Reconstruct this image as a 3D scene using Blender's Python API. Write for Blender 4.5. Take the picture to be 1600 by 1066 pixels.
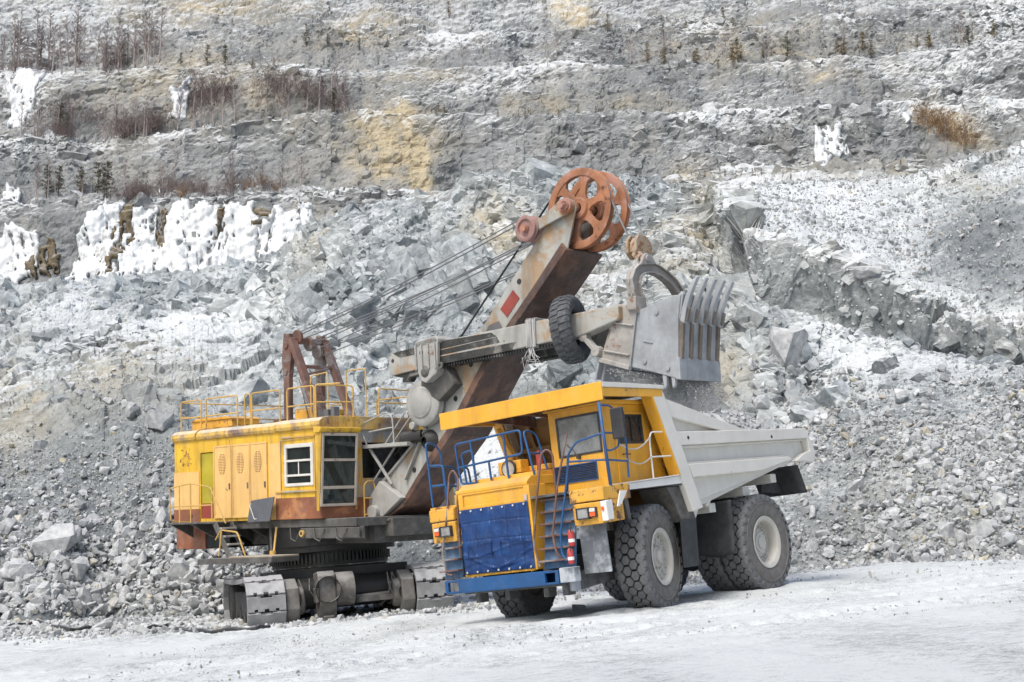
import bpy, bmesh, math, random
import numpy as np
from mathutils import Vector, Matrix, Euler

R = math.radians
scene = bpy.context.scene
col = scene.collection
for o in list(bpy.data.objects):
    bpy.data.objects.remove(o)

# ------------------------------------------------------------------ camera, sky, sun, exposure
CAM_H = 1.75
FPX = 2222.0                      # focal length in pixels of a 1600 px wide frame
PITCH = math.atan((815 - 533) / FPX)
cd = bpy.data.cameras.new("camera")
cd.sensor_width = 36.0
cd.lens = 36.0 * FPX / 1600.0
cd.clip_start = 0.1
cd.clip_end = 3000
cam = bpy.data.objects.new("camera", cd)
cam.location = (0, 0, CAM_H)
cam.rotation_euler = (math.pi / 2 + PITCH, 0, 0)
col.objects.link(cam)
scene.camera = cam

SUN_EL, SUN_AZ = 52.0, 215.0      # azimuth measured clockwise from +Y
w = bpy.data.worlds.new("World")
scene.world = w
w.use_nodes = True
wn = w.node_tree
bg = wn.nodes["Background"]
sky = wn.nodes.new("ShaderNodeTexSky")
sky.sky_type = 'NISHITA'
sky.sun_disc = False
sky.sun_elevation = R(SUN_EL)
sky.sun_rotation = R(SUN_AZ)
sky.air_density = 1.0
sky.dust_density = 4.0
sky.ozone_density = 1.0
wn.links.new(sky.outputs[0], bg.inputs[0])
bg.inputs[1].default_value = 0.122
sl = bpy.data.lights.new("sun", 'SUN')
sl.energy = 1.45
sl.angle = R(20)
sl.color = (1.0, 0.985, 0.945)
sun = bpy.data.objects.new("sun", sl)
sd = Vector((math.sin(R(SUN_AZ)) * math.cos(R(SUN_EL)), math.cos(R(SUN_AZ)) * math.cos(R(SUN_EL)), math.sin(R(SUN_EL))))
sun.rotation_euler = sd.to_track_quat('Z', 'Y').to_euler()
sun.location = (0, -20, 60)
col.objects.link(sun)
vs = scene.view_settings
vs.view_transform = 'Standard'
vs.look = 'None'
vs.exposure = 0.62
vs.gamma = 1.0
vs.use_curve_mapping = False

# ------------------------------------------------------------------ helpers
def ray(px, py):
    a = (np.asarray(px, float) - 800) / FPX
    b = (533 - np.asarray(py, float)) / FPX
    return np.stack([a + 0 * b, math.cos(PITCH) - b * math.sin(PITCH) + 0 * a, math.sin(PITCH) + b * math.cos(PITCH) + 0 * a], -1)

def at(px, py, Y):
    r = ray(px, py)
    return np.array([0, 0, CAM_H]) + r * (np.asarray(Y, float) / r[..., 1])[..., None]

def tag(o, label=None, cat=None, group=None, kind=None):
    if label: o["label"] = label
    if cat: o["category"] = cat
    if group: o["group"] = group
    if kind: o["kind"] = kind
    return o

def empty(name, loc=(0, 0, 0), rot=(0, 0, 0)):
    o = bpy.data.objects.new(name, None)
    o.empty_display_size = 0.3
    o.location = loc
    o.rotation_euler = rot
    col.objects.link(o)
    return o

def np_mesh(name, V, faces_flat, sizes, smooth=False, mat_idx=None):
    me = bpy.data.meshes.new(name)
    V = np.ascontiguousarray(V, np.float32)
    sizes = np.asarray(sizes, np.int32)
    me.vertices.add(len(V))
    me.vertices.foreach_set("co", V.ravel())
    me.loops.add(len(faces_flat))
    me.loops.foreach_set("vertex_index", np.asarray(faces_flat, np.int32))
    me.polygons.add(len(sizes))
    st = np.zeros(len(sizes), np.int32)
    st[1:] = np.cumsum(sizes)[:-1]
    me.polygons.foreach_set("loop_start", st)
    me.polygons.foreach_set("loop_total", sizes)
    me.polygons.foreach_set("use_smooth", np.full(len(sizes), bool(smooth)))
    if mat_idx is not None:
        me.polygons.foreach_set("material_index", np.asarray(mat_idx, np.int32))
    me.update(calc_edges=True)
    me.validate()
    return me

def link(name, me, mats=None, parent=None):
    o = bpy.data.objects.new(name, me)
    if mats:
        for m in (mats if isinstance(mats, (list, tuple)) else [mats]):
            me.materials.append(m)
    if parent is not None:
        o.parent = parent
    col.objects.link(o)
    return o

class MB:
    """collects shapes and links them as ONE mesh object"""
    def __init__(s):
        s.v, s.f, s.m, s.sm = [], [], [], []
        s.mi = 0
        s.xf = None
    def add(s, vs, fs, smooth=False):
        n = len(s.v)
        for p in vs:
            p = Vector(p)
            if s.xf is not None: p = s.xf @ p
            s.v.append((p.x, p.y, p.z))
        for f in fs:
            s.f.append([n + i for i in f]); s.m.append(s.mi); s.sm.append(smooth)
        return s
    def box(s, x0, x1, y0, y1, z0, z1):
        x0, x1 = min(x0, x1), max(x0, x1); y0, y1 = min(y0, y1), max(y0, y1); z0, z1 = min(z0, z1), max(z0, z1)
        vs = [(x0,y0,z0),(x1,y0,z0),(x1,y1,z0),(x0,y1,z0),(x0,y0,z1),(x1,y0,z1),(x1,y1,z1),(x0,y1,z1)]
        return s.add(vs, [(0,3,2,1),(4,5,6,7),(0,1,5,4),(1,2,6,5),(2,3,7,6),(3,0,4,7)])
    def hexa(s, vs):
        return s.add(vs, [(0,3,2,1),(4,5,6,7),(0,1,5,4),(1,2,6,5),(2,3,7,6),(3,0,4,7)])
    def prism(s, poly, a0, a1, ax='y'):
        n = len(poly)
        def P(p, a):
            if ax == 'y': return (p[0], a, p[1])
            if ax == 'x': return (a, p[0], p[1])
            return (p[0], p[1], a)
        vs = [P(p, a0) for p in poly] + [P(p, a1) for p in poly]
        fs = [list(range(n)), list(range(2*n-1, n-1, -1))]
        for i in range(n):
            j = (i+1) % n
            fs.append((i, i+n, j+n, j))
        return s.add(vs, fs)
    def tube(s, pts, r, n=8, cap=True):
        P = [Vector(p) for p in pts]
        rs = r if isinstance(r, (list, tuple)) else [r]*len(P)
        vs, fs = [], []
        up = None
        for i, p in enumerate(P):
            if i == 0: d = P[1]-P[0]
            elif i == len(P)-1: d = P[-1]-P[-2]
            else: d = (P[i+1]-p).normalized() + (p-P[i-1]).normalized()
            if d.length < 1e-9: d = Vector((0,0,1))
            d.normalize()
            if up is None:
                up = Vector((0,0,1)) if abs(d.z) < .9 else Vector((1,0,0))
            a = d.cross(up)
            if a.length < 1e-6:
                a = d.cross(Vector((0.3,1,0.1)))
            a.normalize(); b = a.cross(d).normalized(); up = b
            for k in range(n):
                t = 2*math.pi*k/n
                vs.append(p + a*(math.cos(t)*rs[i]) + b*(math.sin(t)*rs[i]))
        for i in range(len(P)-1):
            for k in range(n):
                k2 = (k+1) % n
                fs.append((i*n+k, i*n+k2, (i+1)*n+k2, (i+1)*n+k))
        s.add(vs, fs, True)
        if cap:
            m = len(P)-1
            s.add(vs[:n], [list(range(n-1,-1,-1))]); s.add(vs[m*n:], [list(range(n))])
        return s
    def bar(s, p0, p1, w, h, up=(0,0,1)):
        p0, p1 = Vector(p0), Vector(p1)
        d = (p1-p0).normalized(); up = Vector(up)
        a = d.cross(up)
        if a.length < 1e-6: a = d.cross(Vector((1,0,0)))
        a.normalize(); b = a.cross(d)
        q = [(-1,-1),(1,-1),(1,1),(-1,1)]
        vs = [p0 + a*(i*w/2)+b*(j*h/2) for i,j in q] + [p1 + a*(i*w/2)+b*(j*h/2) for i,j in q]
        return s.hexa(vs)
    def lathe(s, prof, o=(0,0,0), axis=(0,1,0), n=32, smooth=True, closed=False):
        axis = Vector(axis).normalized(); o = Vector(o)
        t = Vector((0,0,1)) if abs(axis.z) < .9 else Vector((1,0,0))
        a = axis.cross(t).normalized(); b = axis.cross(a).normalized()
        vs, fs = [], []
        for r, h in prof:
            for k in range(n):
                th = 2*math.pi*k/n
                vs.append(o + axis*h + a*(r*math.cos(th)) + b*(r*math.sin(th)))
        m = len(prof)
        for i in range(m if closed else m-1):
            i2 = (i+1) % m
            for k in range(n):
                k2 = (k+1) % n
                fs.append((i*n+k, i*n+k2, i2*n+k2, i2*n+k))
        return s.add(vs, fs, smooth)
    def disc(s, o, axis, r, h, n=24):
        return s.lathe([(0.001,0),(r,0),(r,h),(0.001,h)], o, axis, n, False)
    def build(s, name, mats, parent=None, bevel=0.0, seg=2):
        flat = [i for f in s.f for i in f]
        me = np_mesh(name, np.array(s.v), flat, [len(f) for f in s.f], False, s.m)
        if len(me.polygons) == len(s.sm):
            me.polygons.foreach_set("use_smooth", np.array(s.sm, bool))
        bm = bmesh.new(); bm.from_mesh(me)
        bmesh.ops.remove_doubles(bm, verts=bm.verts, dist=1e-5)
        bmesh.ops.recalc_face_normals(bm, faces=bm.faces)
        for e in bm.edges:
            if len(e.link_faces) == 2 and e.calc_face_angle(0) > R(34): e.smooth = False
        bm.to_mesh(me); bm.free()
        o = link(name, me, mats, parent)
        if bevel:
            md = o.modifiers.new("bevel", 'BEVEL'); md.width = bevel; md.segments = seg
            md.limit_method = 'ANGLE'; md.angle_limit = R(35); md.harden_normals = False
        return o

def arc(c, r, a0, a1, n, plane='xz', off=0.0):
    out = []
    for i in range(n+1):
        t = R(a0 + (a1-a0)*i/n)
        u, v = c[0]+r*math.cos(t), c[1]+r*math.sin(t)
        out.append((u, v))
    return out

def rail_loop(pts, r=0.06, n=4):
    """round the inner corners of a polyline for bent-pipe rails"""
    P = [Vector(p) for p in pts]; out = [P[0]]
    for i in range(1, len(P)-1):
        a = (P[i-1]-P[i]); b = (P[i+1]-P[i])
        rr = min(r, a.length*.45, b.length*.45)
        a.normalize(); b.normalize()
        for k in range(n+1):
            t = k/n
            out.append((P[i]+a*rr)*(1-t)**2 + P[i]*2*t*(1-t) + (P[i]+b*rr)*t*t)
    out.append(P[-1])
    return out

# ------------------------------------------------------------------ numpy noise
def _h(ix, iy, iz, seed):
    h = (ix.astype(np.uint32)*np.uint32(374761393) + iy.astype(np.uint32)*np.uint32(668265263) + iz.astype(np.uint32)*np.uint32(2147483647) + np.uint32((seed*974711+12345) & 0xffffffff))
    h = (h ^ (h >> np.uint32(13)))*np.uint32(1274126177)
    h = (h ^ (h >> np.uint32(16)))*np.uint32(2246822519)
    return h ^ (h >> np.uint32(15))
def _f(h): return (h & np.uint32(0xffffff)).astype(np.float32)/np.float32(16777216)
def vnoise(p, seed=0):
    p = np.asarray(p, np.float32); i = np.floor(p).astype(np.int64); f = p-i
    f = f*f*f*(f*(f*6-15)+10)
    r = 0
    for a in (0,1):
        for b in (0,1):
            for c in (0,1):
                wgt = (f[...,0] if a else 1-f[...,0])*(f[...,1] if b else 1-f[...,1])*(f[...,2] if c else 1-f[...,2])
                r = r + wgt*_f(_h(i[...,0]+a, i[...,1]+b, i[...,2]+c, seed))
    return r*2-1
def fbm(p, octv=4, seed=0, gain=.5, ridge=False):
    r = 0; a = 1.0; t = 0
    for k in range(octv):
        n = vnoise(p*(2.03**k)+17.3*k, seed+k)
        if ridge: n = 1-2*np.abs(n)
        r = r + a*n; t += a; a *= gain
    return r/t
def facet(p, seed=0, slope=.8, k=.75):
    """blocky tilted facets: the upper envelope of randomly tilted planes, one per jittered cell"""
    p = np.asarray(p, np.float32); i = np.floor(p-.5).astype(np.int64)
    val = np.full(p.shape[:-1], -9, np.float32)
    for a in (0,1):
        for b in (0,1):
            for c in (0,1):
                x, y, z = i[...,0]+a, i[...,1]+b, i[...,2]+c
                h = _h(x, y, z, seed); h2 = _h(x, y, z, seed+101); h3 = _h(x, y, z, seed+202); h4 = _h(x, y, z, seed+303)
                dx = p[...,0]-(x+.5+(_f(h)-.5)*.8); dy = p[...,1]-(y+.5+(_f(h2)-.5)*.8); dz = p[...,2]-(z+.5+(_f(h3)-.5)*.8)
                d2 = dx*dx+dy*dy+dz*dz
                t1 = _f(h4)*2-1; t2 = _f(h4 >> np.uint32(5))*2-1; t3 = _f(h4 >> np.uint32(8))*2-1
                v = (_f(h2 >> np.uint32(6))*2-1)*.55 + slope*(dx*t1+dy*t2+dz*t3) - k*d2 - 6*np.maximum(0, d2-.9)
                val = np.maximum(val, v)
    return val
def sstep(a, b, x):
    t = np.clip((x-a)/(b-a), 0, 1); return t*t*(3-2*t)

rng = np.random.default_rng(7)
random.seed(11)
# ------------------------------------------------------------------ materials
class NT:
    def __init__(s, name):
        s.mat = bpy.data.materials.new(name); s.mat.use_nodes = True
        s.t = s.mat.node_tree; s.N = s.t.nodes; s.L = s.t.links
        s.b = s.N["Principled BSDF"]; s.out = s.N["Material Output"]
        s.tc = s.N.new("ShaderNodeTexCoord")
    def n(s, k, **kw):
        x = s.N.new(k)
        for a, v in kw.items(): setattr(x, a, v)
        return x
    def l(s, a, b): s.L.new(a, b); return s
    def noise(s, scale, detail=4, rough=.55, vec=None, stretch=None, dist=0):
        v = vec or s.tc.outputs["Object"]
        if stretch:
            m = s.n("ShaderNodeMapping"); m.inputs["Scale"].default_value = stretch; s.l(v, m.inputs[0]); v = m.outputs[0]
        x = s.n("ShaderNodeTexNoise"); x.inputs["Scale"].default_value = scale; x.inputs["Detail"].default_value = detail
        x.inputs["Roughness"].default_value = rough; x.inputs["Distortion"].default_value = dist
        s.l(v, x.inputs["Vector"]); return x.outputs["Fac"]
    def voro(s, scale, feature='F1', vec=None, out="Distance", rand=1):
        x = s.n("ShaderNodeTexVoronoi"); x.feature = feature; x.inputs["Scale"].default_value = scale; x.inputs["Randomness"].default_value = rand
        s.l(vec or s.tc.outputs["Object"], x.inputs["Vector"]); return x.outputs[out]
    def ramp(s, fac, stops, interp='LINEAR'):
        r = s.n("ShaderNodeValToRGB"); r.color_ramp.interpolation = interp
        e = r.color_ramp.elements
        while len(e) < len(stops): e.new(.5)
        for k, (p, c) in enumerate(stops):
            e[k].position = p
            if isinstance(c, (int, float)): c = (c, c, c)
            e[k].color = (*c, 1)
        s.l(fac, r.inputs[0]); return r.outputs[0]
    def math(s, op, a, b=None, clamp=False):
        m = s.n("ShaderNodeMath"); m.operation = op; m.use_clamp = clamp
        for k, v in enumerate((a, b)):
            if v is None: continue
            if isinstance(v, (int, float)): m.inputs[k].default_value = v
            else: s.l(v, m.inputs[k])
        return m.outputs[0]
    def mix(s, fac, a, b, blend='MIX'):
        m = s.n("ShaderNodeMix"); m.data_type = 'RGBA'; m.blend_type = blend
        for k, v in ((0, fac), (6, a), (7, b)):
            if isinstance(v, (int, float)): m.inputs[k].default_value = v if k == 0 else (v, v, v, 1)
            elif isinstance(v, tuple): m.inputs[k].default_value = (*v, 1)
            else: s.l(v, m.inputs[k])
        return m.outputs[2]
    def nz(s):
        g = s.n("ShaderNodeNewGeometry"); x = s.n("ShaderNodeSeparateXYZ"); s.l(g.outputs["Normal"], x.inputs[0]); return x.outputs[2]
    def bump(s, h, strength=.3, dist=.02, prev=None):
        b = s.n("ShaderNodeBump"); b.inputs["Strength"].default_value = strength; b.inputs["Distance"].default_value = dist
        s.l(h, b.inputs["Height"])
        if prev is not None: s.l(prev, b.inputs["Normal"])
        return b.outputs[0]
    def done(s, colr=None, rough=None, normal=None, metal=None, spec=None):
        for v, k in ((colr, "Base Color"), (rough, "Roughness"), (normal, "Normal"), (metal, "Metallic"), (spec, "Specular IOR Level")):
            if v is None: continue
            if isinstance(v, (int, float)): s.b.inputs[k].default_value = v
            elif isinstance(v, tuple): s.b.inputs[k].default_value = (*v, 1)
            else: s.l(v, s.b.inputs[k])
        return s.mat

RUST = (.20, .075, .028)
DUST = (.52, .53, .52)
def paint(name, c, rough=.5, var=.12, rust=.0, dust=.25, streak=.0, second=None, second_amt=.5, rustc=RUST, metal=0, bump=.12, dustc=DUST, scale=1.0, sec_scale=1.3, grime=.30, grimec=(.06,.05,.038)):
    """painted or bare metal: tone variation, rust chips, vertical streaks, dust lying on what faces up"""
    t = NT(name)
    n1 = t.noise(1.7*scale, 5)
    lo = tuple(max(0, x*(1-var*1.6)) for x in c); hi = tuple(min(1, x*(1+var)) for x in c)
    k = t.ramp(n1, [(.3, lo), (.7, hi)])
    if second:
        n5 = t.noise(sec_scale*scale, 6, .65, dist=.4)
        k = t.mix(t.ramp(n5, [(max(0, .62-second_amt*.3), 0), (.68-second_amt*.2, 1)]), k, second)
    if streak:
        n2 = t.noise(3.2*scale, 6, .65, stretch=(1, 1, .06))
        k = t.mix(t.math('MULTIPLY', t.ramp(n2, [(.5, 0), (.72, 1)]), streak), k, tuple(x*.45 for x in rustc) if rust > .3 else tuple(x*.5 for x in c))
    if grime:
        g1 = t.noise(2.1*scale, 7, .68, stretch=(1, 1, .35), dist=.5); g2 = t.noise(.8*scale, 3)
        g = t.ramp(t.math('ADD', t.math('MULTIPLY', g1, .65), t.math('MULTIPLY', g2, .35)), [(.50, 0), (.66, 1)])
        k = t.mix(t.math('MULTIPLY', g, grime), k, grimec)
    if rust:
        n3 = t.noise(6*scale, 8, .72)
        n4 = t.noise(1.1*scale, 3)
        r = t.ramp(t.math('ADD', t.math('MULTIPLY', n3, .6), t.math('MULTIPLY', n4, .4)), [(.66-rust*.22, 0), (.69-rust*.2, 1)])
        k = t.mix(r, k, t.ramp(t.noise(14*scale, 4), [(.35, tuple(x*.5 for x in rustc)), (.7, rustc)]))
    if dust:
        d = t.math('MULTIPLY', t.ramp(t.math('ADD', t.nz(), t.math('MULTIPLY', t.noise(4, 5), .6)), [(.75, .12), (1.2, 1)]), dust, True)
        d2 = t.math('MULTIPLY', t.ramp(t.noise(2.6, 6, .7), [(.42, 0), (.75, 1)]), dust*.7)
        k = t.mix(t.math('MAXIMUM', d, d2), k, dustc)
    nb = t.bump(t.noise(22*scale, 5), bump, .01)
    nb = t.bump(t.noise(2.2, 3), bump*.6, .03, nb)
    rr = t.ramp(t.noise(7*scale, 4), [(.3, max(.05, rough-.1)), (.7, min(1, rough+.18))])
    return t.done(k, rr, nb, metal)

M = {}
M['truck_yellow'] = paint('truck yellow paint', (.74, .37, .022), .42, .07, .20, .16, .25)
M['truck_yellow_worn'] = paint('worn yellow paint', (.70, .36, .03), .5, .08, .55, .2, .2)
M['headboard'] = paint('shaded yellow headboard', (.22, .11, .02), .6, .2, .4, .05, grime=.7)  # yellow darkened all over: the shade behind the cab is put into the paint
M['blue'] = paint('blue paint', (.003, .07, .215), .42, .15, .22, .10, grime=.15)
M['blue_dusty'] = paint('dusty blue panel', (.015, .11, .26), .55, .2, .08, .6)
M['body_white'] = paint('off white dump body paint', (.66, .64, .585), .6, .05, .05, .12, .12, dustc=(.66,.65,.61), grime=.14, grimec=(.30,.27,.22))
M['white'] = paint('white paint', (.74, .73, .69), .5, .05, .14, .2, .15, grime=.15)
M['near_black'] = paint('near black machinery', (.010, .010, .009), .45, .4, 0, .02, grime=0)  # even near black, darker than the other undercarriage steel
M['chassis'] = paint('dark chassis steel', (.05, .05, .05), .6, .25, .1, .45)
M['flap'] = paint('black rubber flap', (.025, .027, .030), .65, .2, 0, .14, grime=0)
M['apron'] = paint('dusty rubber apron', (.09, .105, .12), .65, .2, 0, .9, dustc=(.46,.50,.53), second=(.40,.43,.46), second_amt=.6)
M['rim'] = paint('cream wheel rim', (.50, .48, .43), .65, .08, .05, .25)
M['house_yellow'] = paint('lemon yellow house paint', (.72, .43, .02), .45, .1, .34, .14, .75, second=(.72, .47, .14), second_amt=.15, grime=.42)
M['house_front'] = paint('peeled yellow front', (.62, .33, .015), .5, .1, .35, .15, .3, second=(.34, .35, .34), second_amt=.75, sec_scale=.75, grime=.5)
M['eave'] = paint('weathered eave', (.66, .40, .04), .5, .12, .5, .55, .9, second=(.16, .09, .06), second_amt=.55, sec_scale=.6, grime=.5, dustc=(.66,.64,.58))
M['house_peach'] = paint('faded peach yellow paint', (.74, .46, .15), .5, .06, .14, .14, .45, grime=.2, grimec=(.25,.13,.05))
M['house_green'] = paint('greenish yellow door', (.42, .34, .01), .5, .12, .08, .1, .2)
M['house_brown'] = paint('red brown skirt paint', (.24, .075, .025), .6, .15, .3, .22, .4, second=(.42, .17, .05), second_amt=.2)
M['roof'] = paint('dirty roof sheet', (.42, .30, .10), .6, .15, .25, .7)
M['rail_yellow'] = paint('yellow handrail paint', (.55, .34, .08), .55, .1, .35, .15)
M['boom_grey'] = paint('pale grey boom paint', (.36, .36, .33), .55, .08, .22, .2, .8, second=(.33, .22, .12), second_amt=.42, rustc=(.22,.12,.06), sec_scale=.9, grime=.35)
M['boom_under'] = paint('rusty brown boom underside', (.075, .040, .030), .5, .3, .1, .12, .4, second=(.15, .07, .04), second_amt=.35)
M['rust_orange'] = paint('orange rusty sheave', (.33, .135, .06), .7, .25, .4, .12, .1, rustc=(.13,.05,.028), second=(.40,.20,.15), second_amt=.3)
M['rust_red'] = paint('rusted red brown gantry', (.15, .07, .05), .65, .25, .3, .2, .3, second=(.24,.22,.21), second_amt=.35)
M['pink'] = paint('faded pink sheave', (.27, .145, .125), .6, .15, .3, .25)
M['patch_red'] = paint('red patch', (.26, .035, .022), .5, .1, .1, .12)
M['patch_grey'] = paint('dark grey patch', (.12, .12, .125), .5, .15, .35, .12)
M['cast_grey'] = paint('dusty cast steel', (.33, .325, .30), .6, .12, .2, .5, .2)
M['grease'] = paint('black greasy steel', (.025, .024, .022), .3, .3, 0, .12, second=(.17, .16, .145), second_amt=.25)
M['dark'] = paint('dark undercarriage steel', (.016, .015, .014), .6, .4, .05, .07)
M['under_grey'] = paint('grimy deck frame', (.065, .06, .053), .65, .3, .2, .3)
M['gear_grey'] = paint('grimy grey casing', (.13, .12, .105), .6, .25, .15, .3, .3, second=(.045,.04,.035), second_amt=.6, grime=.5)
M['shoe'] = paint('worn track shoe', (.22, .22, .22), .55, .25, .05, .75, dustc=(.45,.46,.47))
M['bucket'] = paint('dusty bucket steel', (.31, .33, .345), .55, .25, .12, .6, .5, dustc=(.42,.435,.445))
M['bucket_rust'] = paint('rusty bucket casting', (.33, .31, .28), .6, .15, .42, .5, .3, rustc=(.26,.13,.07))
M['tooth'] = paint('dusty tooth steel', (.32, .34, .36), .5, .15, .12, .55, rustc=(.16,.09,.05))
M['rib'] = paint('worn rib steel', (.17, .135, .105), .45, .3, .45, .25, .6, rustc=(.13,.075,.045))
M['cable'] = paint('steel rope', (.08, .08, .08), .5, .1, 0, 0, grime=0)
M['cable_light'] = paint('galvanised rope', (.17, .175, .18), .45, .1, 0, 0, grime=0)
M['cable_black'] = paint('greased black rope', (.012, .012, .012), .4, .1, 0, 0)
M['black'] = paint('black plastic', (.02, .02, .022), .45, .1, 0, .12)
M['greyplate'] = paint('dark grey plate', (.075, .08, .088), .5, .15, .05, .15)
M['frame_white'] = paint('white window frame', (.62, .60, .55), .5, .06, .2, .1, grime=.2)
M['frame_dirty'] = paint('dirty beige window frame', (.50, .43, .36), .6, .12, .35, .15)
M['ext_red'] = paint('extinguisher red', (.42, .03, .022), .35, .1, .05, .25)
M['label_white'] = paint('label white', (.75, .75, .72), .5, .04, 0, .1)
M['orange_lens'] = paint('orange lens', (.75, .11, .02), .2, .05, 0, .05)
M['interior'] = paint('cab interior', (.05, .05, .05), .7, .1, 0, 0)
M['interior_lit'] = paint('cab lining', (.22, .22, .20), .7, .1, 0, 0)
M['skin'] = paint('skin', (.50, .27, .18), .5, .05, 0, 0, bump=.03)
M['jacket'] = paint('blue work jacket', (.03, .07, .16), .8, .15, 0, 0)
M['hair'] = paint('dark cap', (.03, .03, .035), .8, .1, 0, 0)
M['rope_white'] = paint('dusty rope', (.45, .45, .44), .8, .1, 0, 0)

def glass(name, tint, dusty, dustc=(.45, .46, .46), opaque=.0):
    t = NT(name)
    tr = t.n("ShaderNodeBsdfTransparent"); tr.inputs[0].default_value = (*tint, 1)
    gl = t.n("ShaderNodeBsdfGlossy"); gl.inputs["Roughness"].default_value = .03
    fr = t.n("ShaderNodeFresnel"); fr.inputs[0].default_value = 1.5
    m1 = t.n("ShaderNodeMixShader"); t.l(fr.outputs[0], m1.inputs[0]); t.l(tr.outputs[0], m1.inputs[1]); t.l(gl.outputs[0], m1.inputs[2])
    df = t.n("ShaderNodeBsdfDiffuse"); df.inputs[0].default_value = (*dustc, 1)
    m2 = t.n("ShaderNodeMixShader")
    t.l(t.ramp(t.noise(2.5, 6, .7), [(.3, dusty*.5), (.75, min(1, dusty*1.5))]), m2.inputs[0])
    t.l(m1.outputs[0], m2.inputs[1]); t.l(df.outputs[0], m2.inputs[2]); t.l(m2.outputs[0], t.out.inputs[0])
    return t.mat
M['glass_truck'] = glass('dust and reflection windscreen glass', (.80, .82, .82), .42, (.46,.48,.48))  # pale diffuse layer stands for dust and the grey reflection on the pane
M['glass_side'] = glass('side window glass', (.5, .52, .52), .06)
M['glass_shovel'] = glass('grimy cab glass', (.45, .52, .52), .10, (.20, .24, .24))
M['lamp_glass'] = glass('headlamp glass', (.9, .9, .9), .30, (.7, .7, .68))
M['reflector'] = paint('lamp reflector', (.7, .7, .7), .25, .02, 0, 0, metal=.8)

def tarp_mat():
    t = NT('blue tarpaulin')
    k = t.ramp(t.noise(2.2, 6, .6, dist=.6), [(.3, (.0015, .02, .095)), (.7, (.004, .05, .19))])
    k = t.mix(t.math('MULTIPLY', t.ramp(t.noise(3.5, 7, .7), [(.5, 0), (.8, 1)]), .12), k, (.24, .32, .42))
    h = t.math('ADD', t.noise(5, 5, .6, stretch=(1, 1.6, .7), dist=1.2), t.math('MULTIPLY', t.noise(60, 2), .08))
    return t.done(k, .38, t.bump(h, .6, .05))
M['tarp'] = tarp_mat()

def tyre_mat(name, side, tread):
    t = NT(name)
    k = t.ramp(t.noise(3, 6, .6), [(.3, tuple(x*.75 for x in side)), (.7, side)])
    d = t.ramp(t.noise(9, 5, .7), [(.4, 0), (.75, 1)])
    k = t.mix(t.math('MULTIPLY', d, .35), k, (.30, .30, .295))
    return t.done(k, .75, t.bump(t.noise(30, 5), .25, .01))
M['tyre_side'] = tyre_mat('dusty tyre sidewall', (.14, .128, .116), None)
M['tyre_tread'] = tyre_mat('dusty tyre tread', (.15, .155, .16), None)
M['tyre_dark'] = paint('tyre groove rubber', (.012, .012, .013), .9, .2, 0, .05, grime=0)
M['tyre_old'] = tyre_mat('old dark tyre', (.055, .062, .07), None)

def rock_mat():
    t = NT('quarry rock')
    pos = t.tc.outputs["Object"]
    at_ = t.n("ShaderNodeAttribute"); at_.attribute_name = "masks"
    sp = t.n("ShaderNodeSeparateColor"); t.l(at_.outputs["Color"], sp.inputs[0])
    ochre, snow, far = sp.outputs[0], sp.outputs[1], sp.outputs[2]
    n1 = t.noise(.11, 6, .6); n2 = t.noise(.9, 8, .68); n3 = t.noise(5.5, 6, .7)
    s = t.math('ADD', t.math('ADD', t.math('MULTIPLY', n1, .45), t.math('MULTIPLY', n2, .35)), t.math('MULTIPLY', n3, .25))
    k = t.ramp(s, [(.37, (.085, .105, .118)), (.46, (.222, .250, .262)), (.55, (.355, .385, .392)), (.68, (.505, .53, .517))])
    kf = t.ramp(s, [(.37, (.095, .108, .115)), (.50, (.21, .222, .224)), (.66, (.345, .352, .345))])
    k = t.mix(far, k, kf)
    oc = t.ramp(t.noise(1.6, 6, .65), [(.3, (.33, .29, .20)), (.55, (.46, .40, .28)), (.8, (.34, .20, .07))])
    k = t.mix(ochre, k, oc)
    k = t.mix(1.0, k, at_.outputs['Alpha'], 'MULTIPLY')
    # frost and stone dust that settled on what faces up
    a = t.math('ADD', t.nz(), t.math('MULTIPLY', t.math('SUBTRACT', t.noise(.45, 7, .62), .5), 1.7))
    a = t.math('ADD', a, t.math('MULTIPLY', t.math('SUBTRACT', snow, .5), 1.7))
    k = t.mix(t.math('MULTIPLY', t.ramp(a, [(.30, 0), (1.10, 1)]), .80), k, (.66, .69, .695))
    h = t.math('ADD', t.noise(2.2, 8, .7), t.math('MULTIPLY', t.voro(1.6, 'DISTANCE_TO_EDGE'), .5))
    nb = t.bump(h, .55, .35)
    return t.done(k, .9, nb, spec=.15)
M['rock'] = rock_mat()

def stone_mat(name, tone=1.0, warm=.0):
    t = NT(name)
    oi = t.n("ShaderNodeAttribute"); oi.attribute_name = "tint"
    n2 = t.noise(3.2, 7, .68)
    k = t.ramp(n2, [(.3, (.22*tone, .235*tone, .243*tone)), (.5, (.37*tone, .382*tone, .384*tone)), (.72, (.54*tone, .545*tone, .53*tone))])
    k = t.mix(1.0, k, oi.outputs["Color"], 'MULTIPLY')
    a = t.math('ADD', t.nz(), t.math('MULTIPLY', t.math('SUBTRACT', t.noise(5, 5, .7), .5), 1.2))
    k = t.mix(t.math('MULTIPLY', t.ramp(a, [(.45, 0), (1.05, 1)]), .45), k, (.62, .635, .64))
    return t.done(k, .9, t.bump(t.noise(9, 6, .7), .5, .06), spec=.15)
M['stone'] = stone_mat('broken stone')

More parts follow.
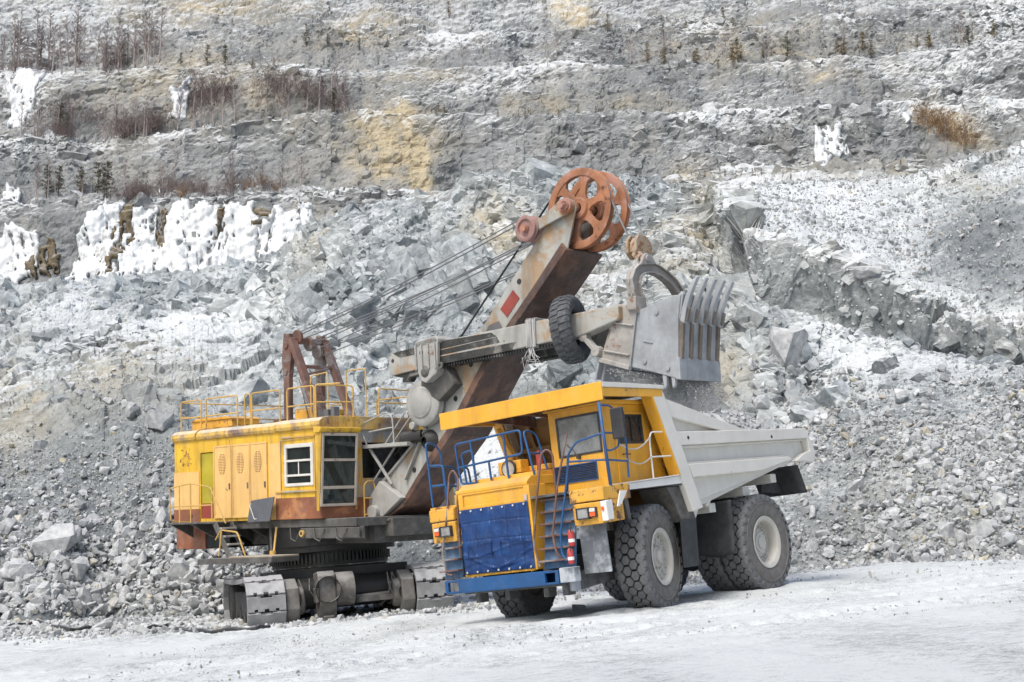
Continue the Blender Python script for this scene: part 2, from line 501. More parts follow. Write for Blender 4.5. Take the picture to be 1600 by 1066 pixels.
def ground_mat():
    t = NT('pale dusty ground')
    a = t.noise(.45, 5, .6, stretch=(1.3, .5, 1)); b = t.noise(6.0, 9, .8); c = t.noise(30, 6, .8)
    s = t.math('ADD', t.math('ADD', t.math('MULTIPLY', a, .30), t.math('MULTIPLY', b, .42)), t.math('MULTIPLY', c, .38))
    k = t.ramp(s, [(.43, (.21, .225, .23)), (.49, (.45, .475, .475)), (.56, (.66, .69, .685))])
    h = t.math('ADD', t.math('MULTIPLY', b, 1.0), t.math('MULTIPLY', c, .35))
    return t.done(k, .95, t.bump(h, .8, .05), spec=.1)
M['ground'] = ground_mat()

def ice_mat():
    t = NT('white ice')
    k = t.ramp(t.noise(1.4, 8, .7, stretch=(1,1,.16)), [(.33, (.30, .29, .26)), (.44, (.58, .61, .62)), (.6, (.74, .76, .77))])
    return t.done(k, .35, t.bump(t.noise(2.5, 5), .4, .2), spec=.4)
M['ice'] = ice_mat()
M['moss'] = paint('brown moss', (.085, .06, .025), .9, .4, 0, .3, second=(.14, .10, .04), second_amt=.5, bump=.6)
M['birch'] = paint('birch bark', (.36, .32, .30), .8, .2, 0, 0, grime=0)
M['twig'] = paint('bare purple twigs', (.185, .145, .135), .9, .25, 0, 0, grime=0)
M['twig_red'] = paint('russet twigs', (.25, .155, .075), .9, .25, 0, 0, grime=0)
M['needle'] = paint('pine needles', (.085, .088, .05), .8, .5, 0, .2, grime=0)
M['needle_dry'] = paint('yellowish pine needles', (.20, .155, .075), .8, .35, 0, .2, grime=0)
M['bark'] = paint('pine bark', (.12, .08, .06), .9, .2, 0, 0)
# ------------------------------------------------------------------ the quarry floor
def softclip(x, lo, hi, k=2.5):
    x = np.asarray(x, float)
    x = lo + k*np.logaddexp(0, (x-lo)/k)
    return hi - k*np.logaddexp(0, (hi-x)/k)
def G(x, y):
    xc = softclip(x, -8.5, 15.0)
    yc = softclip(y, 5, 60)
    return .10 + .103*(xc-2.6) - .0206*(yc-27.6)

def axis_pts(lo, a, b, hi, step, coarse):
    def grow(n0, to, st):
        out = []; p = n0; s_ = st
        while (p < to if st > 0 else p > to):
            s_ *= 1.12; p += s_; out.append(p)
        return out
    mid = list(np.arange(a, b, step))
    return np.array(grow(a, lo, -step)[::-1] + mid + grow(b, hi, step))
gx = axis_pts(-140, -17, 19, 140, .065, 5); gy = axis_pts(-160, 17, 50, 75, .062, 5)
X, Y = np.meshgrid(gx, gy)
Z = G(X, Y)
P3 = np.stack([X, Y, 0*X], -1)
near = sstep(60, 30, np.abs(X)) * sstep(-5, 12, Y)
leftdeb = sstep(0, -6, X-.12*(Y-35)) * sstep(29, 35, Y) + sstep(38.5, 40.5, Y+.35*(X-8))
Z = Z + near*(.10*fbm(P3*.22, 3, 5) + .045*fbm(P3*.9, 4, 9) + (.016+.05*leftdeb)*fbm(P3*4.2, 4, 21, .6) + .02*leftdeb*facet(P3*3.0, 4))
# wheel ruts that curve in to the truck
for off, dep in ((-1.5, .05), (1.5, .05), (4.6, .035), (7.2, .03)):
    cx = 6.0 + off*1.05 - .33*(Y-26) + .012*(Y-26)**2
    rd = np.abs((Y-20.5-.28*X) - off*.75)
    Z = Z - near*1.5*dep*np.exp(-(rd/.40)**4)*(1+.35*np.sign(np.sin(X*17+Y*3))) + near*.03*np.exp(-((rd-.6)/.25)**2)
# loose dust heaped against the tyres
for wx, wy in ((2.75, 27.55), (-.1, 29.1), (5.3, 30.5), (2.5, 34.0)):
    rr = np.hypot(X-wx, Y-wy)
    Z = Z + .05*np.exp(-((rr-.9)/.35)**2)
ny, nx = X.shape
idx = np.arange(nx*ny).reshape(ny, nx)
q = np.stack([idx[:-1,:-1], idx[:-1,1:], idx[1:,1:], idx[1:,:-1]], -1).reshape(-1, 4)
ground = link('ground', np_mesh('ground', np.stack([X, Y, Z], -1).reshape(-1, 3), q.ravel(), np.full(len(q), 4), True), M['ground'])
tag(ground, 'pale dusty quarry floor with tyre marks in front of the machines', 'ground', kind='structure')

# ------------------------------------------------------------------ the quarry wall: benches rising away from the floor
S = None
COLS = [-260, 0, 150, 300, 430, 500, 600, 720, 850, 1000, 1090, 1180, 1300, 1450, 1600, 1860]
ROWS = [
 # toe
 [(950,44),(945,45),(942,46),(940,47),(935,48),(930,49),(925,49),(920,49),(912,48),(900,46),(892,44),(886,42),(882,39),(876,36.5),(868,35.5),(850,35)],
 # rubble middle
 [(820,50),(815,51),(800,51),(780,52),(760,53),(760,53),(760,53),(760,53),(760,52),(765,49),(785,46.5),(775,45),(750,44),(735,42),(722,41),(712,40)],
 # top of rubble
 [(700,56),(690,57),(640,57),(640,57),(650,57),(650,56),(640,56),(640,56),(640,55),(640,53),(650,51),(640,50),(610,49.5),(590,48.5),(575,47.5),(560,46)],
 # face middle
 [(570,71),(562,70),(545,69),(530,68),(520,66),(500,63),(480,61),(470,61),(470,60),(460,58),(450,57),(520,54),(535,53),(560,50.5),(560,49.5),(550,49)],
 # near crest
 [(440,88),(434,88),(432,88),(428,86),(418,82),(368,74),(330,71),(313,71),(302,71),(290,71),(278,69),(385,59),(440,57),(512,53),(515,52),(512,52)],
 # behind the lip
 [(S,128),(S,128),(S,128),(S,126),(S,122),(S,118),(S,116),(S,116),(S,116),(S,114),(284,79),(345,66),(415,62),(488,57.5),(470,57),(460,57)],
 [(S,134),(S,134),(S,134),(S,133),(S,130),(S,126),(S,124),(S,124),(S,124),(S,122),(287,90),(310,78),(355,74),(400,68),(345,63),(330,63)],
 [(S,137),(S,137),(S,137),(S,136),(S,134),(S,130),(S,128),(S,128),(S,128),(S,126),(289,100),(290,97),(288,96),(280,90),(246,80),(230,80)],
 # icefall bench
 [(318,147),(316,147),(311,146),(306,145),(300,144),(296,144),(292,143),(287,142),(284,141),(279,141),(277,141),(275,141),(272,141),(268,141),(236,140),(225,140)],
 [(S,184)]*14+[(S,180),(S,180)],
 [(214,201),(208,201),(206,201),(194,201),(180,199),(168,197),(164,197),(168,197),(173,197),(172,197),(170,197),(168,197),(165,197),(160,197),(150,196),(146,196)],
 [(S,230)]*16,
 [(125,246),(115,246),(110,246),(104,246),(102,246),(104,246),(106,246),(104,246),(102,246),(100,246),(98,246),(94,246),(88,246),(78,246),(62,246),(55,246)],
 [(S,268)]*16,
 [(62,290),(58,290),(54,290),(46,290),(40,290),(36,290),(42,290),(46,290),(46,290),(40,290),(32,290),(26,290),(20,290),(14,290),(8,290),(5,290)],
 [(S,300)]*16,
 [(-40,335)]*16,
 [(-200,420)]*16,
]
NR = [6, 100, 105, 100, 120, 80, 60, 70, 110, 16, 110, 14, 90, 12, 60, 8, 60, 26]
NCOL = 1060
u = np.linspace(COLS[0], COLS[-1], NCOL)
def smooth(a, k=17):
    p = np.pad(a, (k, k), mode='edge'); ker = np.hanning(2*k+1); ker /= ker.sum()
    return np.convolve(p, ker, 'valid')
ctrl = []
for ri, row in enumerate(ROWS):
    dd = smooth(np.interp(u, COLS, [c[1] for c in row]))
    uu = np.stack([u*.012, np.full_like(u, ri*7.7), 0*u], -1)
    amp = (2.2, .8, 1, 1, 1, .6, .8, .8, 1, .6, 1, .6, 1, .5, 1, .6, 1, 0)[ri]
    dd = dd*(1 + amp*.022*fbm(uu, 3, 40+ri))
    if row[0][0] is None and row[-1][0] is None:
        prev = ctrl[-1]; P = prev.copy()
        sc = dd/prev[:,1]
        P[:,0] *= sc; P[:,1] = dd; P[:,2] = prev[:,2] + .4
    else:
        py = np.array([np.nan if c[0] is None else c[0] for c in row], float)
        bad = np.isnan(py)
        if bad.any():
            pyf = py.copy()
            prevz = np.interp(np.array(COLS, float), u, ctrl[-1][:,2])
            for k in np.where(bad)[0]:
                d = row[k][1]; pyf[k] = 815 - (prevz[k]+.4-CAM_H)*FPX/d
            py = pyf
        py = smooth(np.interp(u, COLS, py))
        py = py + amp*(7*fbm(uu*1.7, 3, 60+ri) + 4*fbm(uu*6, 3, 80+ri))
        P = at(u, py, dd)
    if ri == 0:
        P[:,2] = G(P[:,0], P[:,1]) - .15; TOE = P.copy()
        P0 = P.copy(); P0[:,1] -= 3; P0[:,0] *= P0[:,1]/P[:,1]; P0[:,2] -= 1.6
        ctrl.append(P0)
    ctrl.append(P)
rows = []; rid = []; start = []
for k in range(len(ctrl)-1):
    n = NR[k]; start.append(len(rows))
    for j in range(n):
        t = j/n
        rows.append(ctrl[k]*(1-t)+ctrl[k+1]*t); rid.append(k+t)
start.append(len(rows))
rows.append(ctrl[-1]); rid.append(len(ctrl)-1.0)
B = np.array(rows, np.float64); rid = np.array(rid)
for _ in range(3):   # ease the creases between the bands
    B[1:-1] = (B[:-2]+2*B[1:-1]+B[2:])/4
nr, nc = B.shape[:2]
# approximate photo position of every grid point (only to place stains, ice and plants where they lie on the wall)
def project(P):
    z = P[...,2]-CAM_H; y = P[...,1]
    d = y*math.cos(PITCH)+z*math.sin(PITCH); v = -y*math.sin(PITCH)+z*math.cos(PITCH)
    return 800+FPX*P[...,0]/d, 533-FPX*v/d
du = np.gradient(B, axis=1); dv = np.gradient(B, axis=0)
Nn = np.cross(du, dv); Nn /= np.linalg.norm(Nn, axis=-1, keepdims=True)+1e-9
Nn = np.where((Nn[...,1:2] > 0) & (Nn[...,2:3] < .3), -Nn, Nn)
Nn = np.where(Nn[...,2:3] < -.2, -Nn, Nn)
kind = rid[:,None]*np.ones((1, nc))
PX, PY = project(B)
right = sstep(1030, 1150, PX)
# 0 = soil/rubble, 1 = rock face
rock = sstep(2.75, 3.3, kind)
rock = np.where(kind < 6, np.maximum(rock*(1-.8*right*sstep(4.2, 3.6, kind)), 0), rock)
outc = np.exp(-((PX-1085)/75)**2-((PY-430)/110)**2)*1.6 + np.exp(-((PX-1240)/55)**2-((PY-590)/50)**2) + np.exp(-((PX-215)/90)**2-((PY-655)/60)**2) + np.exp(-((PX-560)/130)**2-((PY-430)/110)**2)
leftsoft = sstep(470, 380, PX)*(kind < 5.6)
rock = rock*(1-.40*leftsoft*(1-np.exp(-((PX-20)/120)**2-((PY-640)/60)**2)))
rock = rock*(1-.75*right*sstep(5.1, 5.5, kind)*(kind < 8.2)*(1-np.exp(-((PX-1560)/110)**2-((PY-360)/110)**2)))
rock = np.clip(rock + outc*sstep(6.0, 5.0, kind), 0, 1.5)
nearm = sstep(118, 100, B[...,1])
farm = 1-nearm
th = R(24)
def strata(P, k=2.2, ang=th, az=.5):
    a, b, c = P[...,0], P[...,1], P[...,2]
    a2 = a*math.cos(az)+b*math.sin(az); b2 = -a*math.sin(az)+b*math.cos(az)
    x = a2*math.cos(ang)+c*math.sin(ang); z = -a2*math.sin(ang)+c*math.cos(ang)
    return np.stack([x, b2, z*k], -1)
Sn = strata(B, 1.0, R(38)); Sf = strata(B, 1.7, R(14), .2)
warp = np.stack([fbm(B*.5, 3, 91), fbm(B*.5+31, 3, 92), fbm(B*.5+67, 3, 93)], -1)
Sn = Sn + warp*.8; Sf = Sf + warp*1.2
D = np.zeros((nr, nc))
D += nearm*(1.3*fbm(B*.09, 3, 1)*np.minimum(1, rock+.25))
def fz(*a):
    f = facet(*a); return f-float(f.mean())
D += nearm*rock*(1.0*fz(Sn*.14, 5, .9, .4) + .6*fz(Sn*.3, 2, .8, .4) + .28*fz(Sn*.7, 3, .8, .4) + .14*fz(Sn*1.9, 4, .8, .4))
D += nearm*rock*.12*fbm(B*2.2, 4, 78, .65)
D += nearm*.07*fbm(B*6, 4, 10, .6)
D += farm*(2.2*fbm(B*.035, 3, 11) + .8*fz(Sf*.13, 12, .7) + .5*fz(Sf*.33, 13, .7) + .3*fz(Sf*.8, 14, .7) + .25*fbm(Sf*1.4, 4, 15))
amp_end = sstep(0, .9, kind)
D *= amp_end
D *= 1-.7*sstep(5.05, 5.3, kind)*sstep(7.6, 7.0, kind)*(1-right)
for kc in (9, 11, 13): D *= 1-.5*np.exp(-((kind-kc)/.10)**2)
# the undercut ledge of caked spoil on the right
lip = right*np.exp(-((kind-5.0)/.30)**2); und = right*np.exp(-((kind-4.55)/.28)**2)
D += lip*(.8+.5*fbm(B*.35, 4, 17)+.45*fbm(B*1.3, 4, 18, .6)) - (2.2+.8*fbm(B*.5, 3, 19))*und
PV = B + Nn*D[...,None]
# masks: ochre, snow/dust, far tone
def blob(cx, cy, rx, ry, a=1.0, ang=0.0):
    c, s_ = math.cos(R(ang)), math.sin(R(ang))
    dx, dy = PX-cx, PY-cy
    x = dx*c+dy*s_; y = -dx*s_+dy*c
    return a*np.exp(-(x/rx)**2-(y/ry)**2)
och = np.zeros((nr, nc))
nz_ = .5+.5*fbm(B*.16, 4, 33); nz2 = .5+.5*fbm(B*.6, 4, 34)
for b in ((595,225,75,55,1.1,0),(645,235,18,62,2.2,-15),(1075,420,60,70,.95,0),(930,440,90,60,.45,0),(20,630,70,70,.75,0),(190,600,120,50,.45,-15),(780,370,60,40,.55,0),(1110,300,60,22,.55,20),(890,15,35,22,1.2,20),(330,15,120,20,.7,0),(560,50,70,25,.6,-15),(1490,200,70,22,1.0,30),(1290,120,40,14,.5,0),(1200,70,150,30,.35,0),(1120,600,60,110,.5,0),(800,640,80,40,.25,0),(500,380,40,50,.3,0),(1400,280,220,14,.35,0),(300,140,220,60,.35,0),(1430,790,160,90,.22,0),(620,120,120,14,.3,0),(900,160,120,14,.3,0)):
    och = np.maximum(och, blob(*b))
och = np.clip(och*(.35+1.3*sstep(.35, .7, nz_*.5+nz2*.5)), 0, 1)
och = np.clip(och + .28*right*np.exp(-((kind-5.4)/.5)**2)*nearm + farm*.13*sstep(.5, .8, nz_), 0, 1)
sno = np.full((nr, nc), .5)
for b in ((1150,580,70,90,-.3,0),(1420,620,170,90,.14,10),(1500,700,140,60,.10,0),(90,250,400,14,.0,0),(110,470,70,30,.30,-10),(330,500,100,40,.30,-12),(180,540,200,45,.12,-10),(60,520,120,20,-.2,0),(40,150,40,60,.6,20),(760,130,220,22,.4,-14),(690,70,120,18,.35,-14),(1490,130,130,70,.42,0),(1090,45,30,14,.5,0),(1570,30,50,50,.4,0),(1180,150,90,20,.3,0),(1200,300,120,60,.35,40),(1330,400,120,40,.25,25),(1550,380,90,90,-.5,0),(250,290,280,14,-.2,0),(1250,640,60,200,.22,30),(80,70,120,60,.2,0),(250,100,220,60,.12,0),(620,560,90,80,.1,0),(220,655,90,45,-.35,0),(690,480,80,50,-.25,0),(200,455,240,25,-.25,0),(1050,120,200,10,-.2,0),(300,700,260,120,-.1,0),(1340,400,80,70,-.2,0),(640,225,110,55,-.1,0)):
    sno = sno + blob(*b)
for kc in (9, 11, 13, 15):
    sno = sno + .30*np.exp(-((kind-kc+.04)/.07)**2)*sstep(-.1, .3, fbm(np.stack([PX*.01, 0*PX+kc, 0*PX], -1), 3, kc))
    sno = sno - .25*np.exp(-((kind-kc+.45)/.3)**2)
    sno = sno - .30*np.exp(-((kind-kc-1.12)/.12)**2)
sno = sno - .08*nearm*np.minimum(rock, 1) - .34*nearm*sstep(3.6, 2.6, kind)
ridge = right*np.exp(-((kind-5.5)/.55)**2)*nearm
sno = sno + .28*ridge
sno = sno - .10*farm + .75*blob(755, 705, 60, 60)*nearm
sno = sno + .10*fbm(B*.07, 3, 36) + .05*right*nearm
mask = np.stack([och, np.clip(sno, 0, 1), farm, np.ones_like(och)*(1-(.38-.20*right)*sstep(3.3, 2.5, kind)*(1-blob(755, 705, 60, 60)))*(1-.30*np.clip(blob(1545, 370, 80, 100), 0, 1))], -1).astype(np.float32)
idx = np.arange(nr*nc).reshape(nr, nc)
q = np.stack([idx[:-1,:-1], idx[:-1,1:], idx[1:,1:], idx[1:,:-1]], -1).reshape(-1, 4)
me = np_mesh('quarry_wall', PV.reshape(-1, 3), q.ravel(), np.full(len(q), 4), False)
a_ = me.attributes.new("masks", 'FLOAT_COLOR', 'POINT'); a_.data.foreach_set("color", mask.ravel())
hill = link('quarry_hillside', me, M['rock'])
tag(hill, 'grey terraced quarry hillside rising in rock benches behind the machines', 'hillside', kind='structure')
# ------------------------------------------------------------------ stones
def make_stone(seed, n=14, flat=.75):
    r = random.Random(seed)
    bm = bmesh.new()
    ax = (1.0, r.uniform(.65, .95), r.uniform(.5, .8)*flat/.75)
    for _ in range(n):
        v = Vector((r.gauss(0,1), r.gauss(0,1), r.gauss(0,1))).normalized()*r.uniform(.82, 1.05)
        m_ = max(abs(v.x), abs(v.y), abs(v.z)); v = v*(.55+.45/m_*.8)   # towards a box: broken blocks
        bm.verts.new((v.x*ax[0]*.5, v.y*ax[1]*.5, v.z*ax[2]*.5))
    res = bmesh.ops.convex_hull(bm, input=bm.verts)
    junk = [e for e in res.get('geom_interior', []) if isinstance(e, bmesh.types.BMVert)]
    if junk: bmesh.ops.delete(bm, geom=junk, context='VERTS')
    bmesh.ops.triangulate(bm, faces=bm.faces)
    bm.verts.index_update()
    V = np.array([v.co[:] for v in bm.verts]); F = np.array([[v.index for v in f.verts] for f in bm.faces])
    bm.free(); return V, F
STONES = [make_stone(100+k, random.Random(k).choice([10, 12, 14, 16])) for k in range(18)]
def rand_rot(n, tilt=3.2):
    a, b, c = rng.uniform(0, 6.28, n), rng.uniform(-tilt, tilt, n), rng.uniform(-tilt, tilt, n)
    ca, sa, cb, sb, cc, sc = np.cos(a), np.sin(a), np.cos(b), np.sin(b), np.cos(c), np.sin(c)
    Z_ = np.zeros(n); O_ = np.ones(n)
    Rz = np.stack([np.stack([ca,-sa,Z_],-1), np.stack([sa,ca,Z_],-1), np.stack([Z_,Z_,O_],-1)], 1)
    Rx = np.stack([np.stack([O_,Z_,Z_],-1), np.stack([Z_,cb,-sb],-1), np.stack([Z_,sb,cb],-1)], 1)
    Ry = np.stack([np.stack([cc,Z_,sc],-1), np.stack([Z_,O_,Z_],-1), np.stack([-sc,Z_,cc],-1)], 1)
    return Rz @ Rx @ Ry
def tints(n):
    g = rng.normal(1.0, .17, n).clip(.6, 1.4); wv = (rng.random(n) < .07)*rng.uniform(.3, 1, n)
    return np.stack([g*(1+.05*wv), g*(1-.07*wv), g*(1-.32*wv), np.ones(n)], -1)
def stone_field(name, P, size):
    n = len(P); rot = rand_rot(n); kk = rng.integers(0, len(STONES), n); tn = tints(n)
    Vs, Fs, Ts, off = [], [], [], 0
    for k, (V, F) in enumerate(STONES):
        s_ = np.where(kk == k)[0]
        if not len(s_): continue
        W = np.einsum('nij,vj->nvi', rot[s_], V)*size[s_][:,None,None] + P[s_][:,None,:]
        Vs.append(W.reshape(-1, 3))
        Fs.append((F[None] + (off+np.arange(len(s_))*len(V))[:,None,None]).reshape(-1, 3))
        Ts.append(np.repeat(tn[s_], len(V), 0)); off += len(s_)*len(V)
    V = np.concatenate(Vs); F = np.concatenate(Fs); T = np.concatenate(Ts).astype(np.float32)
    me = np_mesh(name, V, F.ravel(), np.full(len(F), 3), False)
    a = me.attributes.new("tint", 'FLOAT_COLOR', 'POINT'); a.data.foreach_set("color", T.ravel())
    return me
# density over the wall: heaps of blasted rock left and right, scatter elsewhere
ar = np.linalg.norm(np.cross(np.gradient(PV, axis=1), np.gradient(PV, axis=0)), axis=-1)
FX, FY = project(PV)
leftpile = sstep(520, 380, FX)*sstep(660, 730, FY)*sstep(970, 950, FY)
leftpile = np.maximum(leftpile, .5*blob(215, 650, 90, 60)*(nearm > .5))
rightpile = sstep(1150, 1300, FX)*sstep(560+.0*FX, 640, FY + .25*(1600-FX)*0)
mid = .35*sstep(600, 700, FY)*sstep(400, 500, FX)*sstep(1250, 1100, FX)
slopeR = right*(kind > 5.15)*(kind < 8.2)*nearm*(FX > 1120)
dens = (slopeR*5) + (kind < 5.2)*(kind > .6)*(leftpile*26 + rightpile*40*(.35+.65*sstep(.42, .6, .5+.5*fbm(PV*.3, 3, 44))) + mid*20*(1-np.exp(-((FX-755)/70)**2-((FY-710)/70)**2)) + .35)
pw = (dens*ar).ravel()
total = pw.sum(); print('stone expectation', total)
N_ST = 62000
pick = rng.choice(len(pw), N_ST, p=pw/total)
PP = PV.reshape(-1, 3)[pick]
fx = FX.ravel()[pick]; fy = FY.ravel()[pick]
sz = .075*(rng.random(N_ST)**-.44)
left_s = fx < 500
sz = np.where(left_s, sz*(.85+1.25*sstep(780, 940, fy)), sz*1.0)
sz = np.minimum(sz, np.where(left_s, .55, .42))
PP = PP + rng.normal(0, .04, PP.shape) + Nn.reshape(-1, 3)[pick]*(sz*.18)[:,None]
# scatter over the quarry floor at the foot of the heap
nf = 44000
gxs = rng.uniform(-22, 20, nf); gys = rng.uniform(24, 47, nf)
wgt = sstep(1.5, -5, gxs-.3*(gys-36))*sstep(32.5, 38.5, gys)*.9 + .75*sstep(37.6, 39.6, gys+.30*(gxs-8))+ .015 + .55*np.exp(-((gxs+3.6)/3)**2-((gys-36.6)/1.6)**2)
toe_y = np.interp(gxs, TOE[:,0], TOE[:,1]); dt_ = toe_y-gys
clus = sstep(.35, .65, .5+.5*fbm(np.stack([gxs*.45, gys*.45, 0*gxs], -1), 3, 93))
wgt = wgt*.6 + (dt_ > -.5)*1.1*np.exp(-np.maximum(dt_, 0)/(.8+2.2*clus))*(.25+.75*clus)
k_ = rng.random(nf) < wgt
gxs, gys = gxs[k_], gys[k_]
gs = .05*(rng.random(len(gxs))**-.40)*(.8+.9*sstep(34, 38, gys)); gs = np.minimum(gs, .34)
gs = np.where((gys < 31) , np.minimum(gs, .07), gs)
GP = np.stack([gxs, gys, G(gxs, gys)+gs*.12], -1)
# crushed fines on the floor
nf2 = 36000
hx = rng.uniform(-13, 15, nf2); hy = rng.uniform(19, 45, nf2)
hs = .015*(rng.random(nf2)**-.38); hs = np.minimum(hs, .075)
kk_ = rng.random(nf2) < (.15+.85*sstep(.45, .62, .5+.5*fbm(np.stack([hx*.35, hy*.35, 0*hx], -1), 3, 88)))*(.5+.5*sstep(31, 37, hy))
hx, hy, hs = hx[kk_], hy[kk_], hs[kk_]
HP = np.stack([hx, hy, G(hx, hy)+hs*.2], -1)
rub = link('rubble', stone_field('rubble', np.concatenate([PP, GP, HP]), np.concatenate([sz, gs, hs])), M['stone'])
tag(rub, 'broken grey stone lying in heaps over the foot of the slope and on the floor', 'rubble', kind='stuff')

# ------------------------------------------------------------------ jointed rock: angular blocks standing out of the faces
def make_block(seed):
    r = random.Random(seed); bm = bmesh.new()
    ax = (r.uniform(.8, 1.2), r.uniform(.6, .9), r.uniform(.45, .75))
    for sx in (-1, 1):
        for sy in (-1, 1):
            for sz in (-1, 1):
                c = Vector((sx*ax[0]*r.uniform(.75, 1.05), sy*ax[1]*r.uniform(.75, 1.05), sz*ax[2]*r.uniform(.7, 1.05)))*.5
                if r.random() < .45:   # a chipped corner
                    for k in range(3):
                        d = c.copy(); d[k] *= r.uniform(.35, .8); bm.verts.new(d)
                else: bm.verts.new(c)
    res = bmesh.ops.convex_hull(bm, input=bm.verts)
    junk = [e for e in res.get('geom_interior', []) if isinstance(e, bmesh.types.BMVert)]
    if junk: bmesh.ops.delete(bm, geom=junk, context='VERTS')
    bmesh.ops.triangulate(bm, faces=bm.faces); bm.verts.index_update()
    V = np.array([v.co[:] for v in bm.verts]); F = np.array([[v.index for v in f.verts] for f in bm.faces]); bm.free()
    return V, F
BLOCKS = [make_block(900+k) for k in range(24)]
def refine(V, F, n=4):
    bm = bmesh.new(); vs = [bm.verts.new(v) for v in V]
    for f in F: bm.faces.new([vs[i] for i in f])
    bmesh.ops.dissolve_limit(bm, angle_limit=.02, verts=bm.verts, edges=bm.edges)
    bmesh.ops.triangulate(bm, faces=bm.faces)
    bmesh.ops.subdivide_edges(bm, edges=bm.edges, cuts=n, use_grid_fill=True)
    bmesh.ops.triangulate(bm, faces=bm.faces); bm.verts.index_update()
    V = np.array([v.co[:] for v in bm.verts]); F = np.array([[v.index for v in f.verts] for f in bm.faces]); bm.free(); return V, F
BLOCKS_HI = [refine(*b) for b in BLOCKS]
def block_field(name, sel, size, frame_ang, spread, sink, wild=.12, fine=.75, rs=1.0):
    P = PV.reshape(-1, 3)[sel]; N_ = Nn.reshape(-1, 3)[sel]; n = len(P)
    a0, b0, c0 = frame_ang
    slow = fbm(P*.06, 2, 201)[:,None]*np.array([1.2, .7, .7]) + fbm(P*.2+9, 2, 203)[:,None]*np.array([.5,.5,.5])
    an = np.array([a0, b0, c0]) + slow + rng.normal(0, spread, (n, 3)) + (rng.random(n) < wild)[:,None]*rng.uniform(-1.5, 1.5, (n, 3))
    a, b, c = an.T
    ca, sa, cb, sb, cc, sc = np.cos(a), np.sin(a), np.cos(b), np.sin(b), np.cos(c), np.sin(c); Z_ = np.zeros(n); O_ = np.ones(n)
    Rz = np.stack([np.stack([ca,-sa,Z_],-1), np.stack([sa,ca,Z_],-1), np.stack([Z_,Z_,O_],-1)], 1)
    Rx = np.stack([np.stack([O_,Z_,Z_],-1), np.stack([Z_,cb,-sb],-1), np.stack([Z_,sb,cb],-1)], 1)
    Ry = np.stack([np.stack([cc,Z_,sc],-1), np.stack([Z_,O_,Z_],-1), np.stack([-sc,Z_,cc],-1)], 1)
    rot = Rz @ Rx @ Ry
    C = P - N_*(size*sink)[:,None]
    kk = rng.integers(0, len(BLOCKS), n); mk = mask.reshape(-1, 4)[sel].copy()
    mk[:,0] = np.clip(mk[:,0]*rng.uniform(.4, 1.4, n), 0, 1); mk[:,1] = np.clip(mk[:,1]+rng.normal(0, .13, n), 0, 1); mk[:,3] = np.clip(rng.normal(.97, .14, n), .6, 1.25)
    Vs, Fs, Ms, off = [], [], [], 0
    big = size > fine
    for protos_, tier in ((BLOCKS, ~big), (BLOCKS_HI, big)):
        for k, (V, F) in enumerate(protos_):
            s_ = np.where((kk == k) & tier)[0]
            if not len(s_): continue
            W = np.einsum('nij,vj->nvi', rot[s_], V)*size[s_][:,None,None]
            Q = W + C[s_][:,None,:]
            if protos_ is BLOCKS_HI:
                z_ = size[s_][:,None]
                f1 = facet(Q*(1.7/rs), 231, 1.2, .3); f2 = fbm(Q*(4/rs), 3, 233, .6)
                Q = Q + W/np.maximum(np.linalg.norm(W, axis=-1, keepdims=True), 1e-6)*((f1-.45)*.16*rs**.5+f2*.08*rs**.5)[...,None]
            Vs.append(Q.reshape(-1, 3))
            Fs.append((F[None] + (off+np.arange(len(s_))*len(V))[:,None,None]).reshape(-1, 3)); Ms.append(np.repeat(mk[s_], len(V), 0)); off += len(s_)*len(V)
    V = np.concatenate(Vs); F = np.concatenate(Fs); T = np.concatenate(Ms).astype(np.float32)
    me = np_mesh(name, V, F.ravel(), np.full(len(F), 3), False)
    at_ = me.attributes.new("masks", 'FLOAT_COLOR', 'POINT'); at_.data.foreach_set("color", T.ravel())
    return link(name, me, M['rock'])
faceA = np.clip(rock, 0, 1.2)*(kind > 2.6)*(kind < 6.2)*(FX > -120)*(FX < 1720)*ar
leftw = 1-.72*sstep(430, 360, FX)*(1-np.exp(-((FX-215)/110)**2-((FY-650)/70)**2)-.6*np.exp(-((FX-30)/90)**2-((FY-620)/50)**2)-.5*np.exp(-((FX-300)/180)**2-((FY-450)/22)**2))
dk = np.exp(-((FX-1540)/110)**2-((FY-360)/120)**2)*(kind > 5)*(kind < 8.3)*ar
lipw = 1-.42*right*np.exp(-((kind-5.0)/.55)**2)*(FX > 1120)
faceA = faceA + .9*np.exp(-((FX-1150)/75)**2-((FY-590)/110)**2)*(kind < 4.8)*(kind > 1.8)*ar
w_ = ((faceA*leftw*lipw + dk)*(.25+1.5*sstep(.40, .62, .5+.5*fbm(PV*.11, 3, 210)))).ravel()
nb_ = 26000
sel = rng.choice(len(w_), nb_, p=w_/w_.sum())
sp_ = PV.reshape(-1, 3)[sel]
sz_ = .27*(rng.random(nb_)**-.42)*(.6+1.3*sstep(.38, .68, .5+.5*fbm(sp_*.13, 2, 217)))
sz_ = np.minimum(sz_, 2.6)
lipz = (right*(kind > 4.2)).ravel()[sel]; sz_ = sz_*(1-.52*lipz)
b1 = block_field('rock_blocks', sel, sz_, (.35, .55, .35), .13, .30)
tag(b1, 'angular fractured grey blocks breaking out of the near quarry face', 'fractured rock', kind='stuff')
wf = (farm*(FX > -120)*(FX < 1720)*ar*(.15+1.7*sstep(.45, .62, .5+.5*fbm(PV*.03, 3, 215)))*(.35+sstep(.2, .9, (kind % 2)))*(kind < 16.2)*(1-((FX < 505)*(FY > 318)*(FY < 440)*(kind > 7)*(kind < 9.1)))).ravel()
nb_ = 34000
sel = rng.choice(len(wf), nb_, p=wf/wf.sum())
